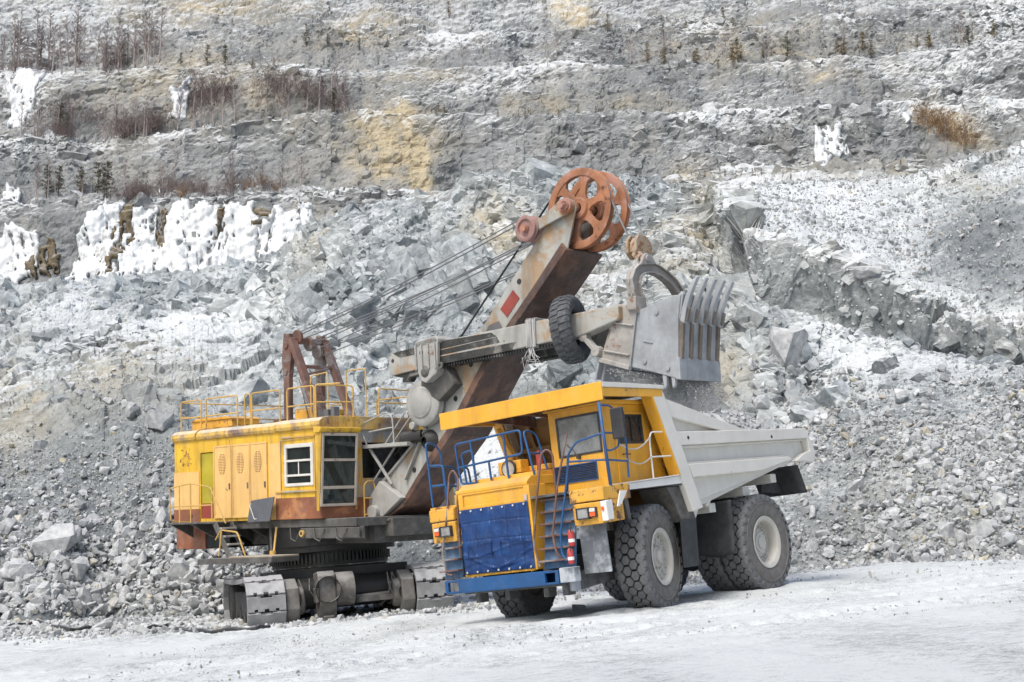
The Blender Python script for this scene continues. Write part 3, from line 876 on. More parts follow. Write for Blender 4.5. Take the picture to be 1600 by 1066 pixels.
sz_ = np.minimum(.55*(rng.random(nb_)**-.42), 3.2)
b2 = block_field('rock_blocks', sel, sz_, (.15, .2, .1), .3, .32, .12, 1.5, 2.2)
tag(b2, 'angular grey blocks and ledges breaking out of the far benches', 'fractured rock', kind='stuff')

# boulders one can tell apart
from bisect import bisect
def surf_at(px, py, kmin=0.7, kmax=5.3):
    ok = (kind > kmin) & (kind < kmax)
    d2 = np.where(ok, (FX-px)**2+(FY-py)**2, 1e12)
    i = int(d2.argmin()); return PV.reshape(-1, 3)[i]
def rough_stone(seed, name, dims, flat=.8):
    """a larger block: convex body, chipped and subdivided"""
    V, F = make_stone(seed, 18, flat)
    bm = bmesh.new(); vs = [bm.verts.new(v) for v in V]
    for f in F: bm.faces.new([vs[i] for i in f])
    bmesh.ops.subdivide_edges(bm, edges=bm.edges, cuts=3, use_grid_fill=True)
    pts = np.array([v.co[:] for v in bm.verts])*3
    dsp = .10*facet(pts*.9+seed, seed) + .03*fbm(pts*2.2+seed, 3, seed)
    for v, d in zip(bm.verts, dsp):
        v.co = v.co*(1+float(d)*.8)
    for v in bm.verts: v.co = Vector((v.co.x*dims[0], v.co.y*dims[1], v.co.z*dims[2]))
    me = bpy.data.meshes.new(name); bm.to_mesh(me); bm.free()
    a = me.attributes.new("tint", 'FLOAT_COLOR', 'POINT')
    g = random.Random(seed).uniform(.9, 1.2)
    a.data.foreach_set("color", np.tile(np.array([g, g, g, 1], np.float32), len(me.vertices)))
    return me
BOULD = [ # px, py, width px, height px, label
 (88,858,72,52,'long grey slab tilted up on the left rubble heap, largest block there'),
 (278,905,34,46,'upright pale block at the foot of the left rubble heap, just left of the crawler'),
 (30,905,52,40,'pale squared block at the left edge of the photo on the rubble heap'),
 (122,900,44,34,'grey block below the tilted slab on the left rubble heap'),
 (160,978,36,20,'low flat block on the floor in front of the left rubble heap'),
 (222,986,30,18,'whitish block lying on the dusty floor left of the crawler'),
 (62,702,26,20,'single rounded pale boulder high on the left heap under the yellow rock'),
 (206,882,30,22,'pale wedge of rock in the middle of the left rubble heap'),
 (250,665,44,36,'dark angular block on the rock spur above the left heap'),
 (205,650,30,34,'dark slab standing on the rock spur left of the yellow house'),
 (510,948,30,18,'pale stone lying between the crawlers of the shovel'),
 (905,948,36,14,'dark stone lying under the truck behind its front tyres'),
 (1442,735,40,26,'large whitish block high on the right rubble slope'),
 (1418,716,34,16,'grey slab just above the large whitish block on the right slope'),
 (1383,795,26,22,'squared grey block right of the rear tyre on the right slope'),
 (1284,838,26,16,'grey stone on the slope close to the rear tyre'),
 (1495,760,24,18,'greyish block on the right rubble slope beside the whitish block'),
 (1540,835,44,28,'broad pale block near the foot of the right slope'),
 (1575,850,36,30,'grey block at the right edge near the foot of the slope'),
 (1490,870,24,18,'small pale block at the foot of the right slope'),
 (1232,560,60,80,'tall cracked white slab standing out of the right slope below the ledge'),
 (1190,640,40,34,'dark fractured block below the cracked white slab'),
 (1405,625,30,22,'ochre tinted stone in the middle of the right slope'),
 (1320,490,22,14,'pale stone perched under the ledge on the right'),
 (1535,520,22,14,'long pale stone under the ledge at far right'),
 (1185,475,30,20,'ochre stone wedged under the undercut ledge'),
 (1355,432,44,24,'ochre flat stone lying on the ledge'),
]
for i, (px, py, wpx, hpx, lab) in enumerate(BOULD):
    p = surf_at(px, py)
    if py > 940: 
        yy = 34.0 if px < 400 else (37.6 if px < 700 else 31.8)
        r_ = ray(px, py+hpx*.3)
        for yy in np.linspace(22, 46, 400):
            q_ = np.array([0,0,CAM_H]) + r_*(yy/r_[1])
            if q_[2] < G(q_[0], q_[1]): break
        p = q_
    s_ = p[1]/FPX
    dims = (wpx*s_*1.25, (wpx+hpx)*.55*s_*1.1, hpx*s_*1.6)
    o = link('boulder', rough_stone(300+i, 'boulder', dims), M['stone'])
    o.location = (p[0], p[1]-.1, p[2]+hpx*s_*.22)
    o.rotation_euler = (random.uniform(-.15,.15), random.uniform(-.3,.3), random.uniform(0, 6))
    if i == 0: o.rotation_euler = (.1, -.55, .3)
    tag(o, lab, 'boulder', 'boulders lying in the rubble')
protos = [rough_stone(500+i, 'boulder', (1,1,1)) for i in range(8)]
for me in protos: me.materials.append(M['stone'])
def mid_boulders(n, zone, smin, smax, label, group):
    w_ = (zone*ar*(kind < 5)*(kind > .7)).ravel(); w_ /= w_.sum()
    for j in rng.choice(len(w_), n, p=w_):
        p = PV.reshape(-1, 3)[j]
        s_ = float(rng.uniform(smin, smax))
        o = bpy.data.objects.new('boulder', protos[int(rng.integers(0, 8))]); col.objects.link(o)
        o.location = (p[0], p[1], p[2]+.1*s_); o.scale = (s_, s_*float(rng.uniform(.7,1)), s_*float(rng.uniform(.6,.95)))
        o.rotation_euler = tuple(float(a) for a in rng.uniform(-3, 3, 3))
        tag(o, label, 'boulder', group)
mid_boulders(70, leftpile*sstep(760, 860, FY)*(FX < 430)*(FX > -20), .55, 1.0, 'head sized to knee high grey block among the broken stone of the left heap', 'blocks in the left rubble heap')
mid_boulders(60, rightpile*sstep(660, 740, FY)*(FX < 1620), .38, .75, 'loose pale block among the small stones of the right slope', 'blocks on the right rubble slope')
mid_boulders(26, mid*(FX > 560)*(FX < 1150)*0+((FX>1040)*(FX<1260)*(FY>560)*(FY<800)), .35, .8, 'loose block on the scree behind the dump body', 'blocks behind the dump body')

# ------------------------------------------------------------------ frozen seepage on the benches
def in_poly(px, py, poly):
    ins = np.zeros(px.shape, bool); n = len(poly)
    for i in range(n):
        x1, y1 = poly[i]; x2, y2 = poly[(i+1) % n]
        c = ((y1 > py) != (y2 > py)) & (px < (x2-x1)*(py-y1)/(y2-y1+1e-9)+x1)
        ins ^= c
    return ins
def skin_patch(name, poly, kmin, kmax, off, mat, label, cat, group, seed, icicle=True):
    r0, r1 = np.searchsorted(rid, kmin), np.searchsorted(rid, kmax)
    xs = [p[0] for p in poly]; c0, c1 = np.searchsorted(u, min(xs)-40), np.searchsorted(u, max(xs)+40)
    sl = (slice(r0, r1), slice(c0, c1))
    px_, py_ = PX[sl], PY[sl]; B_ = B[sl].reshape(-1, 3); N_ = Nn[sl].reshape(-1, 3); Dl = D[sl].ravel()
    z0 = 0*px_
    jx = 9*fbm(np.stack([px_*.03, py_*.03, z0+seed], -1), 3, seed); jy = 22*fbm(np.stack([px_*.09, py_*.02, z0+seed+9], -1), 4, seed+1, .6)
    jx = jx + 9*fbm(np.stack([px_*.10, py_*.035, z0+seed], -1), 4, seed+4, .65)
    m = in_poly(px_+jx, py_+jy, poly)
    fm = m[:-1,:-1] & m[1:,:-1] & m[:-1,1:] & m[1:,1:]
    hol = fbm(np.stack([px_*.16, py_*.05, z0+seed+3], -1), 4, seed+8, .65)[:-1,:-1]
    fm &= hol > (-.40 if icicle else -.2)
    if not fm.any(): return
    # keep the largest connected piece
    lab_ = np.where(fm, np.arange(fm.size).reshape(fm.shape)+1, 0)
    for _ in range(400):
        n_ = lab_.copy()
        n_[1:] = np.maximum(n_[1:], lab_[:-1]); n_[:-1] = np.maximum(n_[:-1], lab_[1:])
        n_[:,1:] = np.maximum(n_[:,1:], lab_[:,:-1]); n_[:,:-1] = np.maximum(n_[:,:-1], lab_[:,1:])
        n_ = np.where(fm, n_, 0)
        if (n_ == lab_).all(): break
        lab_ = n_
    ids, cn = np.unique(lab_[lab_ > 0], return_counts=True)
    fm = lab_ == ids[cn.argmax()]
    ii, jj = np.where(fm)
    idn = np.arange(px_.size).reshape(px_.shape)
    qd = np.stack([idn[ii,jj], idn[ii,jj+1], idn[ii+1,jj+1], idn[ii+1,jj]], -1)
    used, inv = np.unique(qd.ravel(), return_inverse=True)
    cnt = np.zeros(px_.size); np.add.at(cnt, qd.ravel(), 1); inner = np.clip((cnt[used]-1)/3, 0, 1)
    P = B_[used].copy(); D_ = Dl[used]
    ups = fbm(np.stack([P[:,0]*1.6, P[:,1]*1.6, P[:,2]*.09+seed], -1), 4, seed, .6, True) if icicle else fbm(P*.9, 3, seed)
    lump = fbm(P*.35, 3, seed+3)
    P = P + N_[used]*((np.maximum(D_, D_*.7)) + inner*(off*(.55+.8*ups+.3*lump)) - .12*(1-inner))[:,None]
    o = link(name, np_mesh(name, P, inv, np.full(len(qd), 4), True), mat)
    md = o.modifiers.new('thickness', 'SOLIDIFY'); md.thickness = .25; md.offset = -1
    tag(o, label, cat, group)
ICE = [
 ([(88,446),(112,400),(140,352),(168,322),(204,324),(186,372),(176,446)], 'frozen white cascade at the left end of the icefall bench, left of the moss strips'),
 ([(172,446),(188,380),(208,326),(252,330),(252,390),(246,446)], 'narrow frozen cascade between two brown moss strips'),
 ([(242,446),(256,375),(276,320),(340,322),(346,365),(336,446)], 'broad frozen cascade right of the moss strips'),
 ([(328,446),(340,375),(352,326),(406,330),(406,370),(404,446)], 'lumpy frozen cascade in the middle of the icefall bench'),
 ([(398,446),(408,378),(420,338),(456,334),(474,326),(502,332),(506,366),(484,400),(470,446)], 'frozen cascade at the right end of the icefall bench'),
 ([(-30,436),(-10,376),(12,352),(40,352),(58,370),(60,402),(46,436)], 'low icicles at the left edge of the icefall bench'),
]
for k, (poly, lab) in enumerate(ICE):
    skin_patch('frozen_waterfall', poly, 7.1, 9.0, .34, M['ice'], lab, 'icefall', 'frozen seepage on the lowest bench', 700+k)
ICE2 = [
 ([(10,205),(14,170),(4,150),(20,118),(44,106),(70,108),(74,128),(56,160),(40,176),(42,205)], 11.5, 13.4, 'frozen white patch on the upper left bench'),
 ([(1264,258),(1270,225),(1274,195),(1286,190),(1296,204),(1308,198),(1328,232),(1332,250),(1300,262)], 8.9, 11.5, 'lone white ice mound in the middle of the right hillside'),
 ([(1404,195),(1408,168),(1418,166),(1426,192)], 8.9, 12, 'small ice tongue left of the russet bush'),
 ([(1572,240),(1588,196),(1602,180),(1640,190),(1640,245)], 8.5, 12, 'ice mass at the right edge of the hillside'),
 ([(262,205),(268,150),(282,125),(298,122),(294,160),(280,200)], 11.5, 13.4, 'thin frozen trickle among the bare trees of the upper bench'),
 ([(302,188),(306,170),(312,168),(315,188)], 11.5, 13.4, 'tiny icicle beside the frozen trickle of the upper bench'),
 ([(0,318),(4,290),(14,300),(34,290),(34,318)], 8.0, 11.0, 'snowy ice ledge at the left edge above the icefall bench'),
 ([(247,308),(249,278),(253,278),(256,308)], 9, 11.2, 'slim icicle on the middle bench'),
]
for k, (poly, a, b, lab) in enumerate(ICE2):
    skin_patch('ice_patch', poly, a, b, .6, M['ice'], lab, 'ice', 'frozen seepage higher on the hillside', 740+k)
MOSS = [
 ([(142,440),(158,395),(172,352),(196,322),(226,326),(214,365),(200,400),(190,440)], 'broad brown moss strip between the two left cascades'),
 ([(236,430),(240,385),(232,335),(262,328),(270,350),(264,385),(268,430)], 'brown moss strip right of the narrow cascade'),
 ([(332,385),(338,350),(352,326),(364,340),(346,385)], 'small moss streak left of the lumpy cascade'),
 ([(386,375),(392,345),(428,338),(424,356),(406,372)], 'moss patch between the lumpy cascade and the right one'),
 ([(456,350),(460,328),(473,328),(469,350)], 'dot of moss at the top of the right cascade'),
 ([(36,436),(48,395),(62,368),(90,376),(86,436)], 'mossy russet slope right of the low icicles at the left edge'),
]
for k, (poly, lab) in enumerate(MOSS):
    skin_patch('moss_patch', poly, 7.2, 9.1, .55, M['moss'], lab, 'moss', 'moss strips on the icefall bench', 780+k, False)

# ------------------------------------------------------------------ trees and bushes on the benches
def twig_mesh(mb, base, direction, length, r0, rnd, depth, spread):
    d = Vector(direction).normalized(); p = Vector(base); pts = [p.copy()]; rs = [r0]
    n = 3
    for k in range(n):
        d = (d + Vector((rnd.gauss(0,.10), rnd.gauss(0,.10), rnd.gauss(0,.05)))).normalized()
        p = p + d*(length/n); pts.append(p.copy()); rs.append(max(r0*(1-(k+1)/n*.8), .006))
    mb.tube(pts, rs, 3 if depth else 5, cap=False)
    return pts
def bare_tree(name, seed, h, mat_t, mat_c, lean=0):
    rnd = random.Random(seed)
    root = empty(name)
    mb = MB(); pts = [Vector((0,0,-.4))]; rs = [.11*h/8]
    p = Vector((0,0,0)); 
    for k in range(8):
        pts.append(p.copy()); rs.append(.10*h/8*(1-k/9.5)+.014)
        p = p + Vector((rnd.gauss(lean*.05,.035)*h/8, rnd.gauss(0,.035)*h/8, h/8))
    mb.tube(pts, rs, 6)
    mb.build('trunk', mat_t, root)
    mc = MB()
    for k in range(34):
        t = rnd.uniform(.28, .99); i = min(int(t*7), 6); f = t*7-i
        b = pts[1+i]*(1-f)+pts[min(2+i, 8)]*f
        az = rnd.uniform(0, 6.28); L = h*(.06+.20*(1-t))*rnd.uniform(.6, 1.2)
        e = twig_mesh(mc, b, (math.cos(az), math.sin(az), rnd.uniform(.6, 1.5)), L, .03*h/8, rnd, 1, 1)
        for q in range(3):
            az2 = az+rnd.uniform(-1, 1)
            twig_mesh(mc, e[rnd.randint(1, 3)], (math.cos(az2), math.sin(az2), rnd.uniform(.3, 1.3)), L*.55, .022*h/8, rnd, 1, 1)
    mc.build('crown', mat_c, root)
    return root
def conifer(name, seed, h, mat_c):
    rnd = random.Random(seed); root = empty(name)
    mb = MB(); mb.tube([(0,0,-.3),(0.02*h,0,h*.5),(0,0,h*.97)], [.05*h*.4,.03*h*.4,.01], 6); mb.build('trunk', M['bark'], root)
    vs, fs = [], []
    for lvl in range(15):
        t = (lvl+rnd.uniform(-.3, .3))/15
        z0 = h*(.10+.88*max(0, t)); nb = rnd.randint(3, 6)
        for q in range(nb):
            if rnd.random() < .2: continue
            az = rnd.uniform(0, 6.28); L = h*(.05+.26*(1-max(0, t))**.75)*rnd.uniform(.45, 1.2)
            for s_i in range(13):
                f = rnd.random()**.7; p = Vector((L*f*math.cos(az), L*f*math.sin(az), z0-L*f*.28+L*f*f*.35))
                p += Vector((rnd.gauss(0,1), rnd.gauss(0,1), rnd.gauss(0,.6)))*(.022*h)
                s_ = h*rnd.uniform(.010, .026)
                a = Vector((rnd.gauss(0,1), rnd.gauss(0,1), rnd.gauss(0,1))).normalized(); b = a.cross(Vector((math.cos(az), math.sin(az), .4))).normalized()
                n = len(vs); vs += [p+a*s_*1.6, p+b*s_*.7, p-a*s_*1.6, p-b*s_*.6]; fs.append((n, n+1, n+2, n+3))
    m2 = MB(); m2.add(vs, fs); m2.build('crown', mat_c, root)
    return root
def bush(name, seed, h, wd, mat):
    rnd = random.Random(seed); root = empty(name); mb = MB()
    for k in range(46):
        az = rnd.uniform(0, 6.28); b = Vector((rnd.gauss(0, wd*.28), rnd.gauss(0, wd*.2), -.1))
        L = h*rnd.uniform(.5, 1.05)
        e = twig_mesh(mb, b, (math.cos(az)*.5, math.sin(az)*.5, rnd.uniform(.7, 1.6)), L, .028, rnd, 1, 1)
        for q in range(5):
            az2 = rnd.uniform(0, 6.28)
            twig_mesh(mb, e[rnd.randint(1, 3)], (math.cos(az2), math.sin(az2), rnd.uniform(.2, 1.3)), L*.42, .016, rnd, 1, 1)
    mb.build('branches', mat, root)
    return root
def copy_tree(o):
    c = o.copy(); col.objects.link(c)
    for ch in o.children:
        d = ch.copy(); col.objects.link(d); d.parent = c
        for g in ch.children:
            e = g.copy(); col.objects.link(e); e.parent = d
    return c
PROT = {
 'birch': [bare_tree('birch_tree', 20+k, 8.0, M['birch'], M['twig'], lean=(-1, 0, 1, .5)[k]) for k in range(4)],
 'pine': [conifer('pine_tree', 40+k, 5.0, M['needle']) for k in range(3)],
 'dry': [conifer('pine_tree', 50+k, 4.0, M['needle_dry']) for k in range(3)],
 'bush': [bush('bare_bush', 60+k, 2.2, 3.2, M['twig']) for k in range(3)],
 'rbush': [bush('bare_bush', 70+k, 2.0, 3.0, M['twig_red']) for k in range(2)],
}
PH = {'birch': 8.0, 'pine': 5.0, 'dry': 4.0, 'bush': 2.3, 'rbush': 2.1}
used_first = {}
def plant(k, px, py, hpx, label, cat, group, kmin=7.5):
    c_ = int(np.clip(np.searchsorted(u, px), 3, nc-4)); r_ = int(np.searchsorted(rid, kmin))
    fx_, fy_ = FX[r_:, c_-3:c_+4], FY[r_:, c_-3:c_+4]
    d2 = (fx_-px)**2+(fy_-py)**2
    d2 = np.where(d2 < max(9.0, d2.min()*1.5), PV[r_:, c_-3:c_+4, 1], 1e9)   # nearest ground in that direction
    i_, j_ = np.unravel_index(int(d2.argmin()), d2.shape); p = PV[r_+i_, c_-3+j_]
    v = random.randrange(len(PROT[k])); src = PROT[k][v]
    o = src if (k, v) not in used_first else copy_tree(src)
    used_first[(k, v)] = 1
    s_ = hpx*p[1]/FPX/PH[k]
    o.location = (p[0], p[1]-.25, p[2]-.15); o.scale = (s_*random.uniform(.85, 1.2), s_, s_)
    o.rotation_euler = (0, 0, random.uniform(0, 6.28))
    tag(o, label, cat, group)
def crest_py(row, px):
    ix = int(np.clip(np.searchsorted(u, px), 0, nc-1)); return FY[start[row], ix]
def grove(k, n, x0, x1, row, hlo, hhi, label, cat, group, jit=10, lift=0):
    for _ in range(n):
        px = random.uniform(x0, x1)
        plant(k, px, crest_py(row, px)-random.uniform(0, jit)-lift, random.uniform(hlo, hhi), label, cat, group)
# crest rows: 9 icefall bench, 11, 13, 15 above it
R9, R11, R13, R15 = 9, 11, 13, 15
grove('birch', 40, 40, 480, R9, 30, 76, 'thin bare birch on the bench above the icefall', 'tree', 'birches above the icefall')
grove('pine', 5, 70, 180, R9, 40, 66, 'dark pine on the bench above the left icefall', 'tree', 'pines above the left icefall')
grove('bush', 22, 170, 440, R9, 16, 32, 'bare purple bush on the bench above the icefall', 'bush', 'bushes above the icefall')
grove('rbush', 5, 280, 470, R9, 12, 24, 'russet bare bush on the bench above the icefall', 'bush', 'russet bushes above the icefall')
grove('birch', 60, 20, 540, R11, 36, 84, 'tall bare birch on the second bench at left', 'tree', 'birches on the second bench')
grove('bush', 12, 60, 300, R11, 18, 40, 'bare bush among the birches of the second bench', 'bush', 'bushes on the second bench')
for px, py, h in ((325,150,52),(345,158,46),(310,162,40),(430,140,40),(452,150,50),(478,150,40),(500,165,40),(525,170,36),(100,180,40),(140,190,34)):
    plant('bush', px, py, h, 'dense purple bare thicket on the second bench', 'bush', 'thickets on the second bench')
for px, py, h in ((95,200,46),(105,205,34),(525,172,40)):
    plant('pine', px, py, h, 'dark pine at the second bench', 'tree', 'pines on the second bench')
grove('birch', 52, 0, 250, R13, 40, 112, 'tall pale birch on the upper left bench', 'tree', 'birches on the upper left bench', 18)
grove('bush', 9, 10, 250, R13, 16, 36, 'bare bush under the upper left birches', 'bush', 'bushes on the upper left bench', 14)
for px, py, h, k in ((322,100,34,'pine'),(352,100,36,'pine'),(285,100,22,'pine'),(395,104,16,'dry'),(430,102,16,'dry')):
    plant(k, px, py, h, 'small pine on the upper bench above the purple thickets', 'tree', 'pines on the upper bench')
plant('pine', 478, 68, 36, 'broad dark pine on the steep slope at top, left of a small one', 'tree', 'pines on the top slope')
plant('pine', 514, 70, 20, 'small round pine on the steep slope at top', 'tree', 'pines on the top slope')
plant('pine', 563, 76, 18, 'small pine right of the round one at top', 'tree', 'pines on the top slope')
plant('pine', 870, 295, 38, 'lone dark pine behind the big orange sheaves', 'tree', None)
for px, py, h in ((1230,86,44),(1515,70,38),(1582,52,22)):
    plant('pine', px, py, h, 'dark pine on the upper right bench', 'tree', 'dark pines on the upper right bench')
grove('dry', 26, 1000, 1560, R13, 14, 34, 'yellowish young pine on the upper right bench', 'tree', 'yellowish pines on the upper right bench', 14)
grove('birch', 16, 1000, 1600, R13, 30, 66, 'thin bare birch on the upper right bench', 'tree', 'birches on the upper right bench', 14)
grove('dry', 12, 640, 1000, R11, 8, 16, 'low yellowish sapling on the middle bench', 'sapling', 'saplings on the middle bench', 8)
grove('dry', 12, 1040, 1560, R9, 7, 14, 'low yellowish sapling above the right ledge', 'sapling', 'saplings above the right ledge', 10)
grove('birch', 8, 560, 1000, R13, 30, 60, 'thin bare birch on the central upper bench', 'tree', 'birches on the central upper bench')
for px, py, h in ((1450,195,34),(1470,205,36),(1490,215,38),(1510,225,30),(1475,190,30),(1440,180,26)):
    plant('rbush', px, py, h, 'russet thicket on the right hillside', 'bush', 'russet thickets on the right')
plant('birch', 1478, 232, 62, 'leaning white birch in the russet thicket', 'tree', None)
plant('birch', 1501, 232, 70, 'upright white birch right of the leaning one in the russet thicket', 'tree', None)
for px, py, h in ((1040,30,18),(1070,42,22),(700,20,40),(950,44,46),(1180,60,28),(1130,30,40)):
    plant('dry', px, py, h*.6, 'yellowish shrub like pine on the top slope', 'tree', 'yellowish pines on the top slope')

# trailing cable on the floor
def ground_hit(px, py):
    r_ = ray(px, py)
    for yy in np.linspace(20, 50, 1500):
        q_ = np.array([0,0,CAM_H]) + r_*(yy/r_[1])
        if q_[2] < G(q_[0], q_[1]): return q_
    return q_
for pts_, lab in (([(-40,930),(0,942),(30,958),(36,962)], 'black cable end curling out of the rubble at the left edge'),
                  ([(15,982),(60,976),(110,988),(150,984)], 'black cable lying in dust near the left edge of the floor'),
                  ([(232,985),(262,982),(290,990),(330,991),(400,986),(425,982)], 'dark cable lying on the floor just left of the crawlers')):
    b = MB(); P_ = [ground_hit(*p) for p in pts_]
    L_ = []
    for i in range(len(P_)-1):
        for k in range(6):
            q_ = P_[i]*(1-k/6)+P_[i+1]*k/6; L_.append((q_[0], q_[1]+.05*math.sin(i*6+k), G(q_[0], q_[1])+.07+.025*math.sin((i*6+k)*1.3)))
    b.tube(L_, .05, 8); o = b.build('power_cable', M['flap']); tag(o, lab, 'cable', 'cables on the quarry floor')
# ------------------------------------------------------------------ the dump truck
def grid_sheet(mb, nu, nv, fn, smooth=True):
    vs = [fn(i/nu, j/nv) for j in range(nv+1) for i in range(nu+1)]
    fs = [(j*(nu+1)+i, j*(nu+1)+i+1, (j+1)*(nu+1)+i+1, (j+1)*(nu+1)+i) for j in range(nv) for i in range(nu)]
    mb.add(vs, fs, smooth)
def wall_holes(mb, ax, pos0, pos1, u0, u1, v0, v1, holes):
    """a plate u0..u1 x v0..v1 between pos0 and pos1 on one axis, with rectangular openings"""
    us = sorted({u0, u1, *[h[0] for h in holes], *[h[1] for h in holes]}); vs = sorted({v0, v1, *[h[2] for h in holes], *[h[3] for h in holes]})
    for a, b in zip(us, us[1:]):
        run = None
        for c, d in zip(vs, vs[1:]):
            hole = any(h[0] <= (a+b)/2 <= h[1] and h[2] <= (c+d)/2 <= h[3] for h in holes)
            if not hole:
                run = (run[0], d) if run else (c, d)
            if hole or d == vs[-1]:
                if run:
                    if ax == 'y': mb.box(a, b, pos0, pos1, run[0], run[1])
                    else: mb.box(pos0, pos1, a, b, run[0], run[1])
                run = None

def wheel_meshes():
    Rt, w = 1.02, .56
    ty = MB()
    prof = [(.50,-.20),(.53,-.255),(.60,-.285),(.74,-.305),(.80,-.300),(.81,-.312),(.83,-.312),(.84,-.298),(.90,-.292),(.945,-.27),(.965,-.22),(.968,0)]
    prof = prof + [(r, -h) for r, h in prof[-2::-1]]
    ty.mi = 0; ty.lathe(prof, n=72)
    # deep dark base of the tread
    ty.mi = 2; ty.lathe([(.945,-.272),(.972,-.22),(.974,0),(.972,.22),(.945,.272)], n=72)
    ty.mi = 1
    npit = 30; pit = 2*math.pi/npit
    def hexblock(th0, h0, ds, dh, shoulder=0):
        pts = [(-.5*ds, -.28*dh), (0, -.56*dh), (.5*ds, -.28*dh), (.5*ds, .28*dh), (0, .56*dh), (-.5*ds, .28*dh)]
        vs = []
        for lev, (rr, sc) in enumerate(((.955, 1.0), (1.012, .93), (1.022, .80))):
            for a, b in pts:
                th_ = th0+a*sc/1.0; h = h0+b*sc
                r_ = rr - .10*max(0, abs(h)-.17)**1.2*2.2
                vs.append((r_*math.cos(th_), h, r_*math.sin(th_)))
        fs = [tuple(range(12, 18))]
        for l in (0, 1):
            for i in range(6):
                j = (i+1) % 6; fs.append((l*6+i, l*6+j, l*6+6+j, l*6+6+i))
        ty.add(vs, fs)
    rnd = random.Random(5)
    for i in range(npit):
        for c in range(4):
            h = (-1.5+c)*.142
            th_ = (i+.5*(c % 2))*pit
            hexblock(th_+rnd.gauss(0,.003), h, pit*.86, .158)
        for sgn in (-1, 1):     # shoulder lugs
            th_ = (i+(.5 if sgn > 0 else 0)+.5)*pit if sgn < 0 else (i)*pit
            th_ = (i + (0 if sgn < 0 else .5) )*pit + pit*.5
            a = pit*.36
            vs = []
            for (r_, h, k) in ((.965,.195,1),(1.012,.20,.9),(1.000,.262,.9),(.955,.305,.8),(.875,.312,.7),(.875,.285,.7)):
                vs += [(r_*math.cos(th_-a*k), sgn*h, r_*math.sin(th_-a*k)), (r_*math.cos(th_+a*k), sgn*h, r_*math.sin(th_+a*k))]
            fs = [(2*q, 2*q+1, 2*q+3, 2*q+2) for q in range(5)]
            fs += [tuple(2*q for q in range(6)), tuple(2*q+1 for q in range(5, -1, -1))]
            ty.add(vs, fs)
    return ty
def make_wheel(root, deep, first=None):
    hub = MB(); rim = MB(); nuts = MB()
    if deep:
        rim.lathe([(.52,-.2),(.50,.0),(.475,.10),(.47,.20),(.50,.245),(.535,.262),(.55,.275),(.545,.288),(.50,.284),(.455,.25),(.44,.19),(.435,.04),(.40,.02)], n=56)
        rim.lathe([(.40,-.01),(.40,.03),(.30,.035),(.30,-.01)], n=56)
        hub.lathe([(.305,-.02),(.30,.05),(.285,.06),(.28,.09),(.21,.095),(.205,.12),(.13,.125),(.125,.15),(.001,.152)], n=36)
        for k in range(24):
            t = 2*math.pi*k/24; hub.disc((.355*math.cos(t), .03, .355*math.sin(t)), (0,1,0), .020, .045, 6)
        for k in range(12):
            t = 2*math.pi*(k+.5)/12; hub.disc((.245*math.cos(t), .09, .245*math.sin(t)), (0,1,0), .014, .02, 6)
    else:
        rim.lathe([(.52,-.2),(.50,.0),(.475,.15),(.48,.22),(.50,.255),(.535,.27),(.55,.28),(.545,.292),(.50,.288),(.47,.262),(.46,.22),(.455,.16),(.37,.13),(.365,.10)], n=56)
        hub.lathe([(.37,.02),(.365,.125),(.33,.15),(.26,.155),(.25,.12),(.20,.115),(.19,.17),(.13,.185),(.12,.24),(.09,.25),(.001,.255)], n=36)
        for k in range(16):
            t = 2*math.pi*k/16; hub.disc((.415*math.cos(t), .14, .415*math.sin(t)), (0,1,0), .024, .045, 6)
        for k in range(8):
            t = 2*math.pi*(k+.5)/8; hub.bar((.20*math.cos(t), .14, .20*math.sin(t)), (.34*math.cos(t), .155, .34*math.sin(t)), .03, .05, (0,1,0))
    h = hub.build('wheel', M['rim'], root)
    rim.build('rim', M['rim'], h)
    if first is None:
        t = wheel_meshes().build('tyre', [M['tyre_side'], M['tyre_tread'], M['tyre_dark']], h)
    else:
        t = bpy.data.objects.new('tyre', first); t.parent = h; col.objects.link(t)
    return h, t.data

truck = empty('dump_truck', (4.055, 31.591, .121), (R(5.64), R(2.9), R(-130.28)))
tag(truck, 'yellow and off white mining dump truck with blue railings, under the shovel bucket', 'dump truck')
TR = truck
w0, tyme = make_wheel(TR, False)
w0.location = (3.87, 1.57, .985); w0.rotation_euler = (0, .3, R(13))
w1, _ = make_wheel(TR, False, tyme)
w1.location = (3.92, -1.57, .985); w1.rotation_euler = (0, 1.1, R(193))
for y, rz, ry in ((1.645, 0, .5), (.99, 0, 1.3), (-1.645, 180, 2.1), (-.99, 180, .2)):
    wq, _ = make_wheel(TR, True, tyme)
    wq.location = (0, y, 1.02); wq.rotation_euler = (0, ry, R(rz))

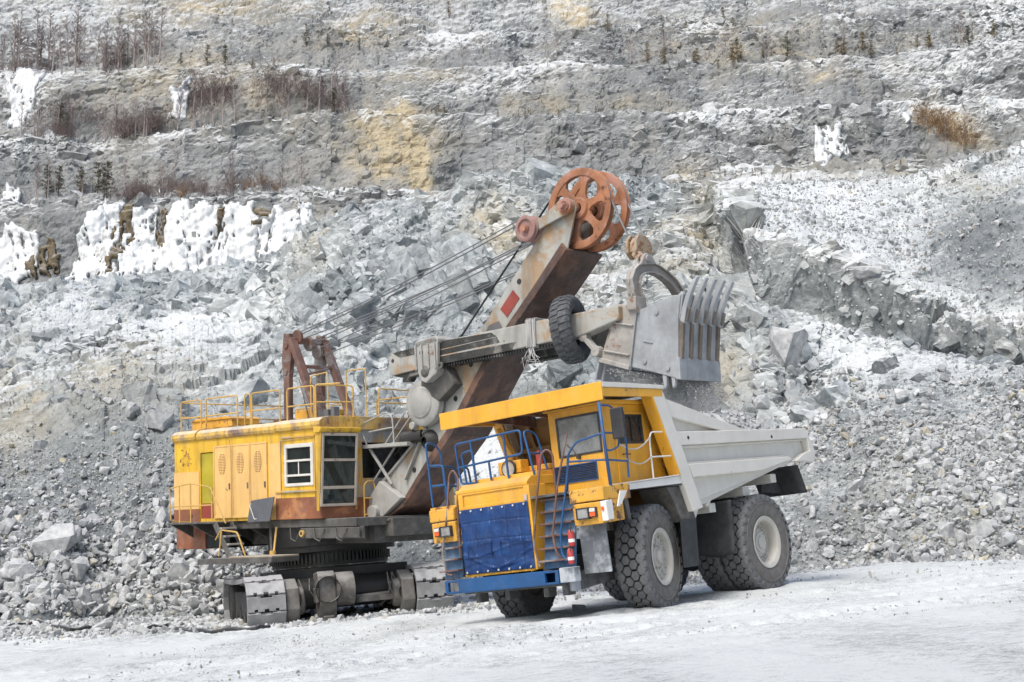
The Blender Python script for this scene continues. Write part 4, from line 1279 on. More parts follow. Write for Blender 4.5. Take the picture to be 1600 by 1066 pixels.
# chassis
c = MB()
for s in (-1, 1):
    c.prism([(-1.5,1.0),(5.7,.80),(5.7,1.12),(3.0,1.30),(-1.5,1.42)], s*.62, s*.42)
for x in (-1.2, 1.2, 2.8, 4.9): c.box(x-.1, x+.1, -.42, .42, .95, 1.2)
c.tube([(0,-1.5,1.0),(0,1.5,1.0)], .24, 16); c.lathe([(.001,-.45),(.35,-.3),(.46,0),(.35,.3),(.001,.45)], (0,0,1.0), (0,1,0), 20)
c.tube([(3.88,-1.4,.92),(3.88,1.4,.92)], .15, 12)
c.box(3.4, 5.6, -1.2, .25, .72, 1.5); c.box(1.9, 3.2, -.42, .42, .85, 1.6)
for s in (-1, 1):
    c.tube([(3.88,s*1.05,.9),(3.85,s*1.0,2.0)], [.16,.19], 14); c.tube([(3.87,s*1.02,1.5),(3.85,s*1.0,2.3)], .11, 12)
    c.tube([(1.35,s*.75,1.1),(1.0,s*.85,2.0)], .12, 12)
    c.tube([(-.6,s*.7,1.2),(-.7,s*.7,2.2)], .07, 10)
c.box(5.2, 5.95, -1.4, 1.1, .66, .72)
c.prism([(4.6,.66),(5.72,.55),(5.72,.85),(4.6,.95)], .9, 1.25)
for y in (-1.15, -.4, .55, 1.0): c.box(5.6, 5.85, y-.06, y+.06, .48, .72)
c.build('chassis', M['chassis'], TR, .012)

# hood: front shell with recess, top slab, side
h = MB()
h.box(4.6, 5.80, -1.42, .36, 1.0, 2.60)
wall_holes(h, 'x', 5.80, 5.85, -1.42, .36, .99, 2.62, [(-1.30, .26, 2.35, 2.56)])
h.box(5.80, 5.825, -1.31, .27, 2.34, 2.57)
h.box(4.9, 5.80, -1.55, -1.42, 2.40, 2.60)
h.prism([(4.6,2.60),(5.86,2.60),(5.86,2.66),(5.70,2.77),(4.6,2.77)], -1.46, .38)
h.prism([(4.55,2.771),(5.45,2.771),(5.42,2.86),(4.55,2.88)], -1.35, .30)
h.prism([(5.35,1.0),(5.862,1.0),(5.862,2.6),(5.35,2.6)], .365, .42)
h.build('hood', M['truck_yellow'], TR, .012)
hs_ = MB(); hs_.box(5.87, 5.885, .28, .36, 2.30, 2.42); hs_.build('marker_lamp', M['frame_dirty'], TR, .005)
# tarpaulin
tp = MB(); rnd = random.Random(3)
def tarp_pt(a, b):
    y = -1.40 + 1.76*a; z = 1.035 + 1.25*b
    y += .02*(1-b)*1.0
    q = np.array([[y*1.1, z*1.6, 3.0]])
    d = .018*float(vnoise(q*1.8, 5)[0]) + .014*float(vnoise(q*4.3, 6)[0]) + .03*math.sin(math.pi*a)*math.sin(math.pi*b)
    fold = .02*math.exp(-((z-1.28-.16*math.sin(y*3))/.03)**2) + .016*math.exp(-((z-1.45-.10*math.sin(y*2.1+1))/.025)**2) - .012*math.exp(-((z-1.16-.05*math.sin(y*5))/.03)**2)
    for yy in (-1.02, -.62, -.20, .12): d -= .014*math.exp(-((y-yy)/.014)**2)
    for zz in (1.66, 2.0): d -= .014*math.exp(-((z-zz+.02*math.sin(y*2))/.014)**2)
    return (5.875+d+fold, y, z)
grid_sheet(tp, 90, 70, tarp_pt)
t_ = tp.build('tarpaulin', M['tarp'], TR); md = t_.modifiers.new('thickness', 'SOLIDIFY'); md.thickness = .008
fl = MB()
for y0, y1 in ((-1.22, -.62), (-.38, .2)):
    for zz, xx in ((1.36, 5.925), (1.60, 5.93)):
        fl.bar((xx, y0, zz-.01), (xx, y1, zz+.01), .012, .014)
    fl.bar((5.925, y0, 1.35), (5.93, y0, 1.61), .012, .014); fl.bar((5.925, y1, 1.37), (5.93, y1, 1.61), .012, .014)
fl.build('seam', M['tarp'], t_)
for k in range(7):
    g = MB(); y = -1.33+k*.27
    g.lathe([(.006,0),(.02,0),(.02,.012),(.006,.012)], (5.905, y, 2.245), (1,0,0), 10); g.build('eyelet', M['frame_white'], t_)
    g = MB(); g.lathe([(.006,0),(.02,0),(.02,.012),(.006,.012)], (5.905, y+.02, 1.07), (1,0,0), 10); g.build('eyelet', M['frame_white'], t_)

# headlight blocks
for s, y0, y1 in ((-1, -2.13, -1.50), (1, 1.44, 2.08)):
    b = MB()
    yb0, yb1 = (y0, y1)
    b.prism([(5.1,2.14),(5.93,2.12),(5.93,2.36),(5.1,2.40)], yb0-(.03 if s < 0 else .02), yb1+(.0 if s < 0 else .10))
    b.prism([(5.2,1.74),(5.90,1.70),(5.92,2.10),(5.2,2.13)], yb0, yb1)
    hb = b.build('lamp_block', M['truck_yellow_worn'], TR, .02)
    if s > 0:
        b = MB(); b.prism([(5.88,1.74),(5.905,1.74),(5.925,2.10),(5.88,2.10)], yb1+.005, yb1+.14); b.box(5.72, 5.879, yb1+.03, yb1+.14, 1.76, 2.11); b.build('corner_plate', M['white'], hb, .01)
        b = MB(); b.box(5.925, 5.94, yb1+.03, yb1+.08, 1.93, 2.0); b.build('reflector', M['orange_lens'], hb, .004)
    yc = (-1.72 if s < 0 else 1.70)
    b = MB(); wall_holes(b, 'x', 5.90, 5.985, yc-.145, yc+.145, 1.81, 2.02, [(yc-.125, yc+.125, 1.83, 2.0)]); b.box(5.90, 5.93, yc-.13, yc+.13, 1.82, 2.01)
    hl = b.build('headlight', M['black'], TR, .006)
    b = MB(); b.box(5.932, 5.945, yc-.122, yc+.122, 1.832, 1.998); b.build('reflector', M['reflector'], hl)
    b = MB(); b.box(5.962, 5.972, yc-.122, yc+.122, 1.832, 1.998); b.build('lens', M['lamp_glass'], hl, .004)
    yo = yc + (-.235 if s < 0 else .225)
    b = MB(); b.box(5.90, 5.965, yo-.075, yo+.075, 1.83, 2.01); o_ = b.build('turn_signal', M['black'], TR, .008)
    b = MB(); b.box(5.966, 5.985, yo-.062, yo+.062, 1.845, 1.92); b.build('amber_lens', M['orange_lens'], o_, .006)
    b = MB(); b.box(5.966, 5.985, yo-.062, yo+.062, 1.928, 1.995); b.build('clear_lens', M['frame_white'], o_, .006)

# bumper
b = MB(); wall_holes(b, 'x', 6.06, 6.12, -1.74, 1.10, .71, .955, [(-1.66,-1.38,.745,.915), (.78,1.03,.745,.915)])
b.box(5.7, 6.06, -1.74, 1.10, .93, .955); b.box(5.7, 6.06, -1.74, 1.10, .71, .735); b.box(5.72, 5.76, -1.72, 1.08, .736, .929)
bp = b.build('bumper', M['blue'], TR, .012)
b = MB(); b.box(5.9, 5.95, -1.65, -1.39, .75, .91); b.build('tow_box', M['frame_white'], bp)
b = MB(); b.box(5.92, 6.11, 1.12, 1.47, .72, .99); b.box(5.8,5.95,1.2,1.35,.55,.72); b.build('bumper_end', M['apron'], TR, .015)
# stairs
def stairs(y0, y1, zt, zb, xt, xb, rung_n, name):
    b = MB()
    b.prism([(xt-.12,zt),(xt-.06,zt),(xb-.10,zb),(xb-.16,zb)], y0+.02, y1-.02)
    st = b.build(name, M['blue_dusty'], TR, .008)
    for k in range(rung_n):
        t = (k+.35)/rung_n; z = zt*(1-t)+zb*t; x = xt*(1-t)+xb*t
        q = MB(); q.box(x-.09, x+.06, y0, y1, z-.018, z+.018); q.build('step', M['rust_red'], st, .006)
    return st
sL = stairs(.58, 1.34, 2.34, .99, 5.70, 5.98, 6, 'ladder')
sR = stairs(-1.96, -1.46, 2.10, 1.0, 5.78, 5.98, 5, 'ladder')
b = MB()
b.tube(rail_loop([(5.98,.58,1.05),(6.02,.52,1.5),(5.95,.68,2.4),(5.86,.80,3.12),(5.80,.90,3.20),(5.74,.98,3.10),(5.70,.93,2.35)], .12), .022, 8)
b.build('handrail', M['rust_red'], sL)
b = MB()
b.tube(rail_loop([(5.92,1.10,1.12),(5.99,1.02,1.25),(6.0,.98,1.6),(5.93,1.16,2.48),(5.88,1.38,3.16),(5.84,1.46,3.42)], .1), .021, 8)
b.build('handrail', M['rust_red'], sL)
b = MB(); b.tube(rail_loop([(6.0,1.24,1.1),(5.97,1.12,1.25),(5.97,1.14,1.6),(5.86,1.32,2.5),(5.80,1.40,3.0)], .1), .02, 8); b.build('handrail', M['blue'], sL)
b = MB(); b.tube(rail_loop([(6.0,-1.62,1.05),(5.98,-1.78,1.08),(5.98,-1.86,1.5),(5.92,-1.69,2.2),(5.88,-1.56,3.0),(5.85,-1.48,3.10),(5.82,-1.38,2.95),(5.85,-1.45,2.38),(5.9,-1.46,1.4)], .1), .020, 8); b.build('handrail', M['rust_red'], sR)
# apron under the left headlight, splash panel under the right one
b = MB(); b.prism([(5.62,.84),(5.66,.83),(5.70,1.72),(5.66,1.72)], 1.36, 1.97); b.build('apron', M['apron'], TR, .006)
b = MB(); b.prism([(5.66,1.0),(5.70,1.0),(5.72,1.72),(5.68,1.72)], -2.02, -1.40); b.build('apron', M['blue_dusty'], TR, .006)
for z0, z1, y in ((1.36, 1.66, 1.405), (1.04, 1.33, 1.345)):
    b = MB(); b.lathe([(.001,z0),(.05,z0),(.06,z0+.02),(.06,z1-.06),(.045,z1-.02),(.02,z1)], (6.0,y,0), (0,0,1), 16)
    e_ = b.build('fire_extinguisher', M['ext_red'], TR)
    b = MB(); b.lathe([(.0615,z0+.07),(.0615,z0+.13)], (6.0,y,0), (0,0,1), 16); b.build('label_band', M['label_white'], e_)
    b = MB(); b.box(5.985,6.015,y-.015,y+.015,z1,z1+.04); b.tube([(6.0,y,z1+.03),(6.05,y+.03,z1+.05),(6.065,y+.05,z1-.05)], .008, 6); b.build('valve', M['black'], e_)

# decks
b = MB(); b.box(4.55, 5.86, -2.18, -1.46, 2.36, 2.41); b.build('deck', M['truck_yellow_worn'], TR, .008)
b = MB(); b.box(4.9, 5.85, .42, 2.0, 2.31, 2.36); b.box(2.75, 4.9, 1.2, 2.0, 2.31, 2.36); b.build('deck', M['chassis'], TR, .005)
b = MB()
b.prism([(5.40,2.26),(5.36,2.37),(2.86,2.51),(2.72,2.36)], 1.96, 2.02)
b.prism([(5.38,2.375),(5.38,2.40),(2.90,2.535),(2.86,2.515)], 1.90, 2.05)
b.build('deck_edge', M['white'], TR, .008)
b = MB(); b.prism([(5.05,2.12),(5.92,2.12),(5.92,2.34),(5.05,2.37)], 1.40, 2.16); b.prism([(5.42,2.10),(5.62,1.98),(5.62,2.12),(5.42,2.14)], 2.0, 2.17); b.build('deck_corner', M['truck_yellow_worn'], TR, .012)
b = MB(); b.prism([(5.55,1.98),(5.42,2.26),(5.2,2.26),(5.45,1.98)], 2.17, 2.2); b.build('deck_bracket', M['white'], TR, .006)

# inner fenders, flaps
b = MB(); b.prism([(3.5,2.30),(3.1,1.6),(2.62,1.64),(2.85,2.30)], 1.25, 1.93); b.build('fender', M['gear_grey'], TR, .01); b = MB(); b.prism([(4.95,2.30),(4.85,1.75),(4.75,1.75),(4.8,2.3)], .9, 1.9); b.build('fender', M['gear_grey'], TR, .01)
b = MB()
grid_sheet(b, 6, 10, lambda a, q: (2.68+.12*(1-q)+.05*math.sin(q*3), 1.22+.74*a, .72+.93*q))
o_ = b.build('mud_flap', M['flap'], TR); md = o_.modifiers.new('thickness', 'SOLIDIFY'); md.thickness = .03
b = MB(); b.prism([(3.2,1.66),(2.66,1.64),(2.74,.72),(3.28,.72)], 1.93, 1.955); b.build('mud_flap', M['flap'], TR, .006)
b = MB()
grid_sheet(b, 10, 12, lambda a, q: (1.3+.10*(1-q)**2+.02*math.sin(a*5), .92+1.02*a, .86+.04*math.sin(a*6+1)*(1-q)+(1.02+.08*a)*q))
o_ = b.build('mud_flap', M['flap'], TR); md = o_.modifiers.new('thickness', 'SOLIDIFY'); md.thickness = .03
b = MB()
grid_sheet(b, 6, 6, lambda a, q: (-1.7-.28*(1-q)-.35*a*0, .75+1.2*a, 2.0+.62*q))
b.prism([(-1.15,2.40),(-1.05,2.10),(-2.22,2.04),(-2.02,2.62)], 1.30, 1.33)
o_ = b.build('mud_flap', M['flap'], TR); md = o_.modifiers.new('thickness', 'SOLIDIFY'); md.thickness = .025
b = MB()
grid_sheet(b, 6, 6, lambda a, q: (-1.7-.28*(1-q), -.75-1.2*a, 2.0+.62*q))
o_ = b.build('mud_flap', M['flap'], TR); md = o_.modifiers.new('thickness', 'SOLIDIFY'); md.thickness = .025

# cab
b = MB()
wall_holes(b, 'x', 4.90, 4.97, .36, 1.64, 2.36, 3.95, [(.55, 1.57, 3.07, 3.80), (.40, 1.40, 2.57, 2.88)])
b.box(4.86, 4.90, .38, 1.42, 2.50, 2.92)
b.prism([(2.98,2.36),(4.90,2.36),(4.90,3.95),(3.36,3.95)], .36, .42)
# left side: sill, pillars, lintel around the door window
b.prism([(2.98,2.36),(4.90,2.36),(4.90,3.18),(3.17,3.18)], 1.57, 1.63)
b.prism([(3.30,3.75),(4.90,3.75),(4.90,3.95),(3.36,3.95)], 1.57, 1.63)
b.prism([(3.17,3.18),(3.70,3.18),(3.66,3.75),(3.30,3.75)], 1.57, 1.63)
b.box(4.52, 4.90, 1.57, 1.63, 3.18, 3.75)
b.prism([(2.98,2.36),(3.05,2.36),(3.43,3.95),(3.36,3.95)], .42, 1.57)
cab = b.build('cab', M['truck_yellow'], TR)
b = MB(); b.prism([(3.28,3.955),(5.06,3.955),(5.06,3.985),(4.95,4.035),(3.28,4.035)], .30, 1.70); b.build('cab_roof', M['truck_yellow'], cab, .015)
b = MB(); b.prism([(3.62,2.42),(4.62,2.42),(4.62,3.80),(3.55,3.80)], 1.632, 1.652); 
b2 = MB(); wall_holes(b2, 'y', 1.632, 1.655, 3.60, 4.62, 2.42, 3.80, [(3.70, 4.52, 3.20, 3.74)])
dr = b2.build('door', M['truck_yellow'], cab, .006)
b = MB(); b.tube([(4.45,1.66,2.98),(4.45,1.70,2.98),(4.25,1.70,2.98),(4.25,1.66,2.98)], .012, 6); b.build('handle', M['black'], dr)
b = MB(); wall_holes(b, 'y', 1.60, 1.662, 3.685, 4.535, 3.185, 3.755, [(3.73, 4.49, 3.23, 3.71)]); b.box(4.02, 4.05, 1.61, 1.65, 3.23, 3.71); b.build('window_frame', M['black'], dr)
b = MB(); b.box(3.70, 4.52, 1.618, 1.628, 3.20, 3.74); b.build('door_window', M['glass_side'], dr)
b = MB(); wall_holes(b, 'x', 4.965, 4.985, .53, 1.59, 3.05, 3.82, [(.57, 1.55, 3.09, 3.78)]); ws = b.build('windscreen', M['black'], cab, .006)
b = MB(); b.box(4.955, 4.963, .55, 1.57, 3.07, 3.80); b.build('pane', M['glass_truck'], ws)
b = MB(); b.tube([(5.01,1.02,3.02),(5.0,.90,3.18),(4.995,.74,3.30)], .010, 6); b.box(4.985,5.03,.98,1.06,2.99,3.04); b.build('wiper', M['black'], ws)
b = MB()
for k in range(9):
    z = 2.59+k*.032
    b.prism([(4.925,z+.022),(4.985,z),(4.99,z+.006),(4.93,z+.028)], .41, 1.39)
wall_holes(b, 'x', 4.955, 4.992, .385, 1.415, 2.555, 2.895, [(.405, 1.395, 2.575, 2.875)])
b.build('grille', M['blue'], cab)
b = MB(); b.box(3.6, 4.88, .425, 1.565, 2.37, 2.40); b.box(4.55, 4.88, .45, 1.55, 2.92, 3.04); b.box(3.12,3.2,.45,1.55,2.6,3.6); b.build('dashboard', M['interior'], cab)
b = MB(); b.box(3.55, 4.05, .85, 1.35, 2.75, 2.88); b.prism([(3.48,2.88),(3.6,2.88),(3.5,3.55),(3.40,3.55)], .86, 1.34); b.box(3.6,4.0,.95,1.25,2.41,2.75); b.build('seat', M['interior'], cab, .03)
b = MB()
sw = Vector((4.42, 1.1, 3.10)); sx = Vector((-.45,0,.9)).normalized()
pts = []
a1 = Vector((0,1,0)); a2 = sx.cross(a1)
for k in range(25):
    t = 2*math.pi*k/24; pts.append(sw+a1*(.22*math.cos(t))+a2*(.22*math.sin(t)))
b.tube(pts, .014, 6, False); b.tube([sw, sw-sx*.4], .025, 8); b.bar(sw-a1*.2, sw+a1*.2, .03, .012, sx)
b.build('steering_wheel', M['black'], cab)
b = MB(); b.box(5.0, 5.26, -.80, -.22, 2.885, 3.14); ac = b.build('air_cleaner', M['truck_yellow'], TR, .02)
b = MB(); b.lathe([(.001,0),(.155,0),(.175,.01),(.175,.05),(.15,.055)], (5.262,-.50,2.985), (1,0,0), 28); b.build('housing', M['black'], ac)
b = MB(); b.lathe([(.001,.02),(.13,.03),(.15,.052)], (5.262,-.50,2.985), (1,0,0), 28); b.build('face', M['rim'], ac)
b = MB(); b.lathe([(.001,0),(.07,0),(.07,.3),(.05,.38),(.001,.4)], (4.95,.02,2.885), (0,0,1), 16); b.build('fire_extinguisher', M['ext_red'], TR)
b = MB(); b.box(4.45, 5.0, -.9, .25, 2.89, 3.0); b.tube([(4.6,-1.0,2.88),(4.6,-1.0,3.3)], .09, 14); b.build('engine_cover', M['truck_yellow_worn'], TR, .02)

# railings
def rails(name, mat, lines, r=.022, parent=None):
    b = MB()
    for L in lines: b.tube(rail_loop(L, .09), r, 8)
    return b.build(name, mat, parent or TR)
rails('railing', M['blue'], [
 [(5.5,-1.2,2.80),(5.5,-1.60,2.82),(5.5,-1.67,3.62),(5.5,.06,3.68),(5.5,.06,3.22),(5.5,-1.62,3.15)],
 [(5.5,-1.2,2.78),(5.5,-1.25,3.64)], [(5.5,-.80,2.80),(5.5,-.82,3.18)], [(5.5,-.35,2.78),(5.5,-.38,3.64)],
 [(5.5,-1.45,2.80),(5.5,-1.52,3.42),(5.5,-1.22,3.46),(5.5,-1.2,2.80)],
], .022)
rails('railing', M['blue'], [
 [(5.5,.30,2.78),(5.5,.14,3.62),(5.35,.10,3.66),(5.1,.12,3.6),(5.0,.26,2.76)], [(5.48,.22,3.2),(5.05,.20,3.2)],
], .022)
rails('railing', M['blue'], [
 [(5.83,-2.12,2.42),(5.86,-2.13,3.72),(5.6,-2.13,3.70),(5.45,-2.12,3.5),(5.42,-2.12,2.42)], [(5.84,-2.12,3.25),(5.1,-2.12,3.22),(5.0,-2.12,2.42)],
 [(5.84,-2.12,2.85),(5.05,-2.12,2.83)], [(5.84,-2.08,3.25),(5.86,-1.72,3.22),(5.86,-1.66,2.42)], [(5.86,-2.05,2.84),(5.87,-1.68,2.83)], [(5.0,-2.12,3.2),(4.7,-2.1,3.2),(4.6,-2.1,2.42)],
], .022)
o_ = rails('railing', M['blue'], [
 [(5.80,1.28,2.34),(5.80,1.38,3.02),(5.78,1.60,3.24),(5.68,2.15,3.33),(5.1,2.15,3.33),(4.96,2.14,3.2),(5.02,2.14,2.50)],
 [(5.80,1.36,2.90),(5.66,2.15,2.84),(5.0,2.14,2.80)],
], .020)
rails('mirror_post', M['blue'], [[(5.62,2.15,2.26),(5.69,2.15,3.90)]], .032)
rails('mirror_post', M['blue'], [[(5.69,2.15,3.84),(5.40,2.17,3.84),(5.24,2.2,3.7),(5.26,2.18,3.08),(5.52,2.16,3.0),(5.64,2.15,3.02)]], .018)
b = MB(); b.box(5.34, 5.42, 2.16, 2.44, 3.20, 3.78); b.prism([(5.28,3.26),(5.34,3.22),(5.34,3.76),(5.28,3.70)], 2.19, 2.41); b.build('mirror', M['black'], TR, .035, 3)
rails('railing', M['white'], [
 [(4.02,2.0,2.46),(4.0,2.0,3.18),(3.94,2.0,3.36),(3.28,2.0,3.37),(3.16,2.0,3.30),(2.86,2.0,2.52)], [(4.0,2.0,2.88),(3.04,2.0,2.90)],
], .016)
b = MB()
ch = [Vector((5.2,2.15,3.12))*(1-t)+Vector((4.0,2.02,3.26))*t - Vector((0,0,.16*math.sin(math.pi*t))) for t in [k/16 for k in range(17)]]
b.tube(ch, .013, 6)
ch = [Vector((5.02,2.15,2.84))*(1-t)+Vector((4.0,2.02,2.9))*t - Vector((0,0,.12*math.sin(math.pi*t))) for t in [k/16 for k in range(17)]]
b.tube(ch, .011, 6); b.build('safety_chain', M['rope_white'], TR)

# dump body
def side_set(s):
    b = MB()
    poly = [(3.42,4.02),(.32,3.36),(-2.11,3.40),(-2.40,2.89),(-1.42,2.67),(2.52,1.95)]
    b.prism(poly, s*1.78, s*1.86)
    b.prism([(3.42,4.06),(.28,3.38),(1.15,3.36),(3.27,3.68)], s*1.861, s*1.99)
    b.prism([(3.20,3.36),(-2.08,3.425),(-2.20,3.20),(3.02,3.09)], s*1.861, s*2.05)
    b.prism([(3.02,3.088),(-2.20,3.198),(-2.22,3.16),(3.0,3.03)], s*1.861, s*1.95)
    b.prism([(2.82,2.72),(-1.16,2.80),(-1.36,2.74),(.05,2.52),(2.70,2.45)], s*1.862, s*2.05)
    b.prism([(2.82,2.76),(-1.16,2.84),(-1.16,2.80),(2.82,2.72)], s*1.862, s*1.96)
    b.prism([(-2.06,3.43),(-2.13,3.42),(-2.44,2.89),(-2.30,2.66),(-1.50,2.70),(-1.9,2.86),(-2.2,2.92)], s*1.863, s*2.04)
    # front band
    b.prism([(3.80,4.14),(3.40,4.14),(2.50,1.84),(2.86,1.78)], s*1.78, s*2.055)
    for x, z in ((1.9, 2.02), (2.45,1.80)): b.prism([(x,z+.1),(x-.32,z+.12),(x-.12,z-.14),(x,z-.16)], s*1.5, s*1.75)
    return b
sd_ = side_set(1); side_r = side_set(-1)
b = MB()
b.v += sd_.v; b.f += sd_.f; b.m += sd_.m; b.sm += sd_.sm
n = len(b.v); b.v += side_r.v; b.f += [[i+n for i in f] for f in side_r.f]; b.m += side_r.m; b.sm += side_r.sm
b.prism([(2.6,1.80),(2.6,1.96),(-1.4,2.78),(-2.55,2.90),(-2.55,2.80),(-1.4,2.64)], -1.779, 1.779)
b.prism([(2.6,1.96),(2.50,1.86),(3.38,4.10),(3.50,4.06)], -1.779, 1.779)
for x in (1.6, .2, -1.0): b.box(x-.12, x+.12, -1.7, 1.7, 1.80+(1.6-x)*.205-.06, 1.83+(1.6-x)*.205+.1)
for s in (-1, 1): b.prism([(2.2,1.55),(2.3,1.9),(-1.3,2.64),(-1.4,2.3)], s*.5, s*.7)
body = b.build('dump_body', M['body_white'], TR, .016)
for s in (-1, 1):
    b = MB(); b.prism([(3.81,4.13),(3.85,4.12),(3.19,2.50),(3.15,2.50)], s*1.80, s*2.06); b.build('headboard_flange', M['truck_yellow'], body, .008)
# holes of the rail
for x in (2.72, -.55):
    q = MB(); q.disc((x, 2.045, 3.24), (0,1,0), .035, .012, 12); q.build('rail_hole', M['dark'], body)
# canopy
b = MB()
b.prism([(3.40,4.142),(5.36,4.10),(5.42,4.28),(3.40,4.26)], -2.0, 2.0)
can = b.build('canopy', M['body_white'], TR, .01)
b = MB()
b.prism([(5.421,3.96),(5.455,3.96),(5.455,4.305),(5.421,4.305)], -2.06, 2.075)
b.build('canopy_fascia', M['truck_yellow'], can, .012)
for s in (-1, 1):
    b = MB(); b.prism([(3.45,4.05),(5.42,4.03),(5.42,4.20),(3.45,4.20)], s*2.0, s*2.06); b.build('canopy_side', M['truck_yellow'], can, .01)
    b = MB(); b.prism([(3.40,4.202),(5.42,4.202),(5.42,4.30),(3.40,4.275)], s*1.99, s*2.08); b.build('canopy_rim', M['body_white'], can, .01)
b = MB()
for y in (-1.2, -.2, .8):
    b.prism([(3.50,4.14),(5.35,4.10),(5.35,4.02),(4.9,4.0),(3.45,3.90),(3.42,4.0)], y-.05, y+.05)
b.box(5.25, 5.40, -1.99, 1.99, 3.99, 4.09)
b.build('canopy_rib', M['rust_red'], can, .006)
b = MB()
b.prism([(3.385,4.09),(2.49,1.86),(2.45,1.88),(3.34,4.10)], -1.77, 1.77)   # yellow outside of the headboard is the forward face
b.v = []; b.f = []; b.m = []; b.sm = []
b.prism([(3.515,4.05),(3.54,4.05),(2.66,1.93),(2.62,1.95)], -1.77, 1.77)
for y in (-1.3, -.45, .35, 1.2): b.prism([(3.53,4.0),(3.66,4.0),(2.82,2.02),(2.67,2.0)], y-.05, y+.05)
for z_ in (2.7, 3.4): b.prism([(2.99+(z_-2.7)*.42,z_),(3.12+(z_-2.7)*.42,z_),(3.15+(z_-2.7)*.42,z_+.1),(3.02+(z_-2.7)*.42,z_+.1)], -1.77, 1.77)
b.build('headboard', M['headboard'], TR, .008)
b = MB(); b.bar((4.3,-.15,4.03),(3.75,.25,3.35), .10, .10); b.build('canopy_brace', M['truck_yellow_worn'], TR, .008); b = MB(); b.bar((3.95,-1.82,3.96),(3.6,-1.5,3.0), .09, .10); b.build('canopy_brace', M['truck_yellow_worn'], TR, .008)
# ------------------------------------------------------------------ the rope shovel
shovel = empty('mining_shovel', (-4.479, 41.122, -.357), (R(2), R(-1), R(-42.65)))
tag(shovel, 'old yellow electric rope shovel on crawlers with its boom raised over the dump truck', 'mining shovel')
SR = shovel
S_M = Matrix.Translation(shovel.location) @ shovel.rotation_euler.to_matrix().to_4x4()
# --- house
b = MB()
wall_holes(b, 'y', -2.50, -2.44, -5.15, 1.62, 2.25, 4.66, [(.14, 1.29, 3.18, 4.25), (-3.84, -3.18, 2.34, 4.26)])
b.box(-5.15, 1.62, 2.44, 2.50, 2.25, 4.66); b.box(-5.15, -5.09, -2.44, 2.44, 2.25, 4.66)
b.box(-5.09, 1.5, -2.44, 2.44, 2.25, 2.31); b.box(-.45, -.40, -2.44, 0, 2.31, 4.6)
house = b.build('house', M['house_yellow'], SR)
b = MB()
wall_holes(b, 'x', 1.56, 1.62, -2.44, 2.44, 2.25, 4.9, [(-2.40, -1.42, 2.60, 4.46), (-1.02, .95, 3.30, 4.28)])
b.build('front_wall', M['house_front'], house)
b = MB()
b.box(1.2, 1.3, -1.1, 1.2, 3.1, 4.4); b.lathe([(.001,0),(.5,0),(.5,.1),(.34,.1),(.34,1.0),(.5,1.0),(.5,1.1),(.001,1.1)], (1.0,-.45,3.75), (0,1,0), 24)
b.box(.4, 1.1, -2.4, -1.3, 2.4, 2.7)
b.build('hoist_drum', M['dark'], house)
# roof with rounded eave
b = MB()
ea = [(-2.46,4.62),(-2.57,4.66),(-2.60,4.74),(-2.57,4.84),(-2.46,4.93),(-2.2,4.97),(2.2,4.97),(2.46,4.93),(2.57,4.80),(2.5,4.62)]
b.prism(ea, -5.20, -3.97, 'x'); b.prism([(y*.995, z-.008) for y, z in ea], -3.97, -.25, 'x'); b.prism([(y*1.004, z+.012) for y, z in ea], -.25, 1.70, 'x')
b.prism([(y*1.012, z+.02) for y, z in ea], -4.0, -3.93, 'x')
roof = b.build('roof', M['eave'], house, .008)
b = MB(); grid_sheet(b, 40, 24, lambda a, q: (-5.15+6.7*a, -2.1+4.2*q, 4.985+.012*math.sin(a*60)+.01*math.sin(q*23))); b.build('roof_sheet', M['roof'], roof)
b = MB(); b.box(-5.1, -3.1, -1.9, -.9, 4.99, 5.24); b.prism([(-5.14,5.24),(-3.06,5.24),(-3.3,5.32),(-4.9,5.32)], -1.95, -.85); b.box(-1.6, -.6, -.4, .9, 4.99, 5.2); b.box(-2.9, -2.0, .3, 1.5, 4.99, 5.5); b.build('roof_hatch', M['truck_yellow_worn'], roof, .015)
b = MB(); b.box(.9, 1.3, -1.95, -1.6, 4.99, 5.20); b.box(1.35, 1.5, -1.9, -1.7, 4.99, 5.26); b.build('roof_lamp', M['patch_grey'], roof, .02)
b = MB(); b.box(-2.05,-1.6,-1.2,-.5,4.98,5.14); b.box(-1.2,-.2,-.9,-.3,4.98,5.1); b.build('roof_beam', M['rust_red'], roof, .01)
# lower band
b = MB(); b.box(-.30, 1.66, -2.525, -2.502, 2.25, 2.83); b.box(1.622, 1.66, -2.50, .6, 2.25, 2.78); b.build('skirt', M['house_brown'], house)
b = MB(); b.box(-5.18,-3.86,-2.522,-2.502,2.25,2.62); b.build('skirt', M['house_brown'], house)
# rear two tone panel
b = MB(); b.box(-5.16, -3.90, -2.518, -2.502, 2.63, 3.72); b.build('faded_panel', M['house_peach'], house); b = MB(); b.box(-.60,-.08,-2.516,-2.502,2.26,4.35); b.build('faded_panel', M['house_peach'], house)
b = MB(); 
for x in (-4.3,): b.disc((x,-2.525,2.42),(0,-1,0),.07,.01,14)
b.build('porthole', M['dark'], house)
